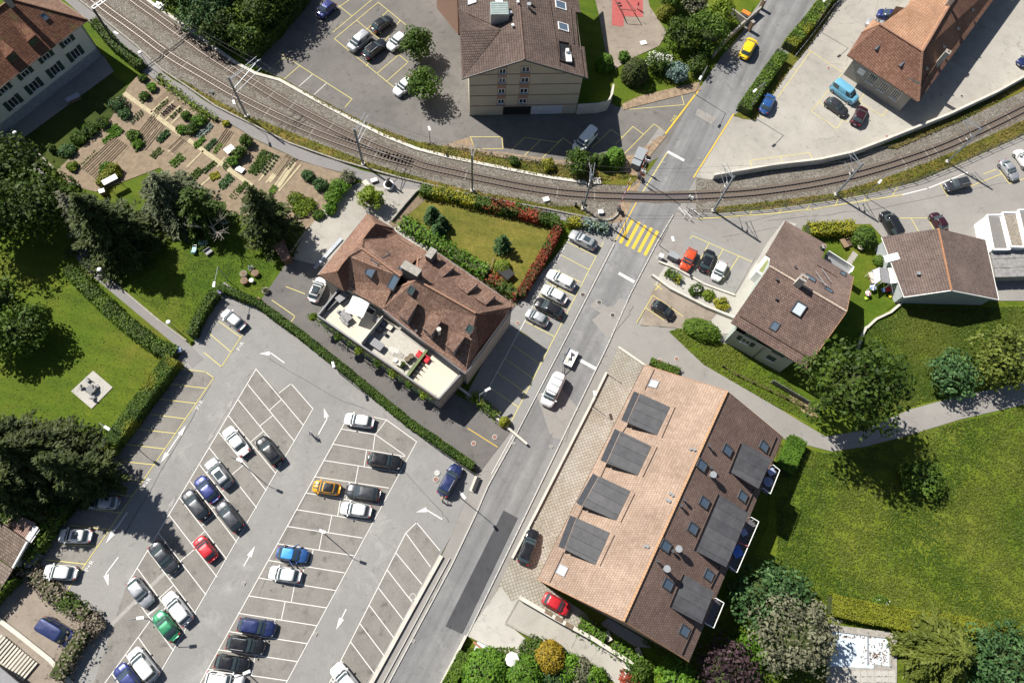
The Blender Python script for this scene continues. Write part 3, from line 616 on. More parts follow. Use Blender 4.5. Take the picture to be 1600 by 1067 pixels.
for px, l in (((381,911),'drain grate in the driving lane between the two left bay rows'),((493,990),'drain grate at the edge of the centre bay row'),((646,1001),'drain grate in the gutter beside the car park wall'),((990,1031),'x'),((861,698),'drain grate below the white van on the main road'),((803,693),'drain grate at the kerb by the driveway mouth'),((1037,255),'drain grate left of the road above the level crossing'),((1092,249),'drain grate right of the road above the level crossing'),((1310,17),'drain grate at the top of the station yard'),((990,1031),'x')):
    if l != 'x': grate(px, (px[0]+10, px[1]-18), l)
for px, l in (((676,1030),'x'),):
    pass
# crossing steps and slabs beside the tiled building
def slab_row(px0, px1, n, L, wdt, label, parentname='stepping_slabs', mat=M_CONC2, h=.09, wpx=None):
    a, b = P(*px0), P(*px1); d = (b - a); ang = math.atan2(d.y, d.x)
    t = empty(parentname, a, label, 'paving slabs')
    me = MB().box((0,0,h/2+.08), (d.length/n*.9, wdt, h)).me(); me.materials.append(mat)
    for i in range(n):
        o = bpy.data.objects.new('slab', me); COL.objects.link(o); o.parent = t
        o.location = (b - a) * ((i+.5)/n) + Vector((0,0,random.uniform(-.01,.01))); o.rotation_euler = (0,0,ang+random.uniform(-.01,.01))
slab_row((620,356), (668,388), 11, 0, 1.5, 'row of pale slabs stepping along the north side of the tiled building')
# ================================================================ building materials
M_T_OLD = tiles('old_clay_tiles', [(.13,.075,.057),(.225,.14,.108),(.34,.24,.185)], .22, .33, .3)
M_T_LIGHT = tiles('orange_tiles_sunlit_tone', [(.255,.185,.14),(.33,.245,.19),(.395,.31,.25)], .3, .36, .15, mortar=.02, jd=.85, tv=.25)  # sun-facing slope, its brightness is put into the tile colour
M_T_BIG2 = tiles('red_brown_tiles_shaded_tone', [(.155,.105,.088),(.21,.145,.122),(.265,.195,.165)], .3, .36, .15, jd=.65, tv=.28)  # far slope of the same roof, shade is put into the tile colour
M_T_APT = tiles('brown_concrete_tiles', [(.09,.068,.06),(.13,.098,.085),(.165,.127,.11)], .33, .40, 0, rel=.06)
M_T_GREYB = tiles('weathered_brown_tiles', [(.12,.085,.074),(.175,.12,.103),(.235,.17,.145)], .3, .36, .35)
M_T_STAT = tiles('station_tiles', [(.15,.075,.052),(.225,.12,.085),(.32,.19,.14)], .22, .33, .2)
M_T_WHITEH = tiles('mossy_tiles', [(.10,.045,.03),(.185,.085,.055),(.27,.14,.09)], .22, .33, .2, moss=.8)
M_T_SHED = tiles('grey_brown_tiles', [(.12,.095,.08),(.19,.15,.125),(.27,.22,.18)], .3, .36, .25)
M_RIDGE = plain('ridge_tile_clay', (.27,.15,.10), .85, var=.3, scale=6)
M_RIDGE_L = plain('pale_ridge_mortar', (.42,.34,.27), .85, var=.3, scale=6)
M_LEAD = plain('dark_roof_metal', (.075,.08,.09), .45, .3, var=.15)
M_ZINC = plain('zinc_sheet', (.25,.27,.30), .45, .4, var=.12)
M_GUTTER = plain('gutter_metal', (.16,.12,.10), .5, .4, var=.2)
M_RENDERW = plain('white_render', (.68,.66,.60), .9, var=.05, scale=.6)
M_RENDERB = plain('beige_render', (.48,.43,.33), .9, var=.06, scale=.5)
M_RENDERG = plain('grey_green_render', (.36,.40,.36), .9, var=.06, scale=.5)
M_RENDERGREY = plain('grey_render', (.33,.31,.27), .9, var=.12, scale=.5)
M_RENDERPINK = plain('pinkish_panel', (.36,.22,.16), .9, var=.06)
M_WHITE = plain('white_paint', (.78,.78,.76), .5, var=.04)
M_DKGREEN = plain('dark_green_shutter', (.03,.06,.055), .6, var=.1)
M_BLACK = plain('black_plastic', (.02,.02,.022), .5, var=.1)
M_DKGREY = plain('dark_grey_paint', (.07,.07,.075), .5, var=.1)
M_MIDGREY = plain('mid_grey_paint', (.22,.22,.23), .6, var=.1)
M_LTGREY = plain('light_grey_metal', (.45,.47,.48), .4, .5, var=.06)
M_WOOD = plain('weathered_wood', (.24,.16,.10), .8, var=.25, scale=4)
M_DARKWOOD = plain('dark_wood', (.10,.065,.045), .8, var=.25, scale=4)
M_CREAMTILE = plain('cream_terrace_tile', (.55,.50,.41), .8, var=.06, scale=1)
def glass(name, col=(.03,.04,.05), rough=.06):
    m, nt, b, oc, tc = base(name, rough, .8); b.inputs['Base Color'].default_value = (*col, 1); return m
M_GLASS = glass('window_glass'); M_SKYGLASS = glass('skylight_glass', (.10,.14,.19), .12); M_PALEGLASS = glass('bright_skylight_glass', (.5,.56,.6), .3)
def roofsheet():
    m, nt, b, oc, tc = base('slate_grey_roofing', .55, .4)
    uv = tc.outputs['UV']
    br = N(nt, 'ShaderNodeTexBrick'); br.offset = 0; br.inputs['Brick Width'].default_value = 1.35; br.inputs['Row Height'].default_value = 40
    br.inputs['Scale'].default_value = 1; br.inputs['Mortar Size'].default_value = .03; br.inputs['Mortar Smooth'].default_value = .4
    br.inputs['Color1'].default_value = (.05,.051,.057,1); br.inputs['Color2'].default_value = (.07,.07,.076,1); br.inputs['Mortar'].default_value = (.036,.036,.04,1)
    lk(nt, uv, br.inputs['Vector'])
    f = noise(nt, uv, .9, 5, .7)
    lk(nt, mixc(nt, 1.0, br.outputs[0], ramp(nt, f, [(.3, (.75,.75,.75)), (.7, (1.3,1.3,1.28))]), 'MULTIPLY'), b.inputs['Base Color'])
    bump(nt, b, br.outputs['Fac'], .02, 1); return m
M_ROOFSHEET = roofsheet()

def face_uv(pts):
    n = Vector((0,0,0))
    for i in range(len(pts)):
        a, b = pts[i], pts[(i+1) % len(pts)]
        n += Vector(((a.y-b.y)*(a.z+b.z), (a.z-b.z)*(a.x+b.x), (a.x-b.x)*(a.y+b.y)))
    n.normalize()
    if n.z < 0: n = -n
    up = Vector((0,0,1)) - n * n.z
    if up.length < .05: up = Vector((0,1,0)) - n * n.y
    up.normalize(); u = up.cross(n)
    return n, u, up
def roofpart(parent, faces, mat, t=.22, name='roof'):
    """faces: list of 3-D polygons (world). One mesh with UV in metres along eave / up slope."""
    vs = []; fs = []; uvs = []
    for pts in faces:
        pts = [Vector(p) for p in pts]; n = len(pts)
        A = sum(pts[i].x*pts[(i+1) % n].y - pts[(i+1) % n].x*pts[i].y for i in range(n))
        if A < 0: pts.reverse()
        nn, u, up = face_uv(pts); k = len(vs)
        vs += pts + [p - Vector((0,0,t)) for p in pts]
        f = [tuple(range(k, k+n)), tuple(reversed(range(k+n, k+2*n)))] + [(k+i, k+n+i, k+n+(i+1) % n, k+(i+1) % n) for i in range(n)]
        fs += f
        for ff in f:
            for i in ff: uvs.append((vs[i].dot(u), vs[i].dot(up)))
    me = mesh(vs, fs, name, uvs=uvs)
    return put(name, me, mat, parent, world=True)
def capline(roof, a, b, mat=None, step=.4, w=.24, h=.13, name='ridge_tiles'):
    mb = MB(); a, b = Vector(a), Vector(b); d = b - a; n = max(1, int(d.length / step)); e = d / n
    for i in range(n):
        mb.bar(a + e * i + Vector((0,0,.03)), a + e * (i + .94) + Vector((0,0,.055)), w, h)
    o = mb.build(name, mat or M_RIDGE, roof); o['kind'] = 'stuff'; return o
def house(name, label, cat, corner): return empty(name, Vector((corner.x, corner.y, 0)), label, cat)
def roofz(faces, x, y):
    """lowest height of the roof planes that cover (x, y), else nearest plane"""
    best = None
    for pts in faces:
        n = len(pts); ins = False; j = n - 1
        for i in range(n):
            a, b = pts[i], pts[j]
            if (a.y > y) != (b.y > y) and x < (b.x-a.x)*(y-a.y)/(b.y-a.y+1e-12)+a.x: ins = not ins
            j = i
        if ins:
            nn, _, _ = face_uv(pts); c = sum(pts, Vector((0,0,0))) / n
            z = c.z - (nn.x*(x-c.x)+nn.y*(y-c.y))/nn.z
            best = z if best is None else min(best, z)
    return best
def walls(parent, fp, faces, mat, z0=0, t=.24, name='wall', n=24, zdef=3.0):
    """vertical walls on footprint fp (xy) that end under the roof; each side is a part"""
    A = sum(fp[i][0]*fp[(i+1) % len(fp)][1] - fp[(i+1) % len(fp)][0]*fp[i][1] for i in range(len(fp)))
    if A < 0: fp = list(reversed(fp))
    for i in range(len(fp)):
        a = Vector((*fp[i][:2], 0)); b = Vector((*fp[(i+1) % len(fp)][:2], 0))
        vs = []; last = zdef
        for k in range(n + 1):
            p = a.lerp(b, min(max(k/n, .002), .998)); z = roofz(faces, p.x, p.y)
            last = z - .12 if z is not None else last
            q = a.lerp(b, k/n); vs += [(q.x, q.y, z0), (q.x, q.y, last)]
        fs = [(2*k, 2*k+2, 2*k+3, 2*k+1) for k in range(n)]
        put(name, mesh(vs, fs), mat, parent, world=True)
def inset(poly, d):
    """shrink a convex-ish polygon"""
    n = len(poly); p = [Vector((q[0], q[1])) for q in poly]
    A = sum(p[i].x*p[(i+1) % n].y - p[(i+1) % n].x*p[i].y for i in range(n))
    if A < 0: p.reverse()
    ds = d if isinstance(d, (list, tuple)) else [d] * n
    out = []
    L = []
    for i in range(n):
        a, b = p[i], p[(i+1) % n]; e = (b - a).normalized(); nn = Vector((-e.y, e.x)); L.append((a + nn * ds[i], e))
    for i in range(n):
        (q1, e1), (q2, e2) = L[i-1], L[i]
        cr = e1.x*e2.y - e1.y*e2.x
        if abs(cr) < 1e-4: out.append(q2); continue
        t = ((q2.x-q1.x)*e2.y - (q2.y-q1.y)*e2.x) / cr; out.append(q1 + e1 * t)
    return out
def skylight(hs, pl, px, w, l, glassm=None, frame=None, up=None, h=.12, name='skylight'):
    c = hit(*px, pl); n = pl[1]; up_ = (Vector((0,0,1)) - n * n.z).normalized(); u = up_.cross(n)
    M = Matrix((u, up_, n)).transposed()
    f = MB()
    for s, q in (((l+.16, .14), 0), ((l+.16, .14), 1)):
        sg = -1 if q == 0 else 1
        f.box(c + u * sg * (w/2+.03) + n * h/2, (.13, l + .2, h + .05), M=M)
        f.box(c + up_ * sg * (l/2+.03) + n * h/2, (w - .07, .13, h + .05), M=M)
    fo = f.build(name, frame or M_DKGREY, hs)
    g2 = MB(); g2.box(c + n * (h*.45), (w-.06, l-.06, .05), M=M); g2.build('pane', glassm or M_SKYGLASS, fo)
    return fo
def roof_vent(hs, pl, px, r=.12, h=.5, mat=None, cap=True, name='vent_pipe'):
    c = hit(*px, pl); m = MB(); m.cyl(c - Vector((0,0,.2)), c + Vector((0,0,h)), r, n=8)
    if cap: m.cyl(c + Vector((0,0,h)), c + Vector((0,0,h+.06)), r*1.7, n=8)
    return m.build(name, mat or M_DKGREY, hs)
def chimney(hs, pl, px, w, d, h, ang, mat, capmat=None, pots=2):
    c = hit(*px, pl); m = MB(); m.box(c + Vector((0,0,h/2-.6)), (w, d, h+1.2), rz=ang)
    o = m.build('chimney', mat, hs)
    m = MB(); m.box(c + Vector((0,0,h+.06)), (w+.14, d+.14, .12), rz=ang); m.build('chimney_cap', capmat or M_STONEWALL, o)
    for k in range(pots):
        x = (k - (pots-1)/2) * w * .45
        p = c + Vector((math.cos(ang)*x, math.sin(ang)*x, h+.1))
        m = MB(); m.cyl(p, p + Vector((0,0,.3)), .13, .11); m.build('chimney_pot', M_RIDGE, o)
    return o
def dormer(hs, pl, bl, br, fl, fr, rise, roofmat, cheek, name='dormer', win=1, over=.15, frontmat=None):
    """shed dormer: back edge lies on the roof plane, front edge stands rise above it"""
    pl2 = (pl[0] + Vector((0,0,rise)), pl[1])
    BL, BR = hit(*bl, pl), hit(*br, pl); FL, FR = hit(*fl, pl2), hit(*fr, pl2)
    up = Vector((0,0,.06))
    def foot(p): return Vector((p.x, p.y, zon(pl, p.x, p.y) - .05))
    g = MB(); k = .06
    a, b = BL.lerp(FL, 1 - k), BR.lerp(FR, 1 - k)
    a = a.lerp(b, .02); b = b.lerp(a, .02); BL2, BR2 = BL.lerp(BR, .02), BR.lerp(BL, .02)
    dz = Vector((0,0,.12))
    a -= dz; b -= dz
    g.add([BL2 - dz, a, foot(a)], [(0,1,2)]); g.add([BR2 - dz, foot(b), b], [(0,1,2)])
    g.add([a, b, foot(b), foot(a)], [(0,1,2,3)])
    g.add([BL2-dz, BR2-dz, b, a], [(0,1,2,3)])
    body = g.build(name, cheek, hs)
    roofpart(body, [[BL + up, BR + up, FR + up, FL + up]], roofmat, .12, 'dormer_roof') if False else None
    # roof of the dormer is a sub-part
    pts = [BL + up, BR + up, FR + up, FL + up]; u_ = (BR-BL).normalized(); v_ = (FL-BL).normalized()
    A = sum(pts[i].x*pts[(i+1) % 4].y - pts[(i+1) % 4].x*pts[i].y for i in range(4))
    if A < 0: pts.reverse()
    lo = [p - Vector((0,0,.12)) for p in pts]; vs = pts + lo
    fs = [(0,1,2,3),(7,6,5,4)] + [(i, 4+i, 4+(i+1) % 4, (i+1) % 4) for i in range(4)]
    me = mesh(vs, fs, uvs=[(vs[i].dot(u_), vs[i].dot(v_)) for f in fs for i in f])
    put('dormer_roof', me, roofmat, body, world=True)
    d = (b - a); out = (a - BL2); out.z = 0; out.normalize()
    for i in range(win):
        c0 = a + d * ((i + .5) / win); hh = a.z - foot(a).z
        ww = d.length / win * .7
        m = MB(); e = d.normalized(); nrm = Vector((e.y, -e.x, 0)); nrm = nrm if nrm.dot(out) > 0 else -nrm
        M = Matrix((e, nrm, Vector((0,0,1)))).transposed()
        m.box(c0 - Vector((0,0,hh*.45)) + nrm * .03, (ww, .06, hh*.6), M=M); m.build('window', M_GLASS, body)
    return body
def wallplane(a, b):
    d = (b - a).normalized(); return (a, Vector((d.y, -d.x, 0)))
def window(hs, a, b, px, w, h, shut=None, frame=None, sill=True, name='window', glassm=None, nmul=2, closed=False, mat=None):
    """window on the vertical wall through ground points a, b, centred where px sees the wall"""
    pl = wallplane(a, b); c = hit(*px, pl); n = pl[1].copy()
    camv = Vector((0,0,CAM_H)) - c
    if n.dot(camv) < 0: n = -n
    u = Vector((-n.y, n.x, 0)); M = Matrix((u, n, Vector((0,0,1)))).transposed()
    f = MB(); fr = .07
    f.box(c + n*.02 + Vector((0,0,h/2-fr/2)), (w, .06, fr), M=M); f.box(c + n*.02 - Vector((0,0,h/2-fr/2)), (w, .06, fr), M=M)
    for s in (-1, 1): f.box(c + n*.02 + u*s*(w/2-fr/2), (fr, .06, h-2*fr), M=M)
    for k in range(1, nmul): f.box(c + n*.02 + u*(w*(k/nmul-.5)), (fr, .06, h-2*fr), M=M)
    fo = f.build(name, frame or M_WHITE, hs)
    g2 = MB(); g2.box(c + n*.008, (w-2*fr, .03, h-2*fr), M=M); g2.build('pane', (mat if closed and mat else glassm or M_GLASS), fo)
    if sill:
        s_ = MB(); s_.box(c + n*.1 - Vector((0,0,h/2+.05)), (w+.16, .24, .07), M=M); s_.build('sill', M_WHITE, fo)
    if shut:
        for s in (-1, 1):
            m = MB(); m.box(c + n*.05 + u*s*(w*.5+.05+w*.26), (w*.5, .05, h+.06), M=M)
            for q in range(6): m.box(c + n*.085 + u*s*(w*.5+.05+w*.26) + Vector((0,0,h*(q/6-.42))), (w*.4, .03, .05), M=M)
            m.build('shutter', shut, hs)
    return fo
def gutter(hs, pts, r=.09, mat=None):
    m = MB()
    for a, b in zip(pts, pts[1:]): m.bar(Vector(a)-Vector((0,0,.12)), Vector(b)-Vector((0,0,.12)), r*1.6, r*1.4)
    return m.build('gutter', mat or M_GUTTER, hs)
def pt(lst): return [P(x, y, z) for x, y, z in lst]

# ================================================================ 1 long row house with orange roof (bottom right)
ZE, ZR = 7.0, 13.2
NW0, NW1, R0, R1, SE0, SE1 = P(1007,570,ZE), P(840,905,ZE), P(1136,611,ZR), P(974,970,ZR), P(1223,683,ZE), P(1076,1033,ZE)
H = house('terraced_house', 'long terraced house with orange and brown tiled roof and dark grey dormers', 'house', NW1)
fNW = [R0, NW0, NW1, R1]; fSE = [R1, SE1, SE0, R0]
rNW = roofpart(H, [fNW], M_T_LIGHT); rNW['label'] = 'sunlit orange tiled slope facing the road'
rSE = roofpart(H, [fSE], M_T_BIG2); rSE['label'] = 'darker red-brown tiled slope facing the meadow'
capline(rNW, R0, R1, plain('orange_ridge', (.5,.30,.17), .8, var=.2, scale=5))
fp = inset([NW0, NW1, R1, SE1, SE0, R0], [.5, .45, .45, .6, .5, .5])
walls(H, fp, [fNW, fSE], plain('warm_render', (.46,.28,.22), .9))
gutter(H, [NW0, NW1]); gutter(H, [SE0, SE1])
pN, pS = plane3(R0, NW0, NW1), plane3(R1, SE1, SE0)
for q in (((1000,615),(980,660),(1047,636),(1026,680)),((970,674),(948,723),(1017.5,697),(996,743)),((936,744),(910,790),(985,767),(962.5,813)),((901,809),(882.5,858),(953,832),(930.5,882.5))):
    fl, fr, bl, br = q
    d = dormer(H, pN, bl, br, fl, fr, 1.75, M_ROOFSHEET, M_LEAD, win=3)
    # gutter step in front of the dormer
    pl2 = (pN[0] + Vector((0,0,1.6)), pN[1]); a, b = hit(*fl, pl2), hit(*fr, pl2)
    o_ = (a - hit(*bl, pN)); o_.z = 0; o_.normalize()
    m = MB(); m.bar(a + o_*.45 - Vector((0,0,.2)), b + o_*.45 - Vector((0,0,.2)), .8, .08); m.build('dormer_canopy', M_LEAD, d)
for q, nwin in ((((1160.4,691),(1142,738),(1205,718),(1185,763.5)),4),(((1125,773),(1088,861),(1170,801.6),(1134.6,886)),8),(((1070,897.5),(1049,949),(1115.5,925),(1096,974.5)),4)):
    bl, br, fl, fr = q
    dormer(H, pS, bl, br, fl, fr, 2.3, M_ROOFSHEET, M_LEAD, win=nwin)
M_BALC = plain('balcony_floor', (.10,.09,.10), .8)
for q in (((1203,728),(1213.6,736.5),(1199,773),(1187.5,764)),((1169,809),(1181,816),(1147,894.5),(1135.5,885)),((1114,934),(1127,941.5),(1111,980),(1097.5,972.5))):
    c = [P(x, y, 6.9) for x, y in q]; m = MB(); m.slab(c, .25); bo = m.build('balcony', M_BALC, H)
    m = MB()
    up = Vector((0,0,1.0))
    for a, b in ((c[0], c[1]), (c[1], c[2]), (c[2], c[3])):
        m.bar(a+up, b+up, .09, .06)
        k = max(2, int((b-a).length / .5))
        for i in range(k+1): m.bar(a.lerp(b, i/k), a.lerp(b, i/k)+up, .035)
    m.build('railing', M_WHITE, bo)
for i, (px, s) in enumerate((((886.5,264.5/4+534) if False else (1021.5,600),(1.0,1.15)),((878.5,891),(1.05,1.15)))): skylight(H, pN, px, *s, glassm=M_PALEGLASS, frame=M_MIDGREY)
for px in ((1136,703),(1096,726.5),(1193,697),(1160,775),(1100,784.5),(1082,825),(1039.5,852.5),(1107,898),(1043,912.5),(1069,985)): skylight(H, pS, px, 1.05, 1.45)
for px in ((1078,702),(1084,703),(1046,771),(1050,774),(1041,781),(1045,783),(1007,852.5),(1011,854)): roof_vent(H, pN, px, .11, .35, M_LTGREY)
for px in ((1107,697),(1110,731),(1068,781),(1063,790),(1026,876),(1050,861)): roof_vent(H, pS, px, .13, .45)
for px, h in (((1111,743),.9),((1057.5,858),.9),((1038,889),1.3)): roof_vent(H, pS, px, .26, h, M_LTGREY, name='flue')
def guard(hs, pl, a, b, mat=M_GUTTER, name='snow_guard'):
    m = MB(); A_, B_ = hit(*a, pl), hit(*b, pl); m.bar(A_ + pl[1]*.09, B_ + pl[1]*.09, .05, .16); return m.build(name, mat, hs)
for a, b in (((1055,636),(1034,684)),((1027,698),(1004.5,745)),((992,771),(970,816)),((960,836),(937.5,884)),((1022.5,577),(1007.5,609)),((978,667),(971,679)),((949,723),(938,747)),((912,791),(900,815)),((881,862.5),(859,910))): guard(H, pN, a, b)
for a, b in (((1212,681),(1200,710)),((1178,763),(1163,797)),((1125,885),(1109,917)),((1084,975),(1064,1021)),((1156,690),(1137.5,737)),((1121,770),(1083,858)),((1066.5,895),(1045,946))): guard(H, pS, a, b)
# verge boards along the gables
def verge(hs, a, b, mat):
    m = MB(); m.bar(Vector(a)-Vector((0,0,.1)), Vector(b)-Vector((0,0,.1)), .1, .26); return m.build('verge_board', mat, hs)
M_ORWOOD = plain('orange_stained_wood', (.32,.18,.10), .7, var=.2)
verge(H, R1, NW1, M_ORWOOD); verge(H, R1, SE1, M_ORWOOD); verge(H, R0, NW0, M_ORWOOD); verge(H, R0, SE0, M_ORWOOD)

# ================================================================ 2 apartment house at the top
ZE, ZR = 9.8, 13.8
a0, a1 = P(713,-75,ZE), P(721.5,123.5,ZE); r0, r1 = P(803,-85,ZR), P(819,93.5,ZR)
H = house('apartment_building', 'beige apartment building with brown tiled roof and four rows of windows above garage doors', 'building', a1)
e1 = P(919,122.5,ZE); e0 = P(890,-90,ZE)
pW = plane3(r0, r1, a1); pE = plane3(r1, r0, e1)
pK = None
fW = [r0, r1, a1, P(720,46,ZE+.12), hit(715,12,pW), a0]
fE = [r1, r0, hit(893,-90,pE), hit(904,0,pE), hit(907.5,20,pE), hit(899.5,19,pE), hit(904,73,pE), hit(913,73,pE), e1]
roofpart(H, [[r0, r1, a1, a0]], M_T_APT); rE = roofpart(H, [fE], M_T_APT)
# lower west hip: darker, turned towards the camera
cN = hit(783,46.5,pW)
w1, w2, w3 = P(719,46.5,ZE+2.9), cN + Vector((0,0,.1)), P(724,121,ZE+.15)
roofpart(H, [[w1, w2, w3]], M_T_APT, .25, 'side_roof')['label'] = 'steeper side roof with large tile rows'
w0 = P(716,15,ZE+2.2)
roofpart(H, [[w0, hit(767,38,pW)+Vector((0,0,.1)), w2, w1]], M_T_APT, .25, 'side_roof')
capline(rE, r0, r1, M_T_APT and plain('brown_ridge', (.17,.11,.09), .8, var=.2, scale=4), .42)
verge(H, r1, a1, M_DKGREY); verge(H, r1, e1, M_DKGREY)
g0, g1 = P(733.7,181), P(899,177.5)
dn = (P(720,0,0) - P(733,180,0)); dn = Vector((a0.x-a1.x, a0.y-a1.y, 0)).normalized()
fpA = [g0, g1, g1 + dn*26, g0 + dn*26]
walls(H, fpA, [[r0, r1, a1, a0], [r1, r0, e0, e1]], M_RENDERB, zdef=ZE-.1)
# storey bands, corner pipe
pl = wallplane(g0, g1); nn = pl[1] if pl[1].y < 0 else -pl[1]
def wallbox(hs, pl, nn, x0, x1, z0, z1, t, mat, name, off=.0):
    """x along the wall from g0 in metres"""
    d = (g1 - g0).normalized(); m = MB(); c = g0 + d*((x0+x1)/2) + Vector((0,0,(z0+z1)/2)) + nn*(t/2+off)
    M = Matrix((d, Vector((-d.y,d.x,0)), Vector((0,0,1)))).transposed(); m.box(c, (x1-x0, t, z1-z0), M=M); return m.build(name, mat, hs)
WLn = (g1-g0).length
for z in (2.35, 4.85, 7.35, 9.75): wallbox(H, pl, nn, .4 if z > 9 else 0, WLn-(.4 if z > 9 else 0), z, z+.12, .05, plain('red_brown_band', (.22,.12,.09)), 'storey_band')
def wx(px, z):
    q = hit(*px, pl); return (q - g0).dot((g1-g0).normalized())
x_a0, x_a1 = wx((777,140),6), wx((790.5,140),6); x_b0, x_b1 = wx((811,140),6), wx((826,140),6)
for (u0, u1) in ((x_a0, x_a1), (x_b0, x_b1)):
    wallbox(H, pl, nn, u0, u1, 2.5, 11.6, .03, M_RENDERPINK, 'panel_strip')
    for z in (3.5, 6.0, 8.5, 10.9):
        if z > 10 and u0 < x_b0 - .1: z = 10.55
        c = g0 + (g1-g0).normalized()*((u0+u1)/2) + Vector((0,0,z)) + nn*.04
        hh = 1.0
        d = (g1-g0).normalized(); M = Matrix((d, nn, Vector((0,0,1)))).transposed(); ww = u1-u0-.3
        f = MB()
        for s in (-1, 0, 1): f.box(c + d*s*(ww/2-.05), (.1,.06,hh), M=M)
        f.box(c+Vector((0,0,hh/2)), (ww,.06,.1), M=M); f.box(c-Vector((0,0,hh/2)), (ww,.06,.1), M=M)
        fo = f.build('window', M_WHITE, H); q = MB(); q.box(c - nn*.02, (ww,.03,hh), M=M); q.build('pane', M_GLASS, fo)
        q = MB(); q.box(c + nn*.15 - Vector((0,0,hh/2+.08)), (ww+.2,.3,.08), M=M); q.build('sill', M_LTGREY, fo)
x0, x1 = wx((786,172),1), wx((829,172),1); wallbox(H, pl, nn, x0, x1, .1, 2.1, .04, M_BLACK, 'garage_dark_panel')  # flat black panel, darkness of the open garage put into its colour
x0, x1 = wx((830.5,172),1), wx((878,172),1); gd = wallbox(H, pl, nn, x0, x1, .1, 2.15, .06, plain('pale_garage_door', (.55,.57,.62), .5), 'garage_door')
for px, s in (((738,2),(1.3,1.5)),((780,2),(1.4,1.3))): skylight(H, pW, px, *s, glassm=M_PALEGLASS)
for px, s in (((876,9),(1.5,1.8)),((880,43),(1.4,1.7))): skylight(H, pE, px, *s, frame=M_WHITE)
# roof terrace: recess shade put in as a black slab, with white chair, and roof exit box
c = hit(881,84,pE); M_ = Matrix((Vector((dn.y,-dn.x,0)), dn, Vector((0,0,1)))).transposed()
m = MB(); uu = Vector((0,0,1)).cross(pE[1]).normalized()
tq = [hit(872,65.5,pE), hit(889,69,pE), hit(892,101,pE), hit(874,95,pE)]
m.slab([p + pE[1]*.06 for p in tq], .05); to = m.build('roof_terrace', M_BLACK, H)
m = MB()
for a, b in zip(tq, tq[1:]+tq[:1]): m.bar(a+pE[1]*.1, b+pE[1]*.1, .16, .3)
m.build('terrace_edge', M_T_APT, to)
m = MB(); p = hit(887,92,pE); m.box(p+pE[1]*.3, (.9,1.9,.3), M=M_); p = hit(884,84,pE); m.box(p+pE[1]*.5, (.5,.6,.7), M=M_); m.build('white_furniture', M_WHITE, to)
p = hit(780,27,pW); m = MB(); m.box(p + Vector((0,0,.2)), (2.9,2.6,3.0), M=M_); bo = m.build('roof_exit', M_LTGREY, H)
m = MB()
for k in range(6): m.box(p + M_ @ Vector((0,-1.1+k*.45,1.74)), (2.7,.36,.08), M=M_)
m.build('glazed_top', plain('pale_green_glass', (.30,.36,.34), .2), bo)
m = MB(); m.cyl(p + Vector((1.75,-.2,-1)), p + Vector((1.75,-.2,1.3)), .3, n=12); m.build('duct', M_LTGREY, bo)
for px in ((747,37),(801,43),(809,7)): roof_vent(H, pW, px, .14, .5, M_WHITE)
for px in ((826,13),(825,3)): roof_vent(H, pE, px, .22, .8, M_LTGREY, name='flue')
for a, b in (((715.5,15),(766,38)),): guard(H, (pW[0]+Vector((0,0,1.6)), pW[1]), a, b)
guard(H, pE, (858,0), (874,102)); guard(H, pE, (891,12), (896,69)); guard(H, pE, (906.5,76), (912,120))
# wing at the upper left
q = [P(680,-4,0), P(714,42,0), P(735,20,0), P(700,-60,0)]
m = MB(); m.prism([(v.x, v.y) for v in [P(683,14), P(716,55), P(735,30), P(735,-50), P(690,-60)]], 0, 9); m.build('wing', M_RENDERPINK, H)
# raised garden bed and wall right of the building
w_ = wall([(900,178),(932,176),(947,172),(953,160),(955,146)], .3, 2.3, M_PALEWALL, 'curved pale retaining wall with planted bed right of the apartment building', 'wall', 'retaining_wall')
sheet('raised_bed', [(900,174),(932,172),(946,169),(951,158),(953,140),(950,100),(938,70),(905,60)], 2, M_LAWN)

# ================================================================ 3 station building (upper right)
ZE, ZR = 5.0, 9.6
S_, W_, AP = P(1435,159,ZE), P(1324,86,ZE), P(1441,81,ZR)
R2 = P(1530,-70,ZR); dd = (R2 - AP).normalized()
pA = plane3(S_, W_, AP); SEc = P(1600,-65,ZE); pC = plane3(S_, AP, SEc)
W2 = P(1346,52,ZE+.2)
k1 = hit(1375,39,pA)
W4 = P(1397,46,ZE+1.0); W3 = P(1364,30,ZE)
NWe = P(1475,-92,ZE+1.0)
H = house('station_building', 'hipped station building with red clay tiles and grey walls in the yard', 'building', S_)
fA = [S_, W_, W2, k1, AP]; fB = [AP, k1, W4, NWe, R2]; fC = [AP, R2, SEc, S_]; fD = [W2, W3, W4, k1]
ro = roofpart(H, [fA, fC], M_T_STAT); rb = roofpart(H, [fB, fD], tiles('station_tiles_sunlit_tone', [(.36,.19,.11),(.46,.27,.17),(.52,.34,.24)], .22, .33, .12))  # paler copy of the station tiles, sunlight put into the colour
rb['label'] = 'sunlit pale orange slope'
for a, b in ((AP, R2), (AP, S_), (AP, k1), (k1, W2)): capline(ro, a, b, M_RIDGE, .42, .3, .16)
pB = plane3(AP, W4, R2)
fp = inset([S_, W_, W2, W3, W4, NWe, SEc], [1.1]*7)
walls(H, [P(1404.7,175), P(1317,117), P(1345,80), P(1365,60), P(1398,66), P(1480,-70), P(1560,-50)], [fA, fB, fC, fD], M_RENDERGREY, zdef=ZE-.2)
ga, gb = P(1317,117), P(1404.7,175)
for px in ((1363,123.5),(1381.5,136.5),(1400,148)): window(H, ga, gb, px, 1.5, 1.9, nmul=4)
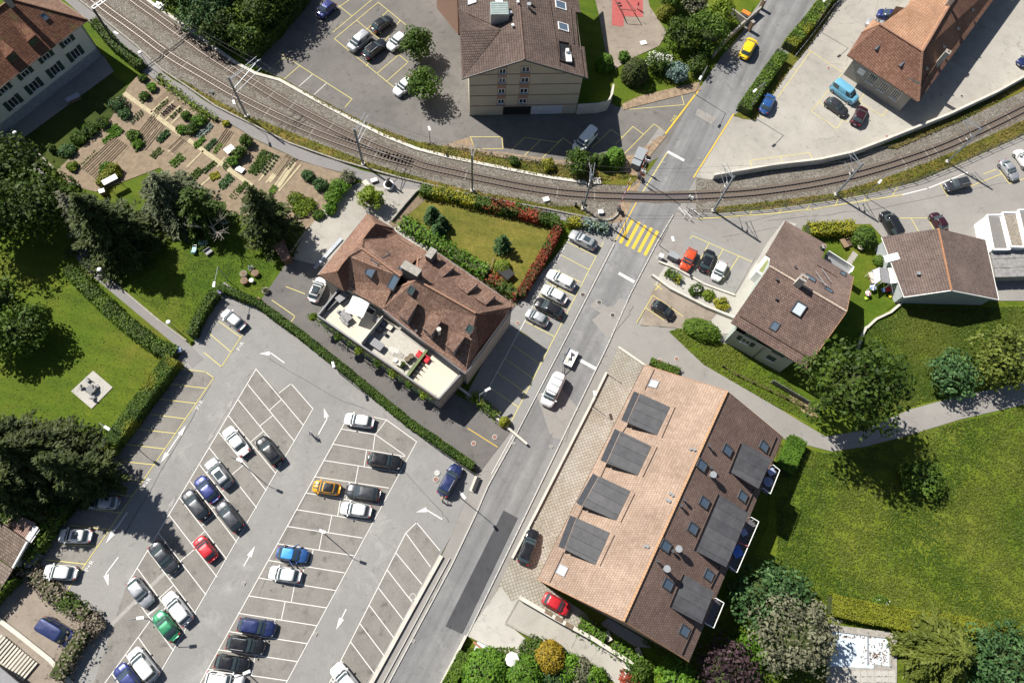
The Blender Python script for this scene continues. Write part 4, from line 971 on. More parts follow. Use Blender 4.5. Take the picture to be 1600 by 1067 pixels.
m = MB(); pl = wallplane(ga, gb); n_ = pl[1] if pl[1].y < 0 else -pl[1]; c = hit(1346,112,pl); u = Vector((-n_.y,n_.x,0)); M = Matrix((u,n_,Vector((0,0,1)))).transposed()
m.box(c+n_*.05, (1.3,.08,1.2), M=M); m.build('notice_board', M_WHITE, H)
def triangle_vent(hs, pl, px, s=.9):
    c = hit(*px, pl); n = pl[1]; up = (Vector((0,0,1)) - n*n.z).normalized(); u = up.cross(n); m = MB()
    a = c + up*s*.9; f1 = c - u*s*.4 + n*.02; f2 = c + u*s*.4 + n*.02; top = c + n*.45 + up*.05
    m.add([f1, f2, top, a], [(0,1,2),(1,3,2),(3,0,2)]); return m.build('roof_ventilator', M_LEAD, hs)
for px in ((1369,79),(1407,105)): triangle_vent(H, pA, px, 1.3)
for px in ((1457,19.5),(1436,47.5)): triangle_vent(H, pB, px, .9)
for px in ((1520,18),(1497,47),(1475,75),(1448,109)): triangle_vent(H, pC, px, .8)
chimney(H, pB, (1481,8), .7, .9, 1.8, math.atan2(dd.y, dd.x), M_PALEWALL, pots=2)
chimney(H, pC, (1466,99), .8, .8, 2.6, math.atan2(dd.y, dd.x), M_PALEWALL, pots=1)
m = MB(); p = P(1465,95,2); 
gutter(H, [S_, W_]); gutter(H, [S_, SEc])
# platform canopy on the yard side
# ================================================================ 4 grey-green house with lichen roof (right)
ZE, ZR = 5.3, 9.0
r0, r1 = P(1202.5,416,ZR), P(1323,487,ZR)
s0, s1 = P(1142.5,503.5,ZE), P(1260,575.5,ZE); n0, n1 = P(1285.7,403.5,ZE), P(1333.7,432.7,ZE)
pS_ = plane3(r0, r1, s1); pN_ = plane3(r0, r1, n1)
H = house('lichen_roof_house', 'grey-green rendered house with brown lichen-spotted roof and open skylight', 'house', s1)
fS = [r0, r1, s1, s0]; fN = [r1, r0, hit(1204,402.7,pN_), hit(1196.5,397.5,pN_), hit(1227.3,345,pN_), hit(1292.5,382.5,pN_), hit(1281.5,414,pN_), hit(1286,404,pN_), n1]
fN = [r1, r0, hit(1204,402.7,pN_), hit(1196.5,397.5,pN_), hit(1227.3,345,pN_), hit(1292.5,382.5,pN_), hit(1284,404,pN_), n1]
roS = roofpart(H, [fS], M_T_GREYB); roN = roofpart(H, [fN], tiles('brown_roof_tiles', [(.155,.112,.097),(.21,.153,.132),(.255,.19,.165)], .3, .36, .18))
capline(roS, r0, r1, M_RIDGE_L, .42, .26, .14)
b0, b1 = P(1131,534.5), P(1217.5,582)
dv = Vector((r1.x-s1.x, r1.y-s1.y, 0)).normalized(); dv2 = Vector((-(b1-b0).y, (b1-b0).x, 0)).normalized()
walls(H, [b0, b1, b1 + dv2*16.3, b0 + dv2*15.5], [fS, fN], M_RENDERG, zdef=ZE-.3)
for px, cl in (((1165.5,533),0),((1205,559.5),1)): window(H, b0, b1, px, 1.3, 1.2, shut=M_DKGREEN if not cl else None, closed=cl, mat=M_DKGREEN, frame=M_WHITE if not cl else M_DKGREEN)
for px in ((1174,526.5),(1216,552)): window(H, b0, b1, px, 1.9, .9, closed=True, mat=M_DKGREEN, frame=M_DKGREEN, sill=False)
m = MB(); pl = wallplane(b0, b1); c = hit(1188,548,pl); n_ = -pl[1] if pl[1].y > 0 else pl[1]; c += n_*.08; m.cyl(Vector((c.x,c.y,0)), Vector((c.x,c.y,5.0)), .07); m.build('downpipe', M_DKGREY, H)
skylight(H, pS_, (1247.5,482.5), 1.5, 1.75, glassm=M_PALEGLASS, frame=M_DKGREY, h=.3)
skylight(H, pS_, (1210.5,509.5), .95, 1.15)
skylight(H, pN_, (1266,435), 1.5, .75); skylight(H, pN_, (1294.5,453.5), 1.1, .6)
skylight(H, pN_, (1317,428), .8, .8)
chimney(H, pS_, (1246,444), 1.0, .9, 2.0, math.atan2((r1-r0).y, (r1-r0).x), M_PALEWALL)
chimney(H, pN_, (1283.5,389), .5, .5, .8, .2, M_DKGREEN, pots=1)
for px in ((1213,438),(1212,468),(1241.5,418)): roof_vent(H, pS_ if px[0] < 1240 else pN_, px, .12, .4)
for a, b in (((1271,427),(1287,450)),((1281,423),(1295,443.5)),((1274,439),(1293,452))):
    m = MB(); m.bar(hit(*a,pN_)+pN_[1]*.5, hit(*b,pN_)+pN_[1]*.5, .07); m.build('antenna_rod', M_LTGREY, H)
guard(H, pS_, (1156,494), (1266,560.5)); guard(H, pN_, (1276,414.5), (1308,434))
verge(H, r1, s1, M_ORWOOD); verge(H, r1, n1, M_ORWOOD); gutter(H, [s0, s1]); gutter(H, [n0, n1])
# bay with pale walls on the west, white balcony on the east
m = MB(); q = [P(1188,420,2.6), P(1202,402,2.6), P(1204,424,2.6), P(1190,430,2.6)]
m = MB(); c = [P(1182,424,3.0), P(1196,400,3.0), P(1206,406,3.0), P(1200,420,3.0), P(1190,430,3.0)]; m.slab(c, 3.0); b_ = m.build('bay', M_WHITE, H)
m = MB(); m.slab([p+Vector((0,0,.02)) for p in [P(1185,423,3.0), P(1199,405,3.0), P(1201,408,3.0), P(1191,427,3.0)]], .01); m.build('bay_floor', plain('olive_floor', (.22,.24,.10)), b_)
c = [P(1290,397,2.8), P(1329,422,2.8), P(1325,430,2.8), P(1288,408,2.8)]; m = MB(); m.slab(c, .3); b_ = m.build('balcony', M_MIDGREY, H)
m = MB(); m.bar(c[0]+Vector((0,0,.5)), c[1]+Vector((0,0,.5)), .12, 1.2); m.bar(c[1]+Vector((0,0,.5)), c[2]+Vector((0,0,.5)), .12, 1.2); m.build('parapet', M_WHITE, b_)
# ================================================================ 5 house with plain brown roof (far right)
ZE, ZR = 3.3, 6.2
q0, q1, q2, q3 = P(1378,370.5,ZE), P(1413.5,464.5,ZE), P(1560.5,468.5,ZE), P(1540,375,ZE); r0, r1 = P(1466,357,ZR), P(1486.5,454,ZR)
H = house('brown_roof_house', 'low house with plain brown tiled roof and orange ridge at the meadow edge', 'house', q1)
fL = [r0, q0, q1, r1]; fR = [r1, q2, q3, r0]
ro = roofpart(H, [fL, fR], tiles('plain_brown_tiles', [(.13,.1,.088),(.175,.135,.12),(.21,.165,.145)], .3, .36, .03, rel=.04))
capline(ro, r0, r1, plain('orange_brown_ridge', (.38,.19,.10), .8, var=.3, scale=5), .42)
walls(H, inset([q0, q1, r1, q2, q3, r0], [.4,.55,.55,.4,.4,.4]), [fL, fR], plain('blue_grey_render', (.40,.43,.44), .9), zdef=ZE-.2)
w0, w1 = inset([q0, q1, r1, q2, q3, r0], [.4,.55,.55,.4,.4,.4])[1:3]
pL, pR = plane3(*[fL[i] for i in (0,1,2)]), plane3(*[fR[i] for i in (0,1,2)])
skylight(H, pL, (1393,403), 1.0, 1.9, glassm=M_PALEGLASS, frame=M_WHITE)
roof_vent(H, pL, (1432,429.5), .18, .6, M_LTGREY)
ga, gb = P(1420,478), P(1555,482)
verge(H, q1, r1, M_WHITE); verge(H, r1, q2, M_WHITE); verge(H, q2, q3, M_WHITE); gutter(H, [q0, q1], mat=M_WHITE)
# ================================================================ 6 tiled house block with terraces (centre)
H = house('tiled_terrace_house', 'old house block with mottled red clay roofs and three cream roof terraces', 'house', P(688,638))
ZE, ZR = 7.2, 11.4; ZW, ZWR = 6.8, 10.6; TZ = 3.9
Wf = lambda *l: pt(l)
wing_n = Wf((572.7,334.5,ZW),(579.4,335.5,ZW+.1),(586,349.4,ZWR-.6),(567.5,373.6,ZWR-.1),(565.5,388.5,ZWR),(545.4,400,ZWR-.3),(526,424,ZWR-.9),(496.3,429.5,ZW))
wing_hip = Wf((496.3,429.5,ZW),(526,424,ZWR-.9),(537.5,455,ZW))
wing_hip2 = Wf((579.4,335.5,ZW+.1),(615,357,ZW),(586,349.4,ZWR-.6))
dk1 = Wf((586,349.4,ZWR-.6),(615,357,ZW),(620.4,365.4,ZW),(567.5,373.6,ZWR-.1)); dk2 = Wf((545.4,400,ZWR-.3),(545,452,ZW),(537.5,455,ZW),(526,424,ZWR-.9))
wn = Wf((565.5,388.5,ZWR),(567.5,373.6,ZWR-.1),(620.4,365.4,ZW),(668,393,ZW),(652.5,402.5,ZW+.9),(626,432,ZWR)); ws = Wf((565.5,388.5,ZWR),(626,432,ZWR),(611,454,ZW+1.2),(597.5,482.5,ZW),(545,452,ZW),(545.4,400,ZWR-.3))
eh = Wf((611.5,453.5,ZE),(652.7,402.5,ZE),(651,437.5,ZR)); 
en = Wf((651,437.5,ZR),(652.7,402.5,ZE+.9),(675,389.3,ZE),(805.3,477.5,ZE),(789,494,ZE+.2),(743.5,489.5,ZR)); ee = Wf((743.5,489.5,ZR),(789,494,ZE+.2),(750.5,543.5,ZE+.2)); es = Wf((651,437.5,ZR),(743.5,489.5,ZR),(750.5,543.5,ZE+.2),(727.4,583.5,ZE),(597.5,482.5,ZE),(611.5,453.5,ZE+.9))
M_T_MIX = tiles('mottled_red_tiles', [(.18,.10,.072),(.285,.175,.13),(.385,.27,.205)], .22, .33, .25)
rW = roofpart(H, [wing_n, wing_hip2, wing_hip], M_T_MIX); M_SH = tiles('mottled_tiles_shade_tinted', [(.12,.06,.045),(.18,.095,.07),(.25,.14,.10)], .22, .33, .3)  # darker tile copy, shade on the faces turned from the sun painted in
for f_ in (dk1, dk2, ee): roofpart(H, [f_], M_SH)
rN = roofpart(H, [wn, ws], M_T_MIX); rE2 = roofpart(H, [eh, en, es], M_T_OLD)
for o, L_ in ((rW, ((586,349.4,ZWR-.6,526,424,ZWR-.9),)), (rN, ((565.5,388.5,ZWR,626,432,ZWR),)), (rE2, ((651,437.5,ZR,743.5,489.5,ZR),(651,437.5,ZR,611.5,453.5,ZE+.9),(651,437.5,ZR,652.7,402.5,ZE+.9)))):
    for (x0,y0,z0,x1,y1,z1) in L_: capline(o, P(x0,y0,z0), P(x1,y1,z1), M_RIDGE, .42, .26, .14)
allf = [wing_n, wing_hip, wing_hip2, dk1, dk2, wn, ws, eh, en, ee, es]
walls(H, [P(675,389,ZE).lerp(P(611,453,ZE),.06), P(800,480,ZE), P(729,577,ZE), P(603,483,ZE)], allf, M_RENDERGREY, zdef=ZE-.4)
walls(H, [P(576,341,ZW), P(616,361,ZW), P(657,393,ZW), P(603,480,ZW), P(545,449,ZW), P(503,428,ZW)], allf, M_RENDERGREY, zdef=ZW-.3)
pEN, pES, pWS, pWN = plane3(en[0], en[3], en[5]), plane3(es[0], es[3], es[4]), plane3(ws[0], ws[1], ws[4]), plane3(wn[0], wn[2], wn[5])
for q in (((638,463),(654.7,472),(621.7,490.7),(636,502)),((673.5,488.5),(692,498),(660,512.5),(673.5,524.5)),((711,512.5),(729,523),(695.5,538.5),(708.7,550.6))):
    bl, br, fl, fr = q; dormer(H, pES, bl, br, fl, fr, 1.9, M_T_OLD, M_ZINC, win=1)
for q in (((673.5,421.7),(691.5,433.7),(690.7,405),(711,416.5)),((712,445),(729.7,459.5),(729,429),(748.5,442)),((741,466),(759,477),(758,449),(776,460))):
    bl, br, fl, fr = q; dormer(H, pEN, bl, br, fl, fr, 1.4, M_T_OLD, M_ZINC, win=1)
skylight(H, pWN, (576.5,382), .8, 1.0, glassm=M_PALEGLASS); skylight(H, pWN, (598.5,397.5), 1.1, 1.5); skylight(H, pWN, (631.5,420), 1.1, 1.4, glassm=M_SKYGLASS)
skylight(H, pWS, (559,404), 1.0, 1.4); skylight(H, pWS, (581,420), 1.2, 2.2); skylight(H, pWS, (615,441), 1.0, 2.0)
skylight(H, pES, (643,453.5), .8, 1.0, glassm=M_DKGREEN); skylight(H, pES, (734,514), .8, 1.0, glassm=M_DKGREEN)
ang = math.atan2((P(743,489)-P(651,437)).y, (P(743,489)-P(651,437)).x)
M_CHIM = plain('dark_slate_chimney', (.085,.08,.08), .8, var=.3, scale=3)
chimney(H, pEN, (675,409), .95, 1.5, 2.6, ang, M_CHIM, pots=0); chimney(H, plane3(*eh), (645,433), 1.1, 2.6, 2.6, ang+1.57, M_CHIM, pots=0)
roof_vent(H, pES, (686.5,521), .2, 1.6, M_PALEWALL, name='flue'); roof_vent(H, pES, (650.5,519), .12, .5)
guard(H, pWN, (622,373), (656,394)); guard(H, pEN, (688,398), (803,477)); guard(H, pES, (601,489), (722,577))
gutter(H, [P(675,389.3,ZE), P(805.3,477.5,ZE), P(727.4,583.5,ZE), P(597.5,482.5,ZE)], mat=M_ZINC); gutter(H, [P(572.7,334.5,ZW), P(496.3,429.5,ZW)], mat=M_ZINC)
# terrace block
tp = [P(x, y, TZ) for x, y in ((497,496),(686,627.5),(728,580),(597.5,485),(545,452),(531,455))]
m = MB(); m.slab(tp, TZ); tb = m.build('terrace_block', M_STONEWALL, H)
def onterr(px, z=TZ): return P(*px, z)
def slabs(parent, c4, mat, name='terrace_floor', z=.03):
    m = MB(); m.slab([onterr(p) + Vector((0,0,z)) for p in c4], z-.005); return m.build(name, mat, parent)
slabs(H, [(503,496),(567,541),(600,500),(545,456),(533,459)], M_CREAMTILE); slabs(H, [(569,542),(636,589),(668,547),(601,500)], plain('grey_terrace_slab', (.42,.40,.35), .85)); slabs(H, [(638,590),(686,622),(722,578),(670,549)], M_CREAMTILE)
def parapet(pts, w, h, mat, name='parapet'):
    m = MB(); q = [onterr(p) for p in pts]
    for a, b in zip(q, q[1:]): m.bar(a + Vector((0,0,h/2)), b + Vector((0,0,h/2)), w, h)
    return m.build(name, mat, H)
parapet([(531,456),(498.5,496.5),(686,625.5),(726,581)], .22, .95, M_MIDGREY)
parapet([(511,486),(540,458)], .5, .5, M_DKGREY, 'planter_box')
parapet([(506,501),(683,624)], .35, .5, M_DARKWOOD, 'planter_box')
pa = parapet([(567,541),(600,500)], .12, 1.6, glass('frosted_screen', (.45,.45,.40), .4), 'privacy_screen')
parapet([(637,590),(668,549)], .35, .8, plain('green_trellis', (.12,.16,.06)), 'trellis')
for k in range(7): parapet([(644+k*4.5,586-k*5.8),(652+k*4.5,591-k*5.8)], .08, .5, M_DARKWOOD, 'trellis_rung') if k < 4 else None

# ================================================================ 7 white house with dark green shutters (top left)
E0 = P(137,31,7.6); Wd = P(0,136,7.6); u = (Wd - E0); u.z = 0; u.normalize(); v = Vector((u.y, -u.x, 0))
if v.y < 0: v = -v
Lh, Dh, ze, zr = 30.0, 13.0, 7.6, 12.4
A_ = E0; B_ = E0 + u*Lh; C_ = B_ + v*Dh; D_ = E0 + v*Dh
K1 = E0 + u*6.2 + v*6.5; K1.z = zr; K2 = B_ - u*6 + v*6.5; K2.z = zr
H = house('shuttered_white_house', 'large white house with dark green shutters and mossy tiled hip roof', 'house', A_)
fs_ = [[A_, B_, K2, K1], [A_, K1, D_], [D_, K1, K2, C_], [B_, C_, K2]]
r_ = roofpart(H, [fs_[0], fs_[2], fs_[3]], M_T_WHITEH); r2 = roofpart(H, [fs_[1]], M_T_MIX)
capline(r_, A_, K1); capline(r_, K1, K2)
fpH = [A_ + u*1.1 + v*.9, B_ - u*1 + v*.9, C_ - u*1 - v*.9, D_ + u*1.1 - v*.9]
walls(H, fpH, fs_, M_RENDERW, zdef=7.3)
wa, wb = Vector((fpH[0].x, fpH[0].y, 0)), Vector((fpH[1].x, fpH[1].y, 0)); pl = wallplane(wa, wb); n_ = pl[1] if pl[1].y < 0 else -pl[1]
# stone base, proud of the wall
m = MB(); m.bar(wa + n_*.04 + Vector((0,0,.9)), wb + n_*.04 + Vector((0,0,.9)), .1, 1.8); m.build('plinth', plain('blue_grey_stone', (.30,.31,.34), .9, var=.2), H)
for px in ((105,65),(72,89),(39.5,115),(6,140)): window(H, wa, wb, px, 1.3, 1.0, shut=M_DKGREEN)
for px in ((117.5,84),(86,109),(53,134.5),(20.5,160)): window(H, wa, wb, px, 1.4, 1.75, shut=M_DKGREEN)
for px in ((128,100),(97,124),(66,150),(34,175)): window(H, wa, wb, px, 1.1, .7, sill=False, frame=M_MIDGREY)
m = MB(); p = wa + n_*.15; m.cyl(Vector((p.x,p.y,0)), Vector((p.x,p.y,7.2)), .07); m.build('downpipe', M_DKGREY, H)
gutter(H, [A_, B_]); gutter(H, [A_, D_])
pF = plane3(A_, B_, K1)
for q in (((19,35),(38,37) ,(42.5,66.5),(56,55)),((-5,66),(4,64),(8,92),(22.5,79))):
    bl, br, fl, fr = q; dormer(H, pF, bl, br, fl, fr, 1.6, M_T_WHITEH, M_DARKWOOD)
chimney(H, pF, (15,6), .8, 1.1, 2.2, math.atan2(u.y, u.x), M_STONEWALL, pots=1); skylight(H, pF, (70,27), .7, .9)

# ================================================================ 8 garages and sheds at the right edge
def flat_box(name, label, cat, px, h, wallm, topm, rim=.25, rimm=None):
    c = [P(x, y, h) for x, y in px]; t = house(name, label, cat, c[0])
    m = MB(); m.slab(c, h); m.build('wall', wallm, t)
    ii = inset(c, .3); m = MB(); m.slab([Vector((p.x, p.y, h+.03)) for p in ii], .025); m.build('roof', topm, t)
    m = MB()
    for i in range(len(c)): m.bar(c[i] + Vector((0,0,.1)), c[(i+1) % len(c)] + Vector((0,0,.1)), .26, .22)
    m.build('parapet', rimm or M_WHITE, t); return t
M_GRAVELROOF = plain('gravel_roof', (.19,.18,.17), .95, var=.25, scale=6)
flat_box('garage', 'white flat-roofed garage with grey gravel top right of the brown roof house', 'garage', [(1541,337),(1564,336.5),(1577,390.5),(1551.5,390.5)], 3.0, M_WHITE, M_GRAVELROOF)
flat_box('garage', 'second flat-roofed garage with pebble patches beside the white garage', 'garage', [(1565,333),(1589,332.5),(1602,387),(1578.5,386)], 3.3, M_WHITE, plain('pebble_roof', (.24,.21,.17), .95, var=.45, scale=4))
flat_box('garage', 'third flat-roofed garage cut by the right picture edge', 'garage', [(1590,329),(1640,328),(1650,380),(1603,385)], 3.6, M_WHITE, M_GRAVELROOF)
H = house('workshop', 'low building with grey corrugated sheet roof below the garages', 'shed', P(1550,430))
cc = [P(1547,391,2.4), P(1620,388,2.4), P(1625,432,2.2), P(1556,434,2.2)]; m = MB(); m.slab(inset(cc, .3) and [Vector((p.x,p.y,2.1)) for p in inset(cc, .3)], 2.1); m.build('wall', M_STONEWALL, H)
M_ETERNIT = plain('fibre_cement', (.24,.235,.23), .9, var=.3, scale=2)
for i in range(6):
    for j in range(3):
        a, b = i/6, (i+1)/6; c_, d_ = j/3, (j+1)/3
        def bl(s, t): return cc[0].lerp(cc[1], s).lerp(cc[3].lerp(cc[2], s), t)
        zz = Vector((0,0,.03*((i+j) % 3)))
        m = MB(); m.slab([bl(a, c_)+zz, bl(b-.008, c_)+zz, bl(b-.008, d_-.015)+zz, bl(a, d_-.015)+zz], .05); m.build('roof_sheet', M_ETERNIT, H)
# veranda of the brown-roof house
H = house('veranda', 'small lean-to veranda with white and grey roof panels left of the brown roof house', 'lean-to', P(1370,440))
for q, mt in ((((1388,419),(1406,417.5),(1409.5,441),(1392,443)),M_WHITE),(((1375,418),(1387,420),(1391,443),(1378,441)),M_MIDGREY),(((1364,422),(1374,418),(1376,438),(1367,444)),plain('lilac_panel', (.55,.52,.66), .5))):
    m = MB(); m.slab([P(x, y, 2.5) for x, y in q], .08); m.build('roof_panel', mt, H)
    for x, y in q: 
        m = MB(); p = P(x, y, 0); pz = P(x, y, 2.45); m.cyl(Vector((pz.x, pz.y, 0)), pz, .05, n=6); m.build('post', M_WHITE, H)
# ================================================================ 9 sheds at the lower left edge
H = house('tiled_shed', 'grey-brown tiled shed roof at the left edge above the lower yard', 'shed', P(30,890))
q = pt([(-40,760,3.2),(3,818,3.4),(43,846,3.2),(38,865,2.6),(20,887,2.6),(-40,845,2.6)])
f1 = pt([(3,818,3.4),(43,846,2.5),(39,867,2.5),(20,887.5,2.5),(-50,838,2.5),(-50,780,3.6)])
f1 = pt([(3,818.5,3.6),(43,846,3.6),(20,887.5,2.5),(-20,858,2.5)]); ro = roofpart(H, [f1, pt([(-90,752,3.6),(3,818.5,3.6),(-20,858,2.5),(-113,790,2.5)])], M_T_SHED, .15)
f2 = pt([(-20,860,2.9),(20,889,2.9),(-2,925,2.0),(-60,885,2.0)]); roofpart(H, [f2], tiles('large_grey_tiles', [(.15,.12,.10),(.22,.18,.15),(.27,.22,.19)], .42, .45, .1), .15)
m = MB(); m.bar(P(43,846,3.5), P(20,887.5,2.4), .2, .3); m.build('verge_board', M_WHITE, H)
m = MB(); m.slab([p - Vector((0,0,.3)) for p in pt([(0,822,3),(40,848,3),(20,884,2.5),(-60,835,2.5)])], 2.2); m.build('wall', M_STONEWALL, H)
H = house('corrugated_lean_to', 'reddish corrugated lean-to roof with white edge beside the tiled shed', 'shed', P(40,840))
cc = pt([(25,803,2.7),(56,817,2.7),(41,845,2.5),(5,818,2.6)])
for k in range(16):
    a, b = k/16, (k+.62)/16
    m = MB(); m.slab([cc[0].lerp(cc[1], a), cc[0].lerp(cc[1], b), cc[3].lerp(cc[2], b), cc[3].lerp(cc[2], a)], .08); m.build('corrugation', plain('rust_pink_sheet', (.36,.24,.20), .8) if k == 0 else MATS['rust_pink_sheet'], H)
m = MB(); m.slab([p - Vector((0,0,.09)) for p in cc], .05); m.build('base_sheet', plain('dark_sheet', (.12,.08,.07)), H)
m = MB(); m.bar(P(57,822,2.7), P(42,845,2.5), .7, .1); m.bar(P(60,826,2.5), P(46,847,2.4), .5, .1); m.build('white_edge_sheet', M_WHITE, H)
# small house roof corner bottom left with railing and stairs
H = house('corner_roof', 'grey metal roof corner below the steps at the bottom left', 'roof', P(0,1067))
m = MB(); m.slab(pt([(-60,1010,2.5),(0,1042,2.5),(30,1067,2.5),(30,1130,2.5),(-60,1130,2.5)]), .25); m.build('roof', M_MIDGREY, H)
t = empty('stairs', P(20,1020), 'flight of pale steps descending at the lower left corner', 'stairs')
a, b = P(-6,1003), P(50,1050); d = (b-a)
for k in range(14):
    c = a + d*((k+.5)/14); m = MB(); ang = math.atan2(d.y, d.x); m.box(c + Vector((0,0,.5-.02*k)), (d.length/14*.55, 2.4, .12), rz=ang); m.build('step', M_PALEWALL, t)
# small garden shed roof among the conifers
H = house('garden_shed', 'brown tiled garden shed half hidden beside the dark conifer', 'shed', P(440,395))
ro = roofpart(H, [pt([(427,385,3.0),(443,374,3.0),(455,402,2.3),(441,408,2.3)])], M_T_OLD, .12)
m = MB(); m.slab([p - Vector((0,0,.15)) for p in pt([(429,387,2.4),(443,377,2.4),(452,400,2.2),(441,405,2.2)])], 2.1); m.build('wall', M_DARKWOOD, H)
# swimming pool
M_POOLW = plain('pool_lining', (.52,.60,.66), .6, var=.1)
t = empty('swimming_pool', P(1300,980), 'drained pale blue swimming pool with grey rim behind the yellow hedge', 'swimming pool')
rim = [(1296,975),(1402,988),(1401,1090),(1290,1090)]; inn = [(1298,984),(1391,996),(1391,1041),(1366,1037),(1365,1044),(1298,1040)]
m = MB(); m.slab([P(x, y, .25) for x, y in rim], .2); m.build('rim', M_STONEWALL, t)
m = MB(); m.slab([P(x, y, .29) for x, y in inn], .03); lin = m.build('lining', M_POOLW, t)
m = MB()
pp = [P(x, y, .32) for x, y in inn[:3]]
for a, b in zip(pp, pp[1:]): m.bar(a, b, .25, .25)
m.build('coping', M_STONEWALL, t)
m = MB(); m.bar(P(1356,986,.36), P(1356,1038,.36), .12, .1); m.build('lane_bar', M_MIDGREY, lin)
m = MB()
for i in range(160):
    x, y = random.gauss(1362, 9), random.gauss(1023, 8)
    if random.random() < .35: x, y = random.uniform(1300,1390), 987 + (x-1300)*.12
    if random.random() < .2: x, y = random.gauss(1381,3), random.uniform(1000,1035)
    c = P(x, min(y,1038), .30); m.box(c, (.18,.13,.03), rz=random.uniform(0,3))
o = m.build('fallen_leaves', M_WOOD, t); o['kind'] = 'stuff'
m = MB()
for i in range(7):
    for j in range(3):
        c = P(1328+i*11, 1052+j*9, .27); m.box(c, (.85,.7,.06), rz=random.uniform(-.3,.3))
o = m.build('crazy_paving', M_CONC2, t)
# ================================================================ vehicles
def paint(name, col, metal=.25, rough=.28):
    m = bpy.data.materials.new(name); m.use_nodes = True; b = m.node_tree.nodes['Principled BSDF']
    nt = m.node_tree; oc = N(nt, 'ShaderNodeTexCoord').outputs['Object']
    f = noise(nt, oc, 1.3, 4)
    c = ramp(nt, f, [(.3, tuple(v*.9 for v in col)), (.7, tuple(min(1, v*1.06) for v in col))]); lk(nt, c, b.inputs['Base Color'])
    r = ramp(nt, f, [(.3, (rough,)*3), (.8, (rough+.18,)*3)]); lk(nt, r, b.inputs['Roughness'])
    b.inputs['Metallic'].default_value = metal
    b.inputs['Coat Weight'].default_value = .5; b.inputs['Coat Roughness'].default_value = .08
    return m
CP = {'white': paint('white_car_paint', (.74,.74,.73), 0, .3), 'silver': paint('silver_car_paint', (.42,.43,.45), .5, .35), 'grey': paint('grey_car_paint', (.048,.052,.06), .4),
      'black': paint('black_car_paint', (.016,.017,.02), .2, .2), 'navy': paint('navy_car_paint', (.02,.032,.11), .3), 'blue': paint('blue_car_paint', (.03,.10,.30), .3),
      'violet': paint('violet_blue_car_paint', (.03,.042,.17), .3), 'red': paint('red_car_paint', (.50,.02,.03), .1), 'orange': paint('orange_red_car_paint', (.60,.075,.025), .1), 'green': paint('green_car_paint', (.04,.25,.12), .3),
      'yellow': paint('yellow_car_paint', (.76,.52,.01), 0), 'amber': paint('amber_car_paint', (.72,.33,.01), .1), 'darkred': paint('dark_red_car_paint', (.045,.012,.02), .3), 'lightblue': paint('light_blue_car_paint', (.16,.42,.58), .1), 'sky': paint('bright_blue_roof_paint', (.06,.32,.65), .1)}
M_CGLASS = glass('car_glass', (.045,.065,.072), .08); M_TYRE = plain('tyre_rubber', (.018,.018,.018), .9); M_RIM = plain('wheel_rim', (.35,.35,.36), .35, .7)  # car glass tint carries a painted blue-grey sky reflection
M_HEAD = glass('headlight_glass', (.6,.62,.64), .1); M_TAIL = glass('taillight_glass', (.35,.01,.01), .2); M_TRIM = plain('black_trim', (.025,.025,.026), .6)
M_PLATE = plain('number_plate', (.7,.7,.68), .5)
# type: L, W, H, belt, hood height at nose, windscreen base x, roof front x, roof rear x, rear base x, rear deck height
TYPES = {'hatch': (4.05,1.74,1.47,.93,.70,1.02,.32,-1.32,-1.80,.88), 'small': (3.65,1.66,1.50,.93,.72,1.02,.38,-1.20,-1.62,.88), 'estate': (4.62,1.80,1.47,.95,.70,1.12,.38,-1.72,-2.16,.92),
         'suv': (4.55,1.86,1.68,1.06,.88,1.12,.45,-1.70,-2.08,1.02), 'sedan': (4.65,1.80,1.44,.94,.70,1.15,.42,-.95,-1.62,1.02), 'mpv': (4.5,1.82,1.66,1.0,.80,1.45,.62,-1.75,-2.08,.95),
         'van': (4.9,1.92,1.93,1.12,.95,1.62,1.02,-2.28,-2.42,1.1), 'beetle': (4.1,1.75,1.50,.92,.66,.95,.30,-.95,-1.72,.86), 'coupe': (4.1,1.76,1.36,.90,.68,.85,.2,-.95,-1.55,.92)}
def sup(t, a, b, n):
    c, s = math.cos(t), math.sin(t)
    return (a*math.copysign(abs(c)**(2/n), c), b*math.copysign(abs(s)**(2/n), s))
for _k, _v in list(TYPES.items()):
    _v = list(_v); _v[5] += .10; _v[6] -= .08; _v[7] += .08; TYPES[_k] = tuple(_v)
CM = {}
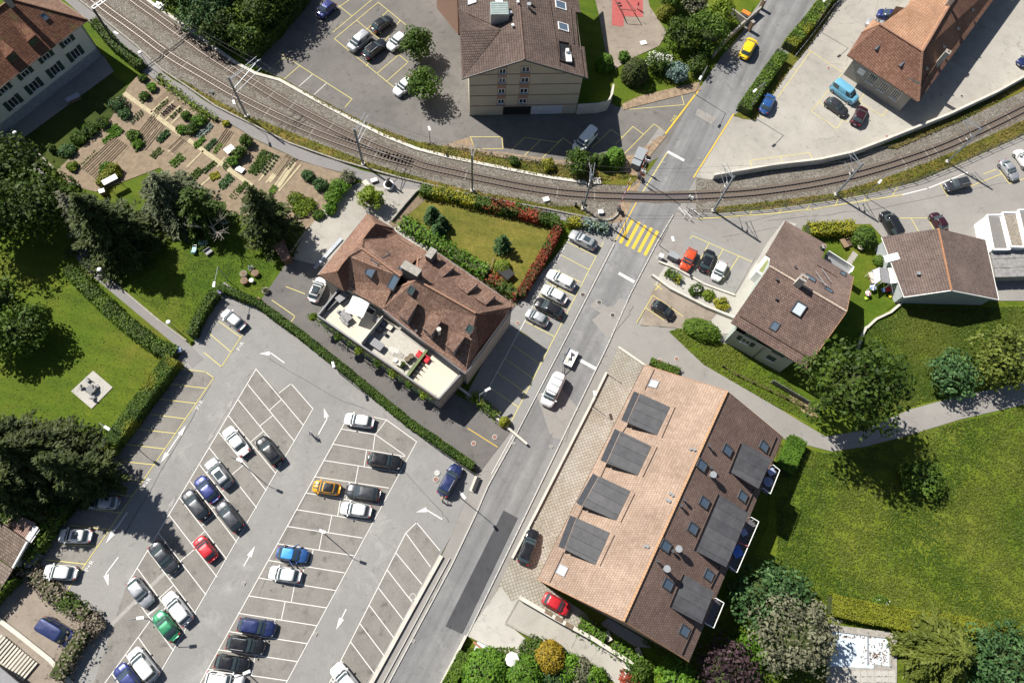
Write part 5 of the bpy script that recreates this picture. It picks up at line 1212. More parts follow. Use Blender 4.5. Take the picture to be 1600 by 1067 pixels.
def carmeshes(tp):
    if tp in CM: return CM[tp]
    L, W, Hh, belt, nose, xw, xf, xr, xb, deck = TYPES[tp]; D = {}
    # lower body: stations along x
    m = MB(); NS = 21; prof = [(0,1),(.45,1),(.8,.985),(.93,.93),(1.0,.80),(1.0,.62),(1.0,.5),(.985,.3),(.93,.19),(0,.19)]
    rings = []
    for i in range(NS):
        x = -L/2 + L*i/(NS-1); u = x/(L/2)
        x = math.copysign(abs(u)**.82, u)*L/2
        u = x/(L/2); wd = W/2*(1-min(abs(u),.9999)**(10 if tp in ('van','mpv') else 8 if tp != 'beetle' else 4))**(1/ (2.8 if u > 0 else 3.6))
        wd = max(wd, W/2*.66)
        if x > xw: t = (x-xw)/(L/2-xw); top = belt + (nose-belt)*t**1.7
        elif x < xb: t = (xb-x)/max(L/2+xb, .05); top = deck - .10*t**2
        else: top = belt if x > 0 else belt + (deck-belt)*(x/xb)**2
        if abs(u) > .97: top -= .13
        r = []
        lowz = .19 + (.13 if abs(u) > .93 else 0)
        for (fy, fz) in prof:
            z = lowz + (top-lowz)*((fz-.19)/.81)
            if fz == 1 and fy == 0: z += .035
            r.append((x, fy*wd, z))
        rings.append(r)
    K = len(prof); vs = []
    for r in rings:
        vs += [Vector(p) for p in r] + [Vector((p[0], -p[1], p[2])) for p in r]
    fs = []
    for i in range(NS-1):
        a = i*2*K; b = (i+1)*2*K
        for k in range(K-1):
            fs.append((a+k, a+k+1, b+k+1, b+k)); fs.append((a+K+k, b+K+k, b+K+k+1, a+K+k+1))
    for a in (0, (NS-1)*2*K):
        for k in range(K-1): fs.append((a+k, a+k+1, a+K+k+1, a+K+k))
    m.add(vs, fs)
    # cabin: rounded frustum
    n = 7.0; NP = 40
    lev = [(belt-.06, xb, xw, W/2*.93), (belt+(Hh-belt)*.45, xb*.58+xr*.42, xw*.58+xf*.42, W/2*.865), (Hh-.10, xr-.03, xf+.05, W/2*.76), (Hh-.035, xr+.06, xf-.06, W/2*.70), (Hh, xr+.28, xf-.28, W/2*.55)]
    def ringpt(z, x0, x1, hw, t):
        px, py = sup(t, (x1-x0)/2, hw, n); return Vector(((x0+x1)/2 + px, py, z))
    base_i = len(m.v); vs = []; fs = []
    for lv in lev:
        for k in range(NP): vs.append(ringpt(*lv, 2*math.pi*k/NP))
    for j in range(len(lev)-1):
        for k in range(NP): fs.append((j*NP+k, j*NP+(k+1) % NP, (j+1)*NP+(k+1) % NP, (j+1)*NP+k))
    m.add(vs, fs)
    D['body'] = m.me('car_body', True)
    # roof skin (own part so that it can have its own colour)
    r = MB(); l4 = lev[-1]; l3 = (lev[-2][0]+.004,)+lev[-2][1:]; l4 = (l4[0]+.006,)+l4[1:]
    vs = [ringpt(*l3, 2*math.pi*k/NP) for k in range(NP)] + [ringpt(*l4, 2*math.pi*k/NP) for k in range(NP)] + [Vector(((xr+xf)/2, 0, Hh+.02))]
    fs = [(k, (k+1) % NP, NP+(k+1) % NP, NP+k) for k in range(NP)] + [(NP+k, NP+(k+1) % NP, 2*NP) for k in range(NP)]
    r.add(vs, fs); D['roof_panel'] = r.me('roof_panel', True)
    def patch(t0, t1, s0, s1, off=.012, nseg=8):
        q = MB(); vs = []
        cx = (xb+xw)/2
        for j in range(4):
            s = s0 + (s1-s0)*j/3
            # interpolate the three lower rings
            if s < .5: a, b, w_ = lev[0], lev[1], s*2
            else: a, b, w_ = lev[1], lev[2], (s-.5)*2
            lv = [a[i]+(b[i]-a[i])*w_ for i in range(4)]
            for k in range(nseg+1):
                p = ringpt(*lv, t0+(t1-t0)*k/nseg); c = Vector(((lv[1]+lv[2])/2, 0, p.z)); d = p - c
                q2 = sup(t0+(t1-t0)*k/nseg, 1, 1, 2); d2 = Vector((q2[0] if abs(q2[0]) > .5 else 0, q2[1] if abs(q2[1]) > .5 else 0, .35)).normalized()
                vs.append(p + d2*off)
        fs = [(j*(nseg+1)+k, j*(nseg+1)+k+1, (j+1)*(nseg+1)+k+1, (j+1)*(nseg+1)+k) for j in range(3) for k in range(nseg)]
        q.add(vs, fs); return q.me('glass', True)
    R_ = RAD
    # superellipse corners sit at 45 degrees
    D['windscreen'] = patch(R_(-41), R_(41), .1, .97); D['rear_window'] = patch(R_(141), R_(219), .22, .95)
    D['side_window'] = [patch(R_(49), R_(86), .18, .93), patch(R_(91), R_(131), .18, .93), patch(R_(-86), R_(-49), .18, .93), patch(R_(-131), R_(-91), .18, .93)]
    w_ = MB(); w_.cyl((0,-.1,0), (0,.1,0), .33, n=14); D['wheel'] = w_.me('wheel'); w_ = MB(); w_.cyl((0,-.108,0), (0,.108,0), .2, n=10); D['rim'] = w_.me('rim')
    h = MB(); h.box((0,0,0), (.30,.36,.12)); D['headlight'] = h.me(); h = MB(); h.box((0,0,0), (.14,.30,.17)); D['taillight'] = h.me()
    h = MB(); h.box((0,0,0), (.14,.2,.13)); D['mirror'] = h.me(); h = MB(); h.box((0,0,0), (.03,.5,.11)); D['plate'] = h.me()
    h = MB(); h.bar((xr+.15,0,0), (xf-.2,0,0), .045); D['rail'] = h.me()
    h = MB(); h.box((0,0,0), ((xf-xr)*.52, W*.5, .02)); D['sunroof'] = h.me()
    h = MB(); h.box((0,0,0), (.05,.9,.04)); D['wiper'] = h.me()
    for s in (-1,1): pass
    h = MB(); h.bar((xw-.02,-.5,0),(xw-.16,-.02,.1),.025); h.bar((xw-.02,.1,0),(xw-.16,.55,.1),.025); D['wipers'] = h.me()
    CM[tp] = D; return D
def car(px, vec, tp, col, label, opts='', roofcol=None, scale=1.0, cat='car', name=None, group=None):
    L, W, Hh, belt, nose, xw, xf, xr, xb, deck = TYPES[tp]; D = carmeshes(tp)
    c = P(px[0], px[1], .75); f = P(px[0]+vec[0]*.05, px[1]+vec[1]*.05, .75)
    d = (f - c); t = empty(name or 'parked_car', Vector((c.x, c.y, .07)), label, cat, group, math.atan2(d.y, d.x)); t.scale = (scale,)*3
    pm = CP[col]
    def pt_(name, me, mat, loc=(0,0,0), rz=0, parent=None, sm=None):
        if len(me.materials) == 0: me.materials.append(None)
        o = bpy.data.objects.new(name, me); COL.objects.link(o); o.parent = parent or t; o.location = loc; o.rotation_euler = (0,0,rz)
        o.material_slots[0].link = 'OBJECT'; o.material_slots[0].material = mat; return o
    pt_('body', D['body'], pm)
    if 'c' in opts:
        q = MB(); q.box(((xr+xf)/2-.2,0,belt-.02), ((xf-xr)*.9,W*.66,.06)); pt_('interior', q.me(), M_BLACK)
        for y in (-.35,.35):
            q = MB(); q.box((-.1,y,belt+.1), (.5,.45,.25)); q.box((-.35,y,belt+.25), (.14,.45,.4)); pt_('seat', q.me(), M_DARKWOOD)
    ro = pt_('roof_panel', D['roof_panel'], CP[roofcol] if roofcol else pm)
    pt_('windscreen', D['windscreen'], M_CGLASS); pt_('rear_window', D['rear_window'], M_CGLASS)
    if not ('p' in opts):
        for g in D['side_window']: pt_('side_window', g, M_CGLASS)
    else:
        for g in (D['side_window'][0], D['side_window'][2]): pt_('side_window', g, M_CGLASS)
    for sx in (-1, 1):
        for sy in (-1, 1):
            wh = pt_('wheel', D['wheel'], M_TYRE, (sx*L*.315, sy*(W/2-.09), .27)); pt_('rim', D['rim'], M_RIM, parent=wh)
    for sy in (-1, 1):
        pt_('headlight', D['headlight'], M_HEAD, (L/2-.32, sy*(W/2-.30), nose-.08), -sy*.35)
        pt_('taillight', D['taillight'], M_TAIL, (-L/2+.14, sy*(W/2-.27), deck-.16), sy*.2)
        pt_('mirror', D['mirror'], pm, (xw-.28, sy*(W/2+.06), belt+.06))
    pt_('number_plate', D['plate'], M_PLATE, (L/2-.01,0,.42)); pt_('number_plate', D['plate'], M_PLATE, (-L/2+.01,0,.55)); pt_('wipers', D['wipers'], M_TRIM, (0,0,belt+.03))
    if 'r' in opts:
        for sy in (-1, 1): pt_('roof_rail', D['rail'], M_LTGREY if col in ('black','navy','grey') else M_TRIM, (0, sy*W*.34, Hh+.04))
    if 's' in opts: pt_('sunroof', D['sunroof'], M_CGLASS, ((xf+xr)/2+.1,0,Hh+.018))
    if 'b' in opts:
        for x in (.7,-.3,-1.3):
            q = MB(); q.bar((x,-W*.36,0),(x,W*.36,0),.05); pt_('roof_bar', q.me(), M_TRIM, (0,0,Hh+.07))
    return t
UL, LEFT, RIGHT = (-74,-95), (-112,-17), (112,17); DR = (74,95); ROW = (-42,-22)
GP = 'cars parked in the car park bays'
C_ = [
 ((364,499),(-145,-115),'hatch','silver','silver hatchback in the corner bay by the lawn hedge','',GP),
 ((161,785),(-1,-.03),'hatch','silver','pale grey car in the tree shadow in a yellow bay','',GP),
 ((117,837),(-1,-.02),'hatch','white','white car with black glass roof half out of the tree shadow','s',GP),
 ((94,894),(-1,-.07),'hatch','white','white car in the lowest yellow bay','',GP),
 ((90,987),(1,.6),'van','navy','dark blue minivan alone in the lower left yard','',None),
 ((369,689),UL,'sedan','white','white saloon at the top of the left bay row','',GP),
 ((342,739),UL,'suv','silver','silver off-roader with dark sunroof in the left bay row','sr',GP),
 ((323,764),UL,'hatch','violet','violet-blue hatchback between silver off-roader and black car','',GP),
 ((305,788),UL,'estate','grey','charcoal car lowest of the upper four in the left bay row','',GP),
 ((421,704),UL,'suv','black','black off-roader alone in the upper right half of the left block','',GP),
 ((358,806),UL,'estate','grey','dark grey car with red tail lights below the silver off-roader','',GP),
 ((256,871),DR,'sedan','grey','dark blue-grey saloon left of the small red car','',GP),
 ((321,857),UL,'small','red','small bright red car in the left block','',GP),
 ((219,925),DR,'hatch','silver','silver car with white roof at the left end of the bay row','',GP),
 ((277,950),UL,'estate','white','white estate above the green car','',GP),
 ((259,977),UL,'beetle','green','green rounded car at the end of the left block','',GP),
 ((224,1038),UL,'mpv','white','large white minivan near the bottom edge','',GP),
 ((200,1060),UL,'hatch','violet','violet-blue car cut by the bottom edge beside the white minivan','',GP),
 ((561,657),LEFT,'hatch','white','white hatchback at the top of the centre block','',GP),
 ((601,720),RIGHT,'suv','black','black estate facing right in the upper centre block','',GP),
 ((510,762),LEFT,'small','amber','amber yellow small car with black roof','',GP),
 ((567,769),LEFT,'estate','grey','charcoal car beside the amber yellow car','',GP),
 ((556,796),LEFT,'hatch','white','white car below the charcoal car in the centre block','',GP),
 ((457,866),RIGHT,'hatch','blue','blue car with bright blue roof being loaded by two people','',GP),
 ((445,897),LEFT,'hatch','white','white car just below the bright blue one','',GP),
 ((401,979),RIGHT,'estate','navy','navy estate at the lower centre block','',GP),
 ((384,1007),RIGHT,'estate','black','black estate directly below the navy estate','r',GP),
 ((362,1036),RIGHT,'hatch','black','black compact car third from the bottom of the centre block','',GP),
 ((351,1063),RIGHT,'suv','white','white car cut by the bottom edge in the centre block','r',GP),
 ((541,1063),UL,'suv','white','white car cut by the bottom edge in the right block','',GP),
 ((703,750),(105,-190),'suv','navy','dark navy estate with silver roof rails beside the bench','r',None),
 ((864,609),(-205,430),'van','white','white van with three roof bars pulling a trailer','bp',None),
 ((826,854),(75,-210),'estate','black','black car parked on the grid paving','',None),
 ((869,943),(100,58),'small','red','red hatchback on the paving beside the access ramp','',None),
 ((911,375),ROW,'estate','silver','silver estate with dark glass roof nearest the zebra crossing','s','cars parked in the side bays by the road'),
 ((877,437),ROW,'estate','white','white car uppermost of the four adjoining side bay cars','','cars parked in the side bays by the road'),
 ((866,460),ROW,'hatch','white','white car just above the black estate in the side bays','','cars parked in the side bays by the road'),
 ((858,481),ROW,'estate','black','black estate between two pale cars in the side bays','','cars parked in the side bays by the road'),
 ((839,496),ROW,'small','silver','small silver car below the black estate in the side bays','','cars parked in the side bays by the road'),
 ((496,452),(60,-130),'hatch','white','white car with black roof beside the tiled terrace house','s',None),
 ((1076,405),(-60,125),'hatch','orange','orange-red car in the parking court','',None),
 ((1105,407),(45,-110),'hatch','black','black car between the orange-red and white cars','',None),
 ((1124,423),(-50,110),'small','white','small white car in the parking court','',None),
 ((1036,484),(140,92),'small','black','black compact car in the west court below the flower bed','',None),
 ((1496,288),(-150,40),'estate','grey','dark grey estate along the side street','r',None),
 ((1392,351),(-50,-85),'van','black','black van half under the eaves of the brown roof house','',None),
 ((1467,347),(-50,-80),'small','darkred','dark plum car beside the brown roof house','',None),
 ((1577,265),(100,130),'coupe','silver','silver open-top car at the right edge','c',None),
 ((1600,249),(-95,-135),'hatch','white','white car cut by the right edge beside the open-top car','',None),
 ((1169,76),(80,-150),'mpv','yellow','bright yellow van-like car driving on the main road','',None),
 ((1199,162),(60,-120),'hatch','blue','blue car beside the hedge of the station yard','',None),
 ((1319,145),(150,110),'van','lightblue','light blue minibus in the station yard','',None),
 ((1307,167),(150,105),'hatch','grey','grey car beside the light blue minibus','',None),
 ((1343,181),(62,-115),'hatch','darkred','dark plum car in front of the station wall','',None),
 ((1391,27),(-110,-40),'mpv','violet','dark blue-violet car behind the station roof','',None),
 ((1374,42),(-130,-60),'estate','silver','silver car half hidden by the station roof','',None),
 ((1606,92),(-100,60),'estate','navy','dark blue car cut by the right edge in the station yard','',None),
 ((510,15),(-90,80),'small','violet','blue car in the shade at the top edge','',None),
 ((597,38),(110,-80),'hatch','black','black car uppermost in the upper parking lot','',None),
 ((562,65),(-110,90),'mpv','silver','silver minivan in the upper parking lot','',None),
 ((586,77),(110,-90),'estate','black','black estate with silver roof rails beside the silver minivan','r',None),
 ((621,65),(-110,90),'hatch','white','white car half hidden by the upper round tree','',None),
 ((632,135),(-110,90),'hatch','white','white car half hidden by the lower round tree','',None),
 ((914,220),(-150,170),'van','white','white van in the apartment building shadow behind a bush','',None),
]
for px, vec, tp, col, lab, opt, grp in C_:
    rc = 'black' if 'amber' == col or 'beside the tiled terrace' in lab else 'sky' if 'bright blue roof' in lab else None
    s = 1.1 if 'pulling a trailer' in lab else 1.1 if 'minibus' in lab else 1.12 if px[1] < 230 and px[0] < 1500 else 1.04
    nm = 'driving_car' if 'driving' in lab else 'white_van' if 'trailer' in lab else None
    car(px, vec, tp, col, lab, opt, rc, s, 'van' if tp == 'van' else 'car', nm, grp)
# trailer
a, b = P(898,549,.6), P(884,577,.6); ang = math.atan2((b-a).y, (b-a).x)
t = empty('trailer', P(890,561,0), 'small flatbed trailer with junk on it behind the white van', 'trailer', rz=ang)
m = MB(); m.box((0,0,.6), (2.7,1.6,.08)); put('bed', m.me(), M_WHITE, t)
m = MB(); m.box((1.36,0,.75),(.06,1.6,.3)); m.box((-1.36,0,.75),(.06,1.6,.3)); m.box((0,.8,.75),(2.7,.05,.3)); m.box((0,-.8,.75),(2.7,.05,.3)); put('side_boards', m.me(), M_LTGREY, t)
m = MB(); m.bar((1.4,.5,.5),(2.7,0,.5),.08); m.bar((1.4,-.5,.5),(2.7,0,.5),.08); put('drawbar', m.me(), M_DKGREY, t)
for s in (-1,1):
    m = MB(); m.cyl((-.2,s*.8,.32),(-.2,s*.95,.32),.3,n=12); put('wheel', m.me(), M_TYRE, t)
m = MB(); m.bar((-.9,-.2,.75),(.4,.25,.8),.12,.1); m.box((-.6,.1,.78),(.3,.4,.25),rz=.4); m.box((.2,.1,.72),(.25,.5,.12),rz=1); put('load', m.me(), M_DKGREY, t)
m = MB(); m.box((.5,-.3,.7),(.9,.5,.1),rz=.2); m.box((-.5,.45,.68),(.6,.3,.1),rz=.5); put('load_boards', m.me(), M_PALEWALL, t)
# orange skip container
t = empty('orange_container', P(1161,30,0), 'orange container with open lid beside the road wall', 'container', rz=-.6)
m = MB(); m.box((0,0,.6),(1.5,.9,1.1)); put('bin', m.me(), M_DKGREY, t); m = MB(); m.box((0,.3,1.25),(1.6,.9,.12)); put('lid', m.me(), plain('orange_plastic', (.75,.2,.04), .5), t)
# ================================================================ railway
M_RAILTOP = plain('polished_rail', (.33,.31,.29), .35, .8, var=.1); M_RAILSIDE = plain('rusty_rail', (.12,.065,.045), .8, .2, var=.2)
M_SLEEPER = plain('brown_sleeper', (.125,.10,.08), .9, var=.3, scale=2); M_SLEEPER2 = plain('grey_sleeper', (.22,.19,.16), .9, var=.2, scale=2)
M_BED = plain('rust_stained_ballast', (.125,.10,.08), .95, var=.35, scale=5)
def smooth(pts, n=6):
    out = []
    q = [pts[0]] + pts + [pts[-1]]
    for i in range(1, len(q)-2):
        for k in range(n):
            t = k/n; a, b, c, d = q[i-1:i+3]
            out.append(.5*((2*b)+(c-a)*t+(2*a-5*b+4*c-d)*t*t+(3*b-a-3*c+d)*t**3))
    out.append(pts[-1]); return out
def track(px, label, gauge=1.07, sl=M_SLEEPER, slpx=None, skip=None, z=.12):
    pts = smooth([P(*p) for p in px]); t = empty('railway_track', pts[0], label, 'railway track')
    bed = []
    for i, p in enumerate(pts):
        d = (pts[min(i+1,len(pts)-1)] - pts[max(i-1,0)]).normalized(); n = Vector((-d.y,d.x,0)); e_ = random.uniform(.95,1.25); bed += [p-n*e_+Vector((0,0,.068)), p+n*e_+Vector((0,0,.068))]
    put('track_bed', mesh(bed, [(2*i,2*i+2,2*i+3,2*i+1) for i in range(len(pts)-1)]), M_BED, t, world=True)
    for s in (-1, 1):
        L = []
        for i, p in enumerate(pts):
            d = (pts[min(i+1,len(pts)-1)] - pts[max(i-1,0)]).normalized(); L.append(p + Vector((-d.y,d.x,0))*s*gauge/2)
        def ribbon(w, z0, z1, mat, name):
            vs = []; fs = []
            for i, p in enumerate(L):
                d = (L[min(i+1,len(L)-1)] - L[max(i-1,0)]).normalized(); n = Vector((-d.y,d.x,0))*w/2
                vs += [p-n+Vector((0,0,z0)), p+n+Vector((0,0,z0)), p+n+Vector((0,0,z1)), p-n+Vector((0,0,z1))]
            for i in range(len(L)-1):
                for k in range(4): fs.append((4*i+k, 4*i+(k+1)%4, 4*i+4+(k+1)%4, 4*i+4+k))
            fs += [(0,1,2,3), tuple(reversed(range(len(vs)-4, len(vs))))]
            return put(name, mesh(vs, fs), mat, t, world=True)
        ribbon(.13, z+.03, z+.11, M_RAILSIDE, 'rail')
        ribbon(.065, z+.11, z+.17, M_RAILTOP, 'rail_head')
    acc = 0; me = MB().box((0,0,z-.055), (.24,2.0,.1)).me(); me.materials.append(sl)
    me2 = MB().box((0,0,z-.055), (.24,2.0,.1)).me(); me2.materials.append(M_SLEEPER2); cnt = 0
    for a, b in zip(pts, pts[1:]):
        L_ = (b-a).length; d = (b-a).normalized(); s = acc
        while s < L_:
            c = a + d*s; ok = True
            if skip: ok = not (skip[0] < c.x < skip[1])
            if ok and cnt < 298:
                o = bpy.data.objects.new('sleeper', me2 if random.random() < .07 else me); COL.objects.link(o); o.parent = t; o.location = c - t.location
                o.rotation_euler = (0,0,math.atan2(d.y,d.x)+random.uniform(-.02,.02)); cnt += 1
            s += .62
        acc = s - L_
    return t, pts
TA, ptsA = track([(150,-45),(208,0),(244,26),(279,52),(320,81.5),(360,108),(400,133),(450,163),(500,190),(550,214.5),(600,236),(640,251),(665,260.5),(715,271.8),(740,277.5),(811,291.8),(871,301),(920,305.2),(966,307),(1030,308.5),(1088,307.5)], 'main curved track from the top left to the level crossing', skip=(P(966,307).x, P(1090,307).x))
TB, ptsB = track([(100,-38),(147,0),(171,19),(214,50),(253.5,80),(279.5,97.3),(320,121),(360,144.5),(400,166),(450,190),(500,211),(550,229.5),(600,246),(645,257)], 'second track merging into the main one beside the allotments')
TC, ptsC = track([(1088,307.5),(1150,304),(1200,299),(1270,288.5),(1340,273.5),(1405,254.5),(1471,231.5),(1535,203),(1600,171),(1680,128),(1780,68)], 'single curved track right of the level crossing below the retaining wall')
# turnout check rails and switch box
def box_thing(name, label, cat, px, d, mat, rz=0, z=0, top=None):
    p = P(*px, 0); t = empty(name, Vector((p.x,p.y,z)), label, cat, rz=rz)
    m = MB(); m.box((0,0,d[2]/2), d); put('housing', m.me(), mat, t)
    m = MB(); m.box((0,0,d[2]+.03), (d[0]+.1,d[1]+.1,.06)); put('lid', m.me(), top or mat, t); return t
box_thing('signal_box', 'white cable box on the ballast left of the level crossing', 'cable box', (853,313), (.9,.7,.35), M_WHITE, .3)
box_thing('cable_box', 'white cable box behind the concrete kerb at the level crossing', 'cable box', (938,333), (.75,.6,.5), M_WHITE, .1)
box_thing('cable_trough', 'pale concrete slab box beside the fourth mast', 'concrete box', (932,284), (1.3,1.1,.25), M_PALEWALL, .05)
box_thing('concrete_box', 'white concrete box on the edge above the two tracks at the top', 'concrete box', (249,11), (1.5,1.2,.4), M_WHITE, -.6)
box_thing('track_motor', 'small white and black track motor box beside the second track', 'track box', (330,145), (.8,.35,.25), M_WHITE, -.5, top=M_BLACK)
box_thing('equipment_cabinet', 'black signal cabinet near the third mast at the kerb', 'cabinet', (899,323), (.3,.3,.9), M_BLACK)
box_thing('equipment_cabinet', 'small dark cabinet at the foot of the fourth mast', 'cabinet', (910,318), (.3,.4,.8), M_DKGREY)
M_MAST = plain('galvanised_mast', (.30,.33,.37), .5, .5, var=.1); M_INS = plain('insulator', (.5,.5,.48), .3)
def mast(base, top, label, trk=None, arm=3.4):
    b = P(*base); h = min(np.arange(5, 13, .05), key=lambda z: (P(*top, z) - Vector((b.x, b.y, z))).length)
    h = float(h); t = empty('catenary_mast', b, label, 'mast', 'overhead line masts along the railway')
    m = MB(); m.box((0,0,h/2), (.06,.30,h)); 
    m = MB(); m.box((0,-.12,h/2), (.24,.035,h)); m.box((0,.12,h/2), (.24,.035,h)); m.box((0,0,h/2), (.03,.2,h))
    d = Vector((0,1,0))
    if trk:
        q = min(trk, key=lambda p: (p-b).length); d = (q-b); arm = d.length; d.z = 0; d.normalize()
    ang = math.atan2(d.y, d.x)
    o = put('pole', m.me(), M_MAST, t); o.rotation_euler = (0,0,ang)
    m = MB(); m.box((0,0,.2), (.6,.6,.4)); put('foundation', m.me(), M_PALEWALL, t)
    e = Vector((-d.y, d.x, 0))
    m = MB()
    for s in (-.45,.45):
        m.bar(e*s*.15 + Vector((0,0,h-.5)), d*(arm+.3) + e*s + Vector((0,0,h-1.2)), .07)
    m.bar(Vector((0,0,h-2.6)), d*(arm+.1) + Vector((0,0,h-1.5)), .06)
    m.bar(Vector((0,0,h-3.6)), d*arm + Vector((0,0,h-3.2)), .05)
    put('bracket', m.me(), M_MAST, t)
    m = MB(); m.cyl(d*.4+Vector((0,0,h-2.65)), d*.8+Vector((0,0,h-2.5)), .1); m.cyl(d*.4+Vector((0,0,h-3.6)), d*.8+Vector((0,0,h-3.55)), .1); put('insulator', m.me(), M_INS, t)
    return b + d*arm + Vector((0,0,h-3.2))
W_ = []
W_.append(mast((386,183), (358,120), 'mast beside the footpath above the allotments', ptsA))
W_.append(mast((568,258), (559,201), 'mast where the two tracks merge', ptsA))
W_.append(mast((738,299), (740,243), 'mast beside the footpath above the dry lawn hedge', ptsA))
W_.append(mast((911,327), (925,273), 'mast left of the level crossing', ptsA))
W_.append(mast((1114,330), (1146,275), 'mast right of the level crossing', ptsC))
W_.append(mast((1305,305), (1343,252), 'mast at the side street opposite the yellow hedge', ptsC))
W_.append(mast((1479,254), (1538,200), 'rightmost mast above the dark grey estate', ptsC))
# gantry mast with lattice beam over both tracks
b = P(183,72); t = empty('catenary_gantry', b, 'dark mast with pale lattice beam over both tracks at the top left', 'gantry')
d = P(240,10) - P(190,45); h = 8.2; a_ = P(158,27,h); e = P(205,-6,h); dd_ = (e-a_).normalized(); n_ = Vector((-dd_.y,dd_.x,0))
m = MB(); m.box((0,0,4.1), (.28,.28,8.2)); put('pole', m.me(), M_DKGREY, t)
m = MB(); st = Vector((b.x,b.y,h)); en = st + dd_*11.5
for s in (-.28,.28): m.bar(st+n_*s, en+n_*s, .1)
for k in range(12): m.bar(st+dd_*k*.95-n_*.28, st+dd_*k*.95+n_*.28, .07)
o = m.build('lattice_beam', M_LTGREY, t)
m = MB(); m.bar(en, Vector((en.x,en.y,0)), .25); m.build('far_pole', M_DKGREY, t)
# overhead wires
wp = [Vector((st.x,st.y,0)) + dd_*7 + Vector((0,0,6.2))] + W_[:4] + W_[4:]
t = empty('overhead_wire', wp[0], 'thin overhead contact wire following the main track', 'overhead wire')
def wire(pts, dz, r, name):
    m = MB()
    for a, b in zip(pts, pts[1:]):
        prev = a + Vector((0,0,dz))
        for k in range(1, 7):
            u = k/6; p = a.lerp(b, u) + Vector((0,0,dz - (1.0 if dz > 0 else 0)*4*u*(1-u)*.8)); m.cyl(prev, p, r, n=4, cap=False); prev = p
    return m.build(name, M_DKGREY, t)
wire(wp, 0, .016, 'contact_wire'); wire(wp, 1.7, .016, 'carrier_wire')
# fence of the single track
def fence(px, label, h=1.1, step=2.4, mat=M_DKGREY, rails=2, name='fence', panel=None, thick=.05, cat='fence', post=.09):
    pts = [P(*p) for p in px]; t = empty(name, pts[0], label, cat)
    m = MB()
    for k in range(rails):
        z = h - .06 - k*(h*.45)
        for a, b in zip(pts, pts[1:]): m.bar(a+Vector((0,0,z)), b+Vector((0,0,z)), thick)
    m.build('rail', mat, t)
    if panel:
        m = MB()
        for a, b in zip(pts, pts[1:]): m.bar(a+Vector((0,0,h*.5)), b+Vector((0,0,h*.5)), .03, h*.8)
        m.build('panel', panel, t)
    me = MB().box((0,0,h/2), (post,post,h)).me(); me.materials.append(mat)
    acc = 0
    for a, b in zip(pts, pts[1:]):
        L = (b-a).length; s = acc
        while s < L:
            o = bpy.data.objects.new('post', me); COL.objects.link(o); o.parent = t; o.location = a + (b-a)*(s/L) - t.location; s += step
        acc = s - L
    return t
fence([(1075,333),(1115,334),(1200,327),(1300,313),(1360,302),(1434,283),(1499,256),(1552,232),(1600,211),(1700,163)], 'dark post and rail fence between the single track and side street', 1.15)
fence([(700,229),(745,237),(800,249),(870,258),(900,262)], 'thin grey fence between upper parking lot and railway verge', 1.0, 2.5, M_MIDGREY)
fence([(965,352),(900,340),(800,320),(737,309),(640,286)], 'thin dark fence beside the railway footpath above the dry lawn', .9, 3.0, M_DKGREY, rails=1, thick=.03)
fence([(345,455),(404,474),(545,590),(680,700),(742,742)], 'dark fence hidden in the long hedge of the car park', .9, 2.5, M_DKGREY)
fence([(1335,-20),(1300,14),(1262,65),(1240,92)], 'pale steel railing along the station yard hedge', 1.0, 2.0, M_LTGREY)
fence([(1128,573),(1140,582),(1205,613),(1262,640)], 'wooden post fence on the bank below the grey-green house', .9, 2.6, M_DARKWOOD, post=.16)
# wire mesh fence panel
w_ = fence([(1204,598),(1262,632)], 'grey mesh fence panel on the bank near the big broad tree', 1.3, 1.4, M_MIDGREY, panel=plain('mesh_panel', (.17,.16,.15), .7))
fence([(0,199),(40,235),(85,268)], 'low dark fence beside the footpath at the left edge', .8, 2.2, M_DKGREY)
fence([(724,735),(733,745),(712,781),(722,776)], 'thin frame rail around the bench corner', .9, 2.5, M_DKGREY) if False else None
# level crossing barriers and signals
def barrier(base, top, label, red=True):
    b = P(*base); t = empty('level_crossing_barrier', b, label, 'barrier')
    h = float(min(np.arange(4, 11, .05), key=lambda z: (P(*top, z) - Vector((b.x, b.y, z))).length)); tp = P(*top, h) - b
    m = MB(); m.box((0,0,.5), (.5,.7,1.0)); put('drive', m.me(), M_DKGREY, t)
    m = MB(); m.box((.1,-.5,.9), (.4,.5,.25)); put('counterweight', m.me(), M_BLACK, t)
    base_ = Vector((0,0,1.0)); n = 10
    for k in range(n):
        q = MB(); q.cyl(base_.lerp(tp, k/n), base_.lerp(tp, (k+1)/n), .07, n=6); put('boom_section', q.me(), M_WHITE if k % 2 else plain('signal_red', (.5,.03,.03), .5), t)
    return t
barrier((966,329), (985,279), 'raised red and white barrier on the left of the level crossing')
barrier((998,277), (1017,223), 'raised red and white barrier above the level crossing')
def signal(px, label, vec=(1,0)):
    b = P(*px); t = empty('crossing_signal', b, label, 'signal'); d = P(px[0]+vec[0], px[1]+vec[1]) - b; ang = math.atan2(d.y, d.x); t.rotation_euler = (0,0,ang)
    m = MB(); m.cyl((0,0,0),(0,0,3.0),.06); put('pole', m.me(), M_LTGREY, t)
    m = MB(); m.box((0,0,3.0),(.12,.9,.3),M=Matrix.Rotation(.6,3,'X')); m.box((0,0,3.02),(.12,.9,.3),M=Matrix.Rotation(-.6,3,'X')); put('cross', m.me(), M_WHITE, t)
    m = MB(); m.box((.05,0,2.3),(.2,.7,.4)); put('lamp_board', m.me(), M_BLACK, t)
    for s in (-.2,.2): m = MB(); m.cyl((.12,s,2.3),(.25,s,2.3),.1); put('lamp', m.me(), M_TAIL, t)
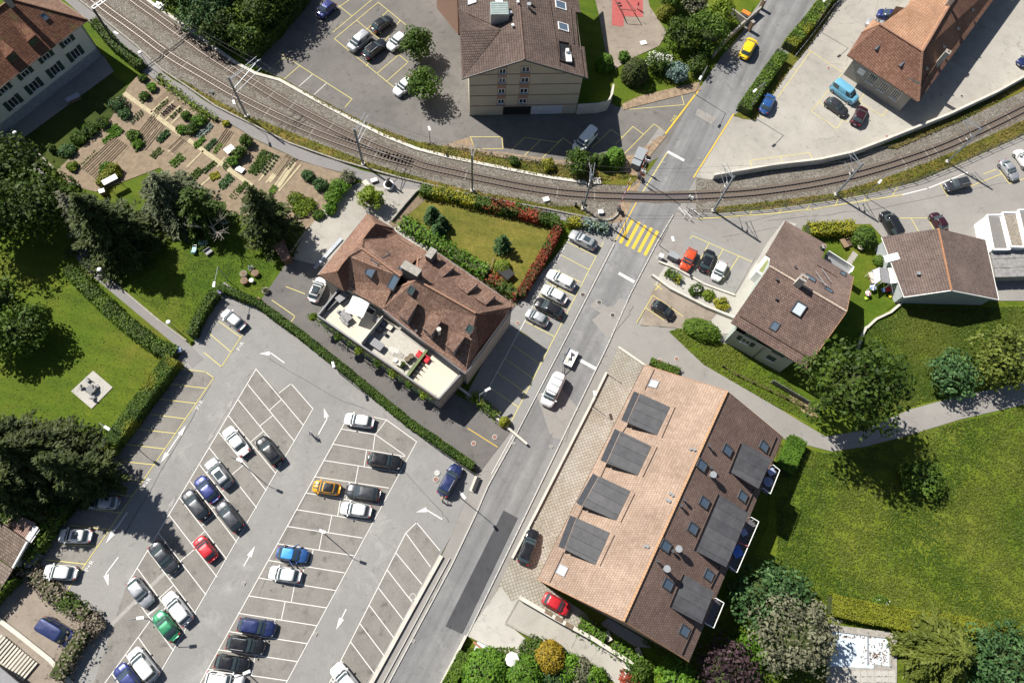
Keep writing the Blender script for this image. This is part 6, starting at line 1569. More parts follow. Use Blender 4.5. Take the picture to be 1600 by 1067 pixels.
signal((1000,285), 'black crossing signal under the upper barrier', (-1,1)); signal((1072,324), 'black and white crossing signal with hoops right of the crossing', (1,-1)); signal((1005,268), 'second signal board beside the pale cabinets', (1,-2))
t = empty('handrail', P(1060,330), 'pale steel hoop rails at the right of the crossing', 'railing')
for a, b in (((1058,329),(1068,341)),((1066,333),(1078,345)),((1078,331),(1090,341))):
    m = MB(); A_, B_ = P(*a), P(*b); u = Vector((0,0,1.0)); m.bar(A_, A_+u, .07); m.bar(B_, B_+u, .07); m.bar(A_+u, B_+u, .07); m.build('hoop', M_WHITE, t)
# pale cabinets near the barrier
for i, (px, lab, s) in enumerate((((1000,243),'uppermost pale grey cabinet beside the upper barrier',(1.5,1.3,1.2)),((996,252),'middle pale grey cabinet beside the upper barrier',(1.5,1.0,1.3)),((992,261),'lowest pale grey cabinet beside the upper barrier',(1.4,1.0,1.3)))):
    box_thing('relay_cabinet', lab, 'cabinet', px, s, M_MIDGREY, -.45, top=M_LTGREY)
box_thing('electric_cabinet', 'grey cabinet beside the orange-red car', 'cabinet', (1050,404), (1.6,.9,1.2), M_MIDGREY, -.5, top=M_LTGREY)
box_thing('electric_cabinet', 'small white post box near the zebra crossing', 'cabinet', (1031,404), (.6,.6,1.0), M_WHITE, -.5)
box_thing('litter_bin', 'blue-grey bin at the corner of the yellow bays and footpath', 'bin', (283,550), (.6,.6,.9), M_MIDGREY, .3, top=plain('blue_lid', (.12,.2,.4), .5))
box_thing('litter_bin', 'purple-blue bin in the hedge corner above the silver hatchback', 'bin', (347,459), (.6,.6,.9), M_DKGREY, .3, top=plain('violet_lid', (.13,.10,.3), .5))
box_thing('bin_container', 'grey waste container with pale lid beside the hedge at the lower left', 'container', (59,873), (1.9,1.1,1.2), M_DKGREY, .9, top=M_MIDGREY)
box_thing('parcel_box', 'white chest by the forecourt wall', 'box', (752,1012), (1.5,1.0,.8), M_LTGREY, -.45, top=plain('pale_blue_sheet', (.55,.6,.66), .5))
box_thing('parcel_box', 'dark grey chest beside the white one on the forecourt', 'box', (765,1020), (1.1,.9,.7), M_DKGREY, -.45)
# lamp posts
def lamp(base, h, head, label, globe=False, arm=None):
    b = P(*base); t = empty('street_lamp', b, label, 'street lamp', 'street lamps')
    m = MB(); m.cyl((0,0,0),(0,0,h),.07,.045,n=8); put('pole', m.me(), M_MIDGREY, t)
    if globe:
        m = MB(); m.ball((0,0,h+.2), .36, 14, 8, (1,1,.55)); put('lamp_globe', m.me(smooth=True), M_WHITE, t)
    else:
        d = P(*head, h) - b; d.z = 0
        if d.length < .3 : d = Vector((.8,.2,0))
        m = MB(); m.bar((0,0,h-.05), d.normalized()*max(.3,d.length-.4)+Vector((0,0,h+.1)), .06); put('arm', m.me(), M_MIDGREY, t)
        e = d.normalized(); q = d + Vector((0,0,h+.12)); M = Matrix((e, Vector((-e.y,e.x,0)), Vector((0,0,1)))).transposed()
        m = MB(); m.box(q, (.85,.36,.14), M=M); m.box(q - e*.1 + Vector((0,0,.08)), (.6,.26,.08), M=M); put('lamp_head', m.me(), M_WHITE, t)
for a in (((189,677),6,(168,669),'lamp with white head on the lawn above the yellow bays'),((358,440),5,(335,445),'lamp with white head at the hedge corner above the silver hatchback'),((531,584),5.5,(521,570),'lamp in the long hedge between car park and driveway'),
          ((376,722),5.5,(375,719),'lamp between the bay rows beside the white saloon'),((505,832),6,(504,830),'lamp in the centre block near the blank bays'),((233,966),6,(220,965),'lamp at the lower end of the left block beside the green car'),((388,1052),6,(386,1050),'lamp in the lower centre block near the black compact car'),
          ((924,634),4,(929,615),'lamp on the wall between pavement and grid paving'),((1352,308),7,(1374,285),'lamp beside the side street fence'),((1168,178),8,(1179,143),'lamp in the hedge of the station yard above the blue car'),((1272,45),8,(1288,2),'lamp in the hedge near the top edge'),
          ((205,98),7,(182,53),'lamp with white head over the railway footpath near the gantry'),((1086,148),7,(1094,123),'lamp beside the main road above the yellow bay line'),((749,630),4.5,(762,609),'thin bent lamp in the planted strip of the shaded parking'),((720,778),6,(724,775),'lamp post at the corner by the navy estate'),
          ((1030,384),6,(1051,374),'lamp with white head right of the zebra crossing'),((380,185),6,(366,161),'lamp head beside the mast above the allotments'),((672,222),4,(671,202),'lamp at the edge of the upper parking lot')):
    lamp(*a)
for px, lab in (((43,228),'white globe lamp beside the footpath at the left'),((173,437),'white globe lamp on the footpath beyond the big conifer'),((278,517),'white globe lamp near the lower end of the footpath')):
    lamp(px, 3.2, None, lab, True)
lamp((232,104), 3.0, None, 'white round lamp on the railway footpath beside the white house', True)
# bench and shelter at the bus stop
t = empty('bench', P(744,757), 'dark bench on a pale slab beside the driveway entrance', 'bench', rz=math.atan2((P(748,745)-P(740,765)).y, (P(748,745)-P(740,765)).x))
m = MB(); m.box((0,0,.45),(2.1,.5,.08)); put('seat', m.me(), M_BLACK, t); m = MB(); m.box((0,.25,.15),(2.3,.7,.14)); put('slab', m.me(), M_PALEWALL, t)
for s in (-.9,.9): m = MB(); m.box((s,0,.28),(.1,.45,.3)); put('leg', m.me(), M_DKGREY, t)
# ================================================================ vegetation
LM = {'dark': leafmat('dark_conifer_needles', (.018,.030,.007), (.075,.098,.020), .15), 'forest': leafmat('forest_leaves', (.018,.042,.006), (.07,.118,.012), .22),
      'mid': leafmat('mid_green_leaves', (.030,.065,.008), (.095,.165,.020), .28), 'fresh': leafmat('fresh_green_leaves', (.05,.13,.01), (.14,.27,.025), .3),
      'grey': leafmat('grey_green_needles', (.05,.07,.028), (.17,.195,.10), .15), 'olive': leafmat('olive_brown_needles', (.07,.075,.045), (.20,.20,.125), .15),
      'blue': leafmat('blue_green_leaves', (.022,.06,.018), (.08,.155,.05), .2), 'yellow': leafmat('yellow_leaves', (.14,.17,.01), (.38,.36,.03), .3),
      'feather': leafmat('feathery_needles', (.06,.09,.012), (.19,.225,.04), .25), 'lime': leafmat('lime_leaves', (.085,.14,.012), (.22,.29,.03), .3), 'purple': leafmat('purple_leaves', (.022,.012,.016), (.085,.05,.058), .15),
      'amber': leafmat('amber_leaves', (.12,.09,.01), (.34,.24,.02), .25), 'redleaf': leafmat('red_tipped_leaves', (.06,.045,.015), (.36,.065,.035), .2),
      'hedge': leafmat('clipped_hedge_leaves', (.022,.055,.008), (.08,.14,.015), .2), 'hedgeb': leafmat('bright_hedge_leaves', (.05,.10,.010), (.12,.20,.02), .25),
      'hedgey': leafmat('yellow_green_hedge_leaves', (.13,.15,.010), (.215,.23,.02), .25), 'brown': leafmat('dry_twigs', (.10,.085,.06), (.24,.20,.15), .1),
      'silver': leafmat('silver_blue_needles', (.09,.15,.13), (.24,.33,.30), .15), 'white': leafmat('white_blossom', (.6,.6,.5), (.85,.85,.8), .2), 'pink': leafmat('pink_blossom', (.45,.12,.16), (.7,.35,.4), .2)}
M_DARKCORE = plain('dark_foliage_core', (.045,.06,.015), .95, var=.45, scale=3)  # solid dark cores added to fill the foliage and thicken its shadows
M_BARK = plain('bark', (.10,.08,.06), .9, var=.3, scale=3); M_PALEBARK = plain('pale_dead_wood', (.33,.30,.26), .9, var=.25, scale=3)
RNG = np.random.RandomState(3)
def leafmesh(C, Nn, S, tint, name='crown', aspect=.55, T=None):
    """one four-cornered leaf spray per centre C (n,3) with normal Nn, size S, optional long axis T"""
    n = len(C); Nn = Nn / (np.linalg.norm(Nn, axis=1, keepdims=True) + 1e-9)
    if T is None: T = RNG.normal(size=(n, 3))
    U = T - (T*Nn).sum(1, keepdims=True)*Nn; U /= (np.linalg.norm(U, axis=1, keepdims=True)+1e-9); V = np.cross(Nn, U)
    S = S[:, None]
    a = C - U*S; b = C + V*S*aspect - U*S*.15; c = C + U*S; d = C - V*S*aspect - U*S*.15
    # a slight fold gives each spray two facets
    c2 = c - Nn*S*.25; a2 = a - Nn*S*.2
    V_ = np.stack([a2, b, c2, d], 1).reshape(-1, 3)
    me = bpy.data.meshes.new(name); me.vertices.add(4*n); me.vertices.foreach_set('co', V_.astype(np.float32).ravel())
    idx = np.arange(4*n).reshape(n, 4); tri = np.concatenate([idx[:, [0,1,3]], idx[:, [1,2,3]]], 1).reshape(-1)
    me.loops.add(len(tri)); me.loops.foreach_set('vertex_index', tri.astype(np.int32))
    me.polygons.add(2*n); me.polygons.foreach_set('loop_start', np.arange(0, 6*n, 3, dtype=np.int32)); me.polygons.foreach_set('loop_total', np.full(2*n, 3, dtype=np.int32))
    at = me.attributes.new('tint', 'FLOAT', 'POINT'); at.data.foreach_set('value', np.repeat(tint, 4).astype(np.float32))
    me.update(calc_edges=True); return me
def crown_pts(R, Hc, lobes, per, squash=.9, lobe=.38, jitter=.12, flat=0.0, seed=0, bottom=-.5):
    """leaf positions over many small lobes that sit on an egg-shaped crown (local, centre at 0)"""
    rs = np.random.RandomState(seed+11); P_ = []; N_ = []; T_ = []
    for i in range(lobes):
        while True:
            d = rs.normal(size=3); d /= np.linalg.norm(d)
            if d[2] > bottom: break
        rr = rs.uniform(.52, 1.0) if i > 3 else rs.uniform(0, .4)
        lr = lobe * rs.uniform(.6, 1.25)
        c = d * rr * (1 - lr*.55)
        k = int(per * (lr/lobe)**2)
        e = rs.normal(size=(k, 3)); e /= np.linalg.norm(e, axis=1, keepdims=True)
        m = (e[:, 2] > -.55); e = e[m]
        rad = lr * (1 + rs.normal(scale=jitter, size=(len(e), 1)))
        p = c + e*rad
        P_.append(p * [R, R, Hc]); N_.append(e + rs.normal(scale=.45, size=e.shape) + [0, 0, .35]); T_.append(np.full(len(e), rs.uniform(0, 1)) + rs.normal(scale=.12, size=len(e)))
    P_ = np.concatenate(P_); N_ = np.concatenate(N_); T_ = np.clip(np.concatenate(T_), 0, 1)
    return P_, N_, T_
VC = {}
def broad_crown(R, Hc, leaf, seed, dens=1.0, lobe=.30):
    n_l = int(26 + R*9); area = 4*math.pi*R*R
    per = max(40, int(dens * area * 3.6 / (n_l * leaf*leaf*1.1 * 6)))
    p, n, t = crown_pts(R, Hc, n_l, per, lobe=lobe, seed=seed)
    return leafmesh(p, n, RNG.uniform(.7, 1.3, len(p))*leaf, t)
def trunk_mesh(h, r, R, seed, limbs=6, Hc=2):
    m = MB(); m.cyl((0,0,0), (0,0,h), r, r*.6, n=8, cap=False); rs = random.Random(seed)
    for k in range(limbs):
        a = k*2*math.pi/limbs + rs.uniform(-.3,.3); s = Vector((0,0,h*rs.uniform(.55,.95))); e = Vector((math.cos(a)*R*.55, math.sin(a)*R*.55, h + Hc*rs.uniform(0,.6)))
        mid = s.lerp(e, .5) + Vector((0,0,-.2)); m.cyl(s, mid, r*.45, r*.3, n=5, cap=False); m.cyl(mid, e, r*.3, r*.1, n=5, cap=False)
    return m.me('trunk')
def vthing(name, px, zc, label, cat, group=None):
    c = P(px[0], px[1], zc); return empty(name, Vector((c.x, c.y, 0)), label, cat, group)
def broadleaf(px, R, Hh, kind, label, leaf=.30, seed=None, dens=1.0, name='broadleaf_tree', cat='tree', group=None, squash=None, trunk=True, lobe=.30, rot=None):
    """px: where the middle of the crown is seen; R crown radius, Hh total height"""
    seed = seed if seed is not None else int(px[0]*7+px[1])
    Hc = min(Hh*.48, R*1.0) if squash is None else squash; zc = Hh - Hc
    t = vthing(name, px, zc, label, cat, group)
    me = broad_crown(R*1.08, Hc*1.05, leaf, seed, dens*1.5, lobe); o = put('crown', me, LM[kind], t); o.location = (0,0,zc)
    m = MB(); m.ball((0,0,zc), 1.0, 12, 8, (R*.58, R*.58, Hc*.45)); put('crown_core', m.me(), M_DARKCORE, t)  # added opaque core, makes the shadow of the crown solid
    if trunk: put('trunk', trunk_mesh(max(.3, zc), max(.06, R*.05), R, seed, Hc=Hc*.6), M_BARK, t)
    return t
def conifer(px, R, Hh, kind, label, leaf=.34, whorls=22, per=11, droop=.25, seed=0, name='conifer_tree', dens=1.0, cat='tree', shape=.85, zf=.45, group=None, curve=0.0):
    rs = np.random.RandomState(seed+5); zc = Hh*zf; t = vthing(name, px, zc, label, cat, group)
    Cs=[]; Ns=[]; Ts=[]; Us=[]
    limb = MB()
    for w_ in range(whorls):
        f = w_/(whorls-1); z = Hh*(.1 + .88*f); L = R*(1-f)**shape*rs.uniform(.85,1.1) + .25
        nb = max(4, int(per*(1-.55*f))); a0 = rs.uniform(0, 6.28)
        for k in range(nb):
            a = a0 + 2*math.pi*k/nb + rs.uniform(-.22,.22); Lb = L*rs.uniform(.72,1.12); br = rs.uniform(.1,.9)
            d = np.array([math.cos(a), math.sin(a), 0]); side = np.array([-d[1], d[0], 0])
            ns = int((6 + Lb*13)*dens)
            s = rs.uniform(.05, 1, ns)**.75
            wl = Lb*.22*(1-s*.6)*rs.uniform(-1,1,ns)
            p = np.outer(s*Lb, d) + np.outer(wl, side) + np.outer(-droop*Lb*s*s + .10*Lb*s + rs.normal(scale=.06,size=ns), [0,0,1]) + [0,0,z]
            p += np.outer(curve*s*s*Lb, side)
            u = d*1.0 + np.outer(np.sign(wl)*rs.uniform(.3,1.0,ns), side) + np.outer(np.full(ns,-.35),[0,0,1])
            Cs.append(p); Ns.append(rs.normal(scale=.35,size=(ns,3)) + [0,0,1]); Ts.append(np.clip(br + rs.normal(scale=.15,size=ns),0,1)); Us.append(u)
            if w_ % 2 == 0: limb.cyl((0,0,z), Vector(d*Lb*.9) + Vector((0,0,z-droop*Lb*.8+.09*Lb)), .05, .02, n=4, cap=False)
    C = np.concatenate(Cs); N_ = np.concatenate(Ns); T_ = np.concatenate(Ts); U = np.concatenate(Us)
    me = leafmesh(C, N_, rs.uniform(.7,1.3,len(C))*leaf, T_, aspect=.34, T=U); put('crown', me, LM[kind], t)
    m = MB(); m.cyl((0,0,0),(0,0,Hh*.95), R*.05+.05, .03, n=8, cap=False); put('trunk', m.me(), M_BARK, t); put('branches', limb.me(), M_BARK, t)['kind'] = 'stuff'
    return t
def hedge(px, w, h, kind, label, leaf=.16, dens=1.0, rough=.055, name='hedge', cat='hedge', z0=0.0, round_=False, second=None, group=None):
    """clipped hedge: a leafy skin of small sprays over a solid dark core"""
    pts = [P(*p) for p in px]; t = empty(name, pts[0], label, cat, group); rs = np.random.RandomState(int(px[0][0])+3)
    core = MB()
    for a, b in zip(pts, pts[1:]): core.bar(a + Vector((0,0,h*.44+z0)), b + Vector((0,0,h*.44+z0)), max(.1, w-.3), h*.84)
    core.build('hedge_core', M_DARKCORE, t)
    Cs=[]; Ns=[]
    for a, b in zip(pts, pts[1:]):
        L = (b-a).length; d = np.array((b-a).normalized()); n = np.array([-d[1], d[0], 0]); A0 = np.array(a)
        per = 2*h + w; k = int(L*per*dens*1.15/(leaf*leaf*1.1))
        s = rs.uniform(0, L, k); q = rs.uniform(0, per, k)
        y = np.where(q < h, -w/2, np.where(q > h+w, w/2, q-h-w/2)); z = np.where(q < h, q, np.where(q > h+w, per-q, h))
        nn = np.where((q < h)[:,None], -n, np.where((q > h+w)[:,None], n, np.array([0,0,1.0])))
        if round_:
            z = z - (np.abs(y)/(w/2))**3*h*.35*(z > h*.9)
        bulge = .5+.5*np.sin(s*2.1+np.sin(s*.9)*2)
        p = A0 + np.outer(s, d) + np.outer(y, n) + np.outer(z+z0, [0,0,1]) + rs.normal(scale=rough, size=(k,3)) + nn*(rough*bulge)[:,None]
        Cs.append(p); Ns.append(nn + rs.normal(scale=.6, size=(k,3)) + [0,0,.3])
    C = np.concatenate(Cs) - np.array(pts[0]); N_ = np.concatenate(Ns)
    tint = np.clip(.5 + .35*np.sin(C[:,0]*1.3)*np.cos(C[:,1]*1.1) + rs.normal(scale=.25, size=len(C)), 0, 1)
    S = rs.uniform(.7,1.3,len(C))*leaf
    if second:
        msk = (np.sin(C[:,0]*.8+1)*np.cos(C[:,1]*.9)+rs.normal(scale=.22,size=len(C))) > second[1]
        put('foliage', leafmesh(C[~msk], N_[~msk], S[~msk], tint[~msk]), LM[kind], t); put('foliage', leafmesh(C[msk], N_[msk], S[msk], tint[msk]), LM[second[0]], t)
    else: put('foliage', leafmesh(C, N_, S, tint), LM[kind], t)
    return t
def bush(px, R, h, kind, label, leaf=.2, flowers=None, name='bush', cat='bush', dens=1.0, group=None, seed=None, lobe=.34):
    t = broadleaf(px, R, h, kind, label, leaf, seed, dens, name, cat, group, squash=h*.5, trunk=False, lobe=lobe)
    m = MB(); m.ball((0,0,h*.42), R*.62, 10, 6, (1,1,h*.4/(R*.62))); put('bush_core', m.me(), M_DARKCORE, t)
    if flowers:
        p, n, tt = crown_pts(R*1.02, h*.52, 14, flowers[1]//10, lobe=.3, seed=5); p = p[p[:,2] > 0][:flowers[1]]
        me = leafmesh(p, np.tile([0,0,1.0], (len(p),1)) + RNG.normal(scale=.2,size=(len(p),3)), np.full(len(p), .11), RNG.uniform(0,1,len(p)), aspect=.8)
        o = put('flowers', me, LM[flowers[0]], t); o.location = (0,0,h*.5); o['kind'] = 'stuff'
    return t
def ball_bush(px, R, h, kind, label, leaf=.15, name='clipped_bush', stretch=None, rz=0):
    t = vthing(name, px, h*.5, label, 'bush'); n = int(14*R*h/(leaf*leaf)*1.1); e = RNG.normal(size=(n,3)); e /= np.linalg.norm(e,axis=1,keepdims=True); e[:,2] = np.abs(e[:,2]+.25)
    p = e*(1+RNG.normal(scale=.035,size=(n,1))+.05*np.sin(e[:,:1]*7)*np.cos(e[:,1:2]*6))*[R,R,h*.92]
    put('foliage', leafmesh(p, e*[1,1,1.3]+RNG.normal(scale=.45,size=(n,3)), RNG.uniform(.7,1.3,n)*leaf, np.clip(.5+.4*np.sin(e[:,0]*9)*np.cos(e[:,1]*8)+RNG.normal(scale=.25,size=n),0,1)), LM[kind], t)
    m = MB(); m.ball((0,0,h*.4), 1, 12, 8, (R*.86,R*.86,h*.42)); put('bush_core', m.me(), M_DARKCORE, t)
    if stretch: t.scale = (*stretch,1); t.rotation_euler = (0,0,rz)
    return t
# ---- trees, west side
conifer((158,350), 6.8, 14.5, 'dark', 'tall dark spreading conifer over the footpath west of the allotments', .34, 24, 13, .22, 1, dens=1.15)
conifer((56,716), 7.0, 15, 'dark', 'broad dark conifer at the left edge below the lawn patio', .36, 24, 13, .22, 2, dens=1.2)
conifer((120,738), 4.2, 16.5, 'dark', 'dark pointed conifer beside the yellow bays casting the long shadow', .34, 20, 12, .2, 17)
conifer((5,690), 5.5, 15, 'dark', 'dark conifer cut by the left edge beside the broad one', .36, 18, 11, .2, 3)
conifer((14,765), 5.0, 12, 'dark', 'dark conifer at the left edge above the pale ground', .36, 16, 11, .2, 13)
conifer((255,295), 6.6, 10, 'grey', 'grey-green weeping cedar with drooping branches beside the allotments', .34, 15, 13, .55, 4, dens=1.1, shape=.6, zf=.6, curve=.15)
conifer((302,318), 4.6, 9, 'forest', 'darker conifer between weeping cedar and bare dead tree', .34, 13, 11, .4, 5, shape=.6, zf=.6)
conifer((412,335), 5.0, 14, 'dark', 'dark conifer standing at the lower end of the allotments', .32, 22, 11, .2, 6, dens=1.1)
conifer((128,338), 3.5, 12, 'olive', 'brownish conifer top beside the tall spreading conifer', .3, 14, 9, .2, 7)
for i, (x, y, R, h, lab) in enumerate(((18,262,5.8,11,'dense dark green tree beside the footpath at the left edge'),(48,320,6.2,12,'dense dark tree between footpath and the left edge'),(-15,345,6,12,'dense dark tree cut by the left edge'),(82,300,3.8,8,'smaller green tree leaning over the footpath'),(-30,270,6,12,'dark tree mostly outside the left edge'))):
    broadleaf((x,y), R*.88, h*.9, 'forest', lab, .32, 20+i, .9, group='dense trees at the left edge')
broadleaf((36,513), 3.7, 6.5, 'mid', 'light green tree casting a round shadow on the west lawn', .3, 31)
broadleaf((-4,468), 3.0, 7, 'forest', 'dark tree at the left edge of the west lawn', .3, 32); broadleaf((2,532), 3.2, 6, 'mid', 'small tree at the left edge below the light green tree', .3, 33)
bush((35,802), 2.3, 2.8, 'fresh', 'bright green bush above the corrugated lean-to', .22)
bush((70,803), 1.6, 2.2, 'amber', 'yellowish bush beside the corrugated lean-to', .2); bush((20,784), 1.8, 2.5, 'mid', 'green bush on the pale ground at the left edge', .22)
# ---- upper lot trees
broadleaf((651,70), 2.9, 5.8, 'mid', 'upper round leafy tree in the upper parking lot', .24, 41, 1.8); broadleaf((662,133), 2.9, 5.8, 'mid', 'lower round leafy tree in the upper parking lot', .24, 42, 1.8)
for i, (x, y, R, h, k, lab) in enumerate(((283,-8,4.2,8,'forest','dark tree right of the gantry tracks at the top edge'),(315,22,3.8,7,'blue','blue-green tree beside the tracks near the top'),(345,45,3.2,6,'forest','dark tree above the track kerb'),(352,-10,4.5,9,'blue','bluish tree at the top edge left of the upper lot'),(400,10,4.2,9,'forest','tall dark tree left of the upper lot'),(385,60,3.0,6,'forest','dark tree at the corner of the upper lot'),(430,-15,4.5,9,'forest','dark tree at the top edge beside the lot hedge'))):
    broadleaf((x,y), R, h, k, lab, .28, 50+i, group='dark trees beside the upper tracks')
hedge([(395,92),(430,55),(470,10),(500,-40)], 2.2, 2.6, 'hedge', 'dark green hedge along the left side of the upper lot', .2, .9)
hedge([(365,85),(340,62),(315,40)], 1.6, 1.6, 'hedge', 'low dark hedge between tracks and dark trees', .2, .8)
# ---- around the playground
ball_bush((945,98), 1.6, 2.4, 'fresh', 'round bright bush beside the apartment building'); ball_bush((1041,19), 1.6, 2.2, 'hedgey', 'round yellow-green bush beside the playground')
broadleaf((1066,56), 3.4, 5.5, 'forest', 'dark rounded tree right of the playground', .26, 61); broadleaf((1108,50), 4.0, 6.5, 'mid', 'large green tree beside the wall of the main road', .26, 62)
broadleaf((1128,18), 2.8, 5, 'lime', 'light green tree at the top beside the main road', .26, 63); broadleaf((1085,10), 2.4, 4.5, 'olive', 'olive brown tree at the top edge', .26, 64); broadleaf((1048,-10), 2.5, 5, 'mid', 'green tree at the top edge above the yellow bush', .26, 65)
ball_bush((993,112), 2.3, 3.6, 'dark', 'very dark round bush left of the white flowering bush', .17); bush((1029,97), 2.6, 3.4, 'mid', 'large bush covered in white blossom', .2, flowers=('white', 420))
bush((1058,112), 2.0, 2.8, 'silver', 'silver-leaved bush beside the white flowering bush', .24); bush((1090,100), 2.0, 2.6, 'forest', 'dark bush below the large green tree', .22); bush((1100,80), 1.5, 2.2, 'mid', 'green bush near the bare path under the trees', .2); bush((976,88), 1.0, 1.6, 'fresh', 'small bright bush at the edge of the playground', .18)
hedge([(1158,178),(1184,140),(1218,92)], 2.2, 1.9, 'hedgeb', 'lower part of the green hedge between main road and station yard', .18, .9, second=('hedge', .1)); hedge([(1228,80),(1262,40),(1300,-12),(1330,-60)], 2.3, 1.9, 'hedgeb', 'upper part of the green hedge between main road and station yard', .18, .9, second=('hedgey', .2))
# ---- railway verge
broadleaf((905,252), 2.3, 3.8, 'mid', 'leafy bush in front of the white van near the tracks', .22, 71, 1.2, 'bush', 'bush'); ball_bush((961,246), 1.75, 2.6, 'fresh', 'bright round bush near the upper barrier', .17)
ball_bush((941,252), 1.0, 2.6, 'hedge', 'egg-shaped clipped bush between the two rounder bushes', .12); ball_bush((930,250), .8, 2.2, 'hedge', 'dark clipped bush beside the leafy bush', .12); bush((857,257), 1.1, 1.7, 'yellow', 'yellow-green bush on the railway verge', .17); bush((803,250), .9, 1.3, 'mid', 'small round bush on the railway verge near the empty bay', .17)
# ---- lawn triangle
hedge([(658,302),(700,309),(742,320)], 1.5, 1.6, 'yellow', 'yellow leaved section of the lawn hedge', .17, 1, .14, second=('mid', .3)); hedge([(742,320),(800,332),(872,352)], 1.7, 1.7, 'redleaf', 'red-leaved hedge along the footpath side of the dry lawn', .17, 1, .14, second=('hedge', -.05))
hedge([(874,356),(852,398),(812,466)], 1.2, 1.6, 'redleaf', 'narrow red-leaved hedge between dry lawn and side parking', .16, 1, .12, second=('mid', .55))
hedge([(884,350),(906,352)], 1.3, 1.3, 'yellow', 'short yellow bush row above the silver estate', .17, 1, .15); hedge([(910,353),(950,360)], 1.5, 1.2, 'silver', 'silver-blue creeping juniper near the zebra crossing', .24, .8, .2)
for i, (x, y, R, h, lab) in enumerate(((675,332,1.5,3.8,'tall weeping conifer on the dry lawn'),(690,345,1.4,3.0,'middle weeping conifer on the dry lawn'),(684,358,1.7,3.0,'broad weeping conifer nearest the tiled house'))):
    conifer((x,y), R, h, 'blue', lab, .22, 11, 9, .8, 80+i, shape=.5, zf=.55, dens=1.6, name='weeping_conifer')
conifer((786,380), 1.5, 4.2, 'blue', 'small star-shaped spruce on the dry lawn', .2, 12, 8, .15, 85, dens=1.6, name='spruce_tree')
hedge([(630,352),(660,370),(700,396),(762,432)], 1.9, 1.7, 'fresh', 'leafy climbing bushes along the north side of the tiled house', .26, .9, .26, round_=True); hedge([(765,438),(790,455),(808,465)], 1.5, 1.4, 'mid', 'mixed green and reddish bushes at the house corner', .2, .9, .2, second=('redleaf', .5))
ball_bush((785,417), 1.3, 1.3, 'lime', 'square clipped yellow-green bush beside the wood pile', .14)
broadleaf((580,309), 2.1, 3.6, 'lime', 'young open-crowned tree on the pale courtyard', .2, 88, .22, lobe=.22)
# ---- path hedge, lawn hedges
hedge([(112,424),(150,462),(200,508),(245,542),(278,556)], 1.9, 1.4, 'hedgeb', 'wide leafy hedge between west lawn and footpath', .17, 1.2, .12, second=('mid', .2))
hedge([(345,452),(404,476),(470,524),(545,584),(640,662),(740,731)], .95, 1.3, 'hedge', 'long dark green hedge between car park and driveway', .13, 1.5, .07)
hedge([(341,462),(318,495),(303,528)], 1.3, 1.7, 'hedge', 'hedge along the lawn above the silver hatchback', .18, .9)
hedge([(278,566),(240,618),(200,672),(172,708)], 2.1, 2.2, 'hedge', 'tall trimmed hedge between west lawn and yellow bays', .13, 1.5, .06, second=('hedgey', .35)); hedge([(168,714),(130,760),(95,806)], 2.4, 2.1, 'hedge', 'dark hedge under the broad conifer beside the yellow bays', .18, .9)
hedge([(92,806),(70,840),(44,872)], 2.6, 2.0, 'hedgeb', 'leafy hedge between sheds and the lowest yellow bays', .2, .9, .2, second=('amber', .8)); hedge([(30,898),(8,920),(-20,950)], 2.0, 2.2, 'hedgeb', 'bright hedge at the left edge above the lower yard', .18, .9)
hedge([(44,876),(60,902),(85,925)], 1.8, .9, 'brown', 'dry grey-brown shrubs beside the lowest white car', .2, .8, .2); hedge([(82,922),(105,940),(140,962)], 1.7, 1.1, 'mid', 'green and brown shrubs along the lower yard', .2, .8, .2, second=('brown', .3)); bush((146,975), 1.5, 1.5, 'brown', 'bare grey shrub at the corner of the lower yard', .2, dens=.8)
hedge([(140,985),(120,1015),(96,1058)], 1.8, 1.9, 'brown', 'sparse dry hedge between lower yard and car park', .2, .35, .35)
# ---- east side
broadleaf((1334,606), 6.7, 18, 'forest', 'huge broad green tree over the meadow path', .36, 91, 1.3, lobe=.24); broadleaf((1438,742), 3.1, 3.6, 'mid', 'small spreading tree in the meadow beside the great shadow', .26, 92)
broadleaf((1490,583), 3.8, 5.2, 'blue', 'bluish green bushy tree north of the meadow path', .28, 93); broadleaf((1572,558), 5.2, 7.5, 'feather', 'yellowish green tree at the right edge', .3, 94, lobe=.22)
LMk = LM['lime']
hedge([(1258,364),(1330,361)], 2.1, 1.7, 'yellow', 'bright yellow hedge beside the side street', .18, 1, .12); ball_bush((1350,370), 2.0, 2.5, 'mid', 'round green bush at the end of the yellow hedge', .17); ball_bush((1375,407), 1.0, 1.2, 'hedgeb', 'small clipped round bush at the wall of the brown roof house', .12)
ball_bush((1098,515), 1.9, 1.9, 'hedgeb', 'oval bright green bush beside the grey-green house', .15, stretch=(1.55,.9), rz=-.45)
hedge([(1040,426),(1062,440)], 1.1, .9, 'yellow', 'short yellow flowering row beside the electric cabinet', .16, 1, .15, second=('mid', .3)); bush((1087,452), 1.1, 1.1, 'mid', 'small bush with white flowers beside the parking court', .16, flowers=('white', 120)); bush((1108,461), .9, .9, 'lime', 'small light green bush in the bed of the parking court', .15); bush((1128,474), 1.15, 1.1, 'yellow', 'yellow shrub at the right end of the bed', .16)
hedge([(1242,688),(1234,708),(1219,738)], 2.3, 1.7, 'fresh', 'bright clipped hedge at the corner of the terraced house', .13, 1.5, .05)
hedge([(1015,566),(1032,573),(1060,583)], 1.1, .8, 'hedgeb', 'low clipped bushes at the top gable of the terraced house', .14, 1, .07)
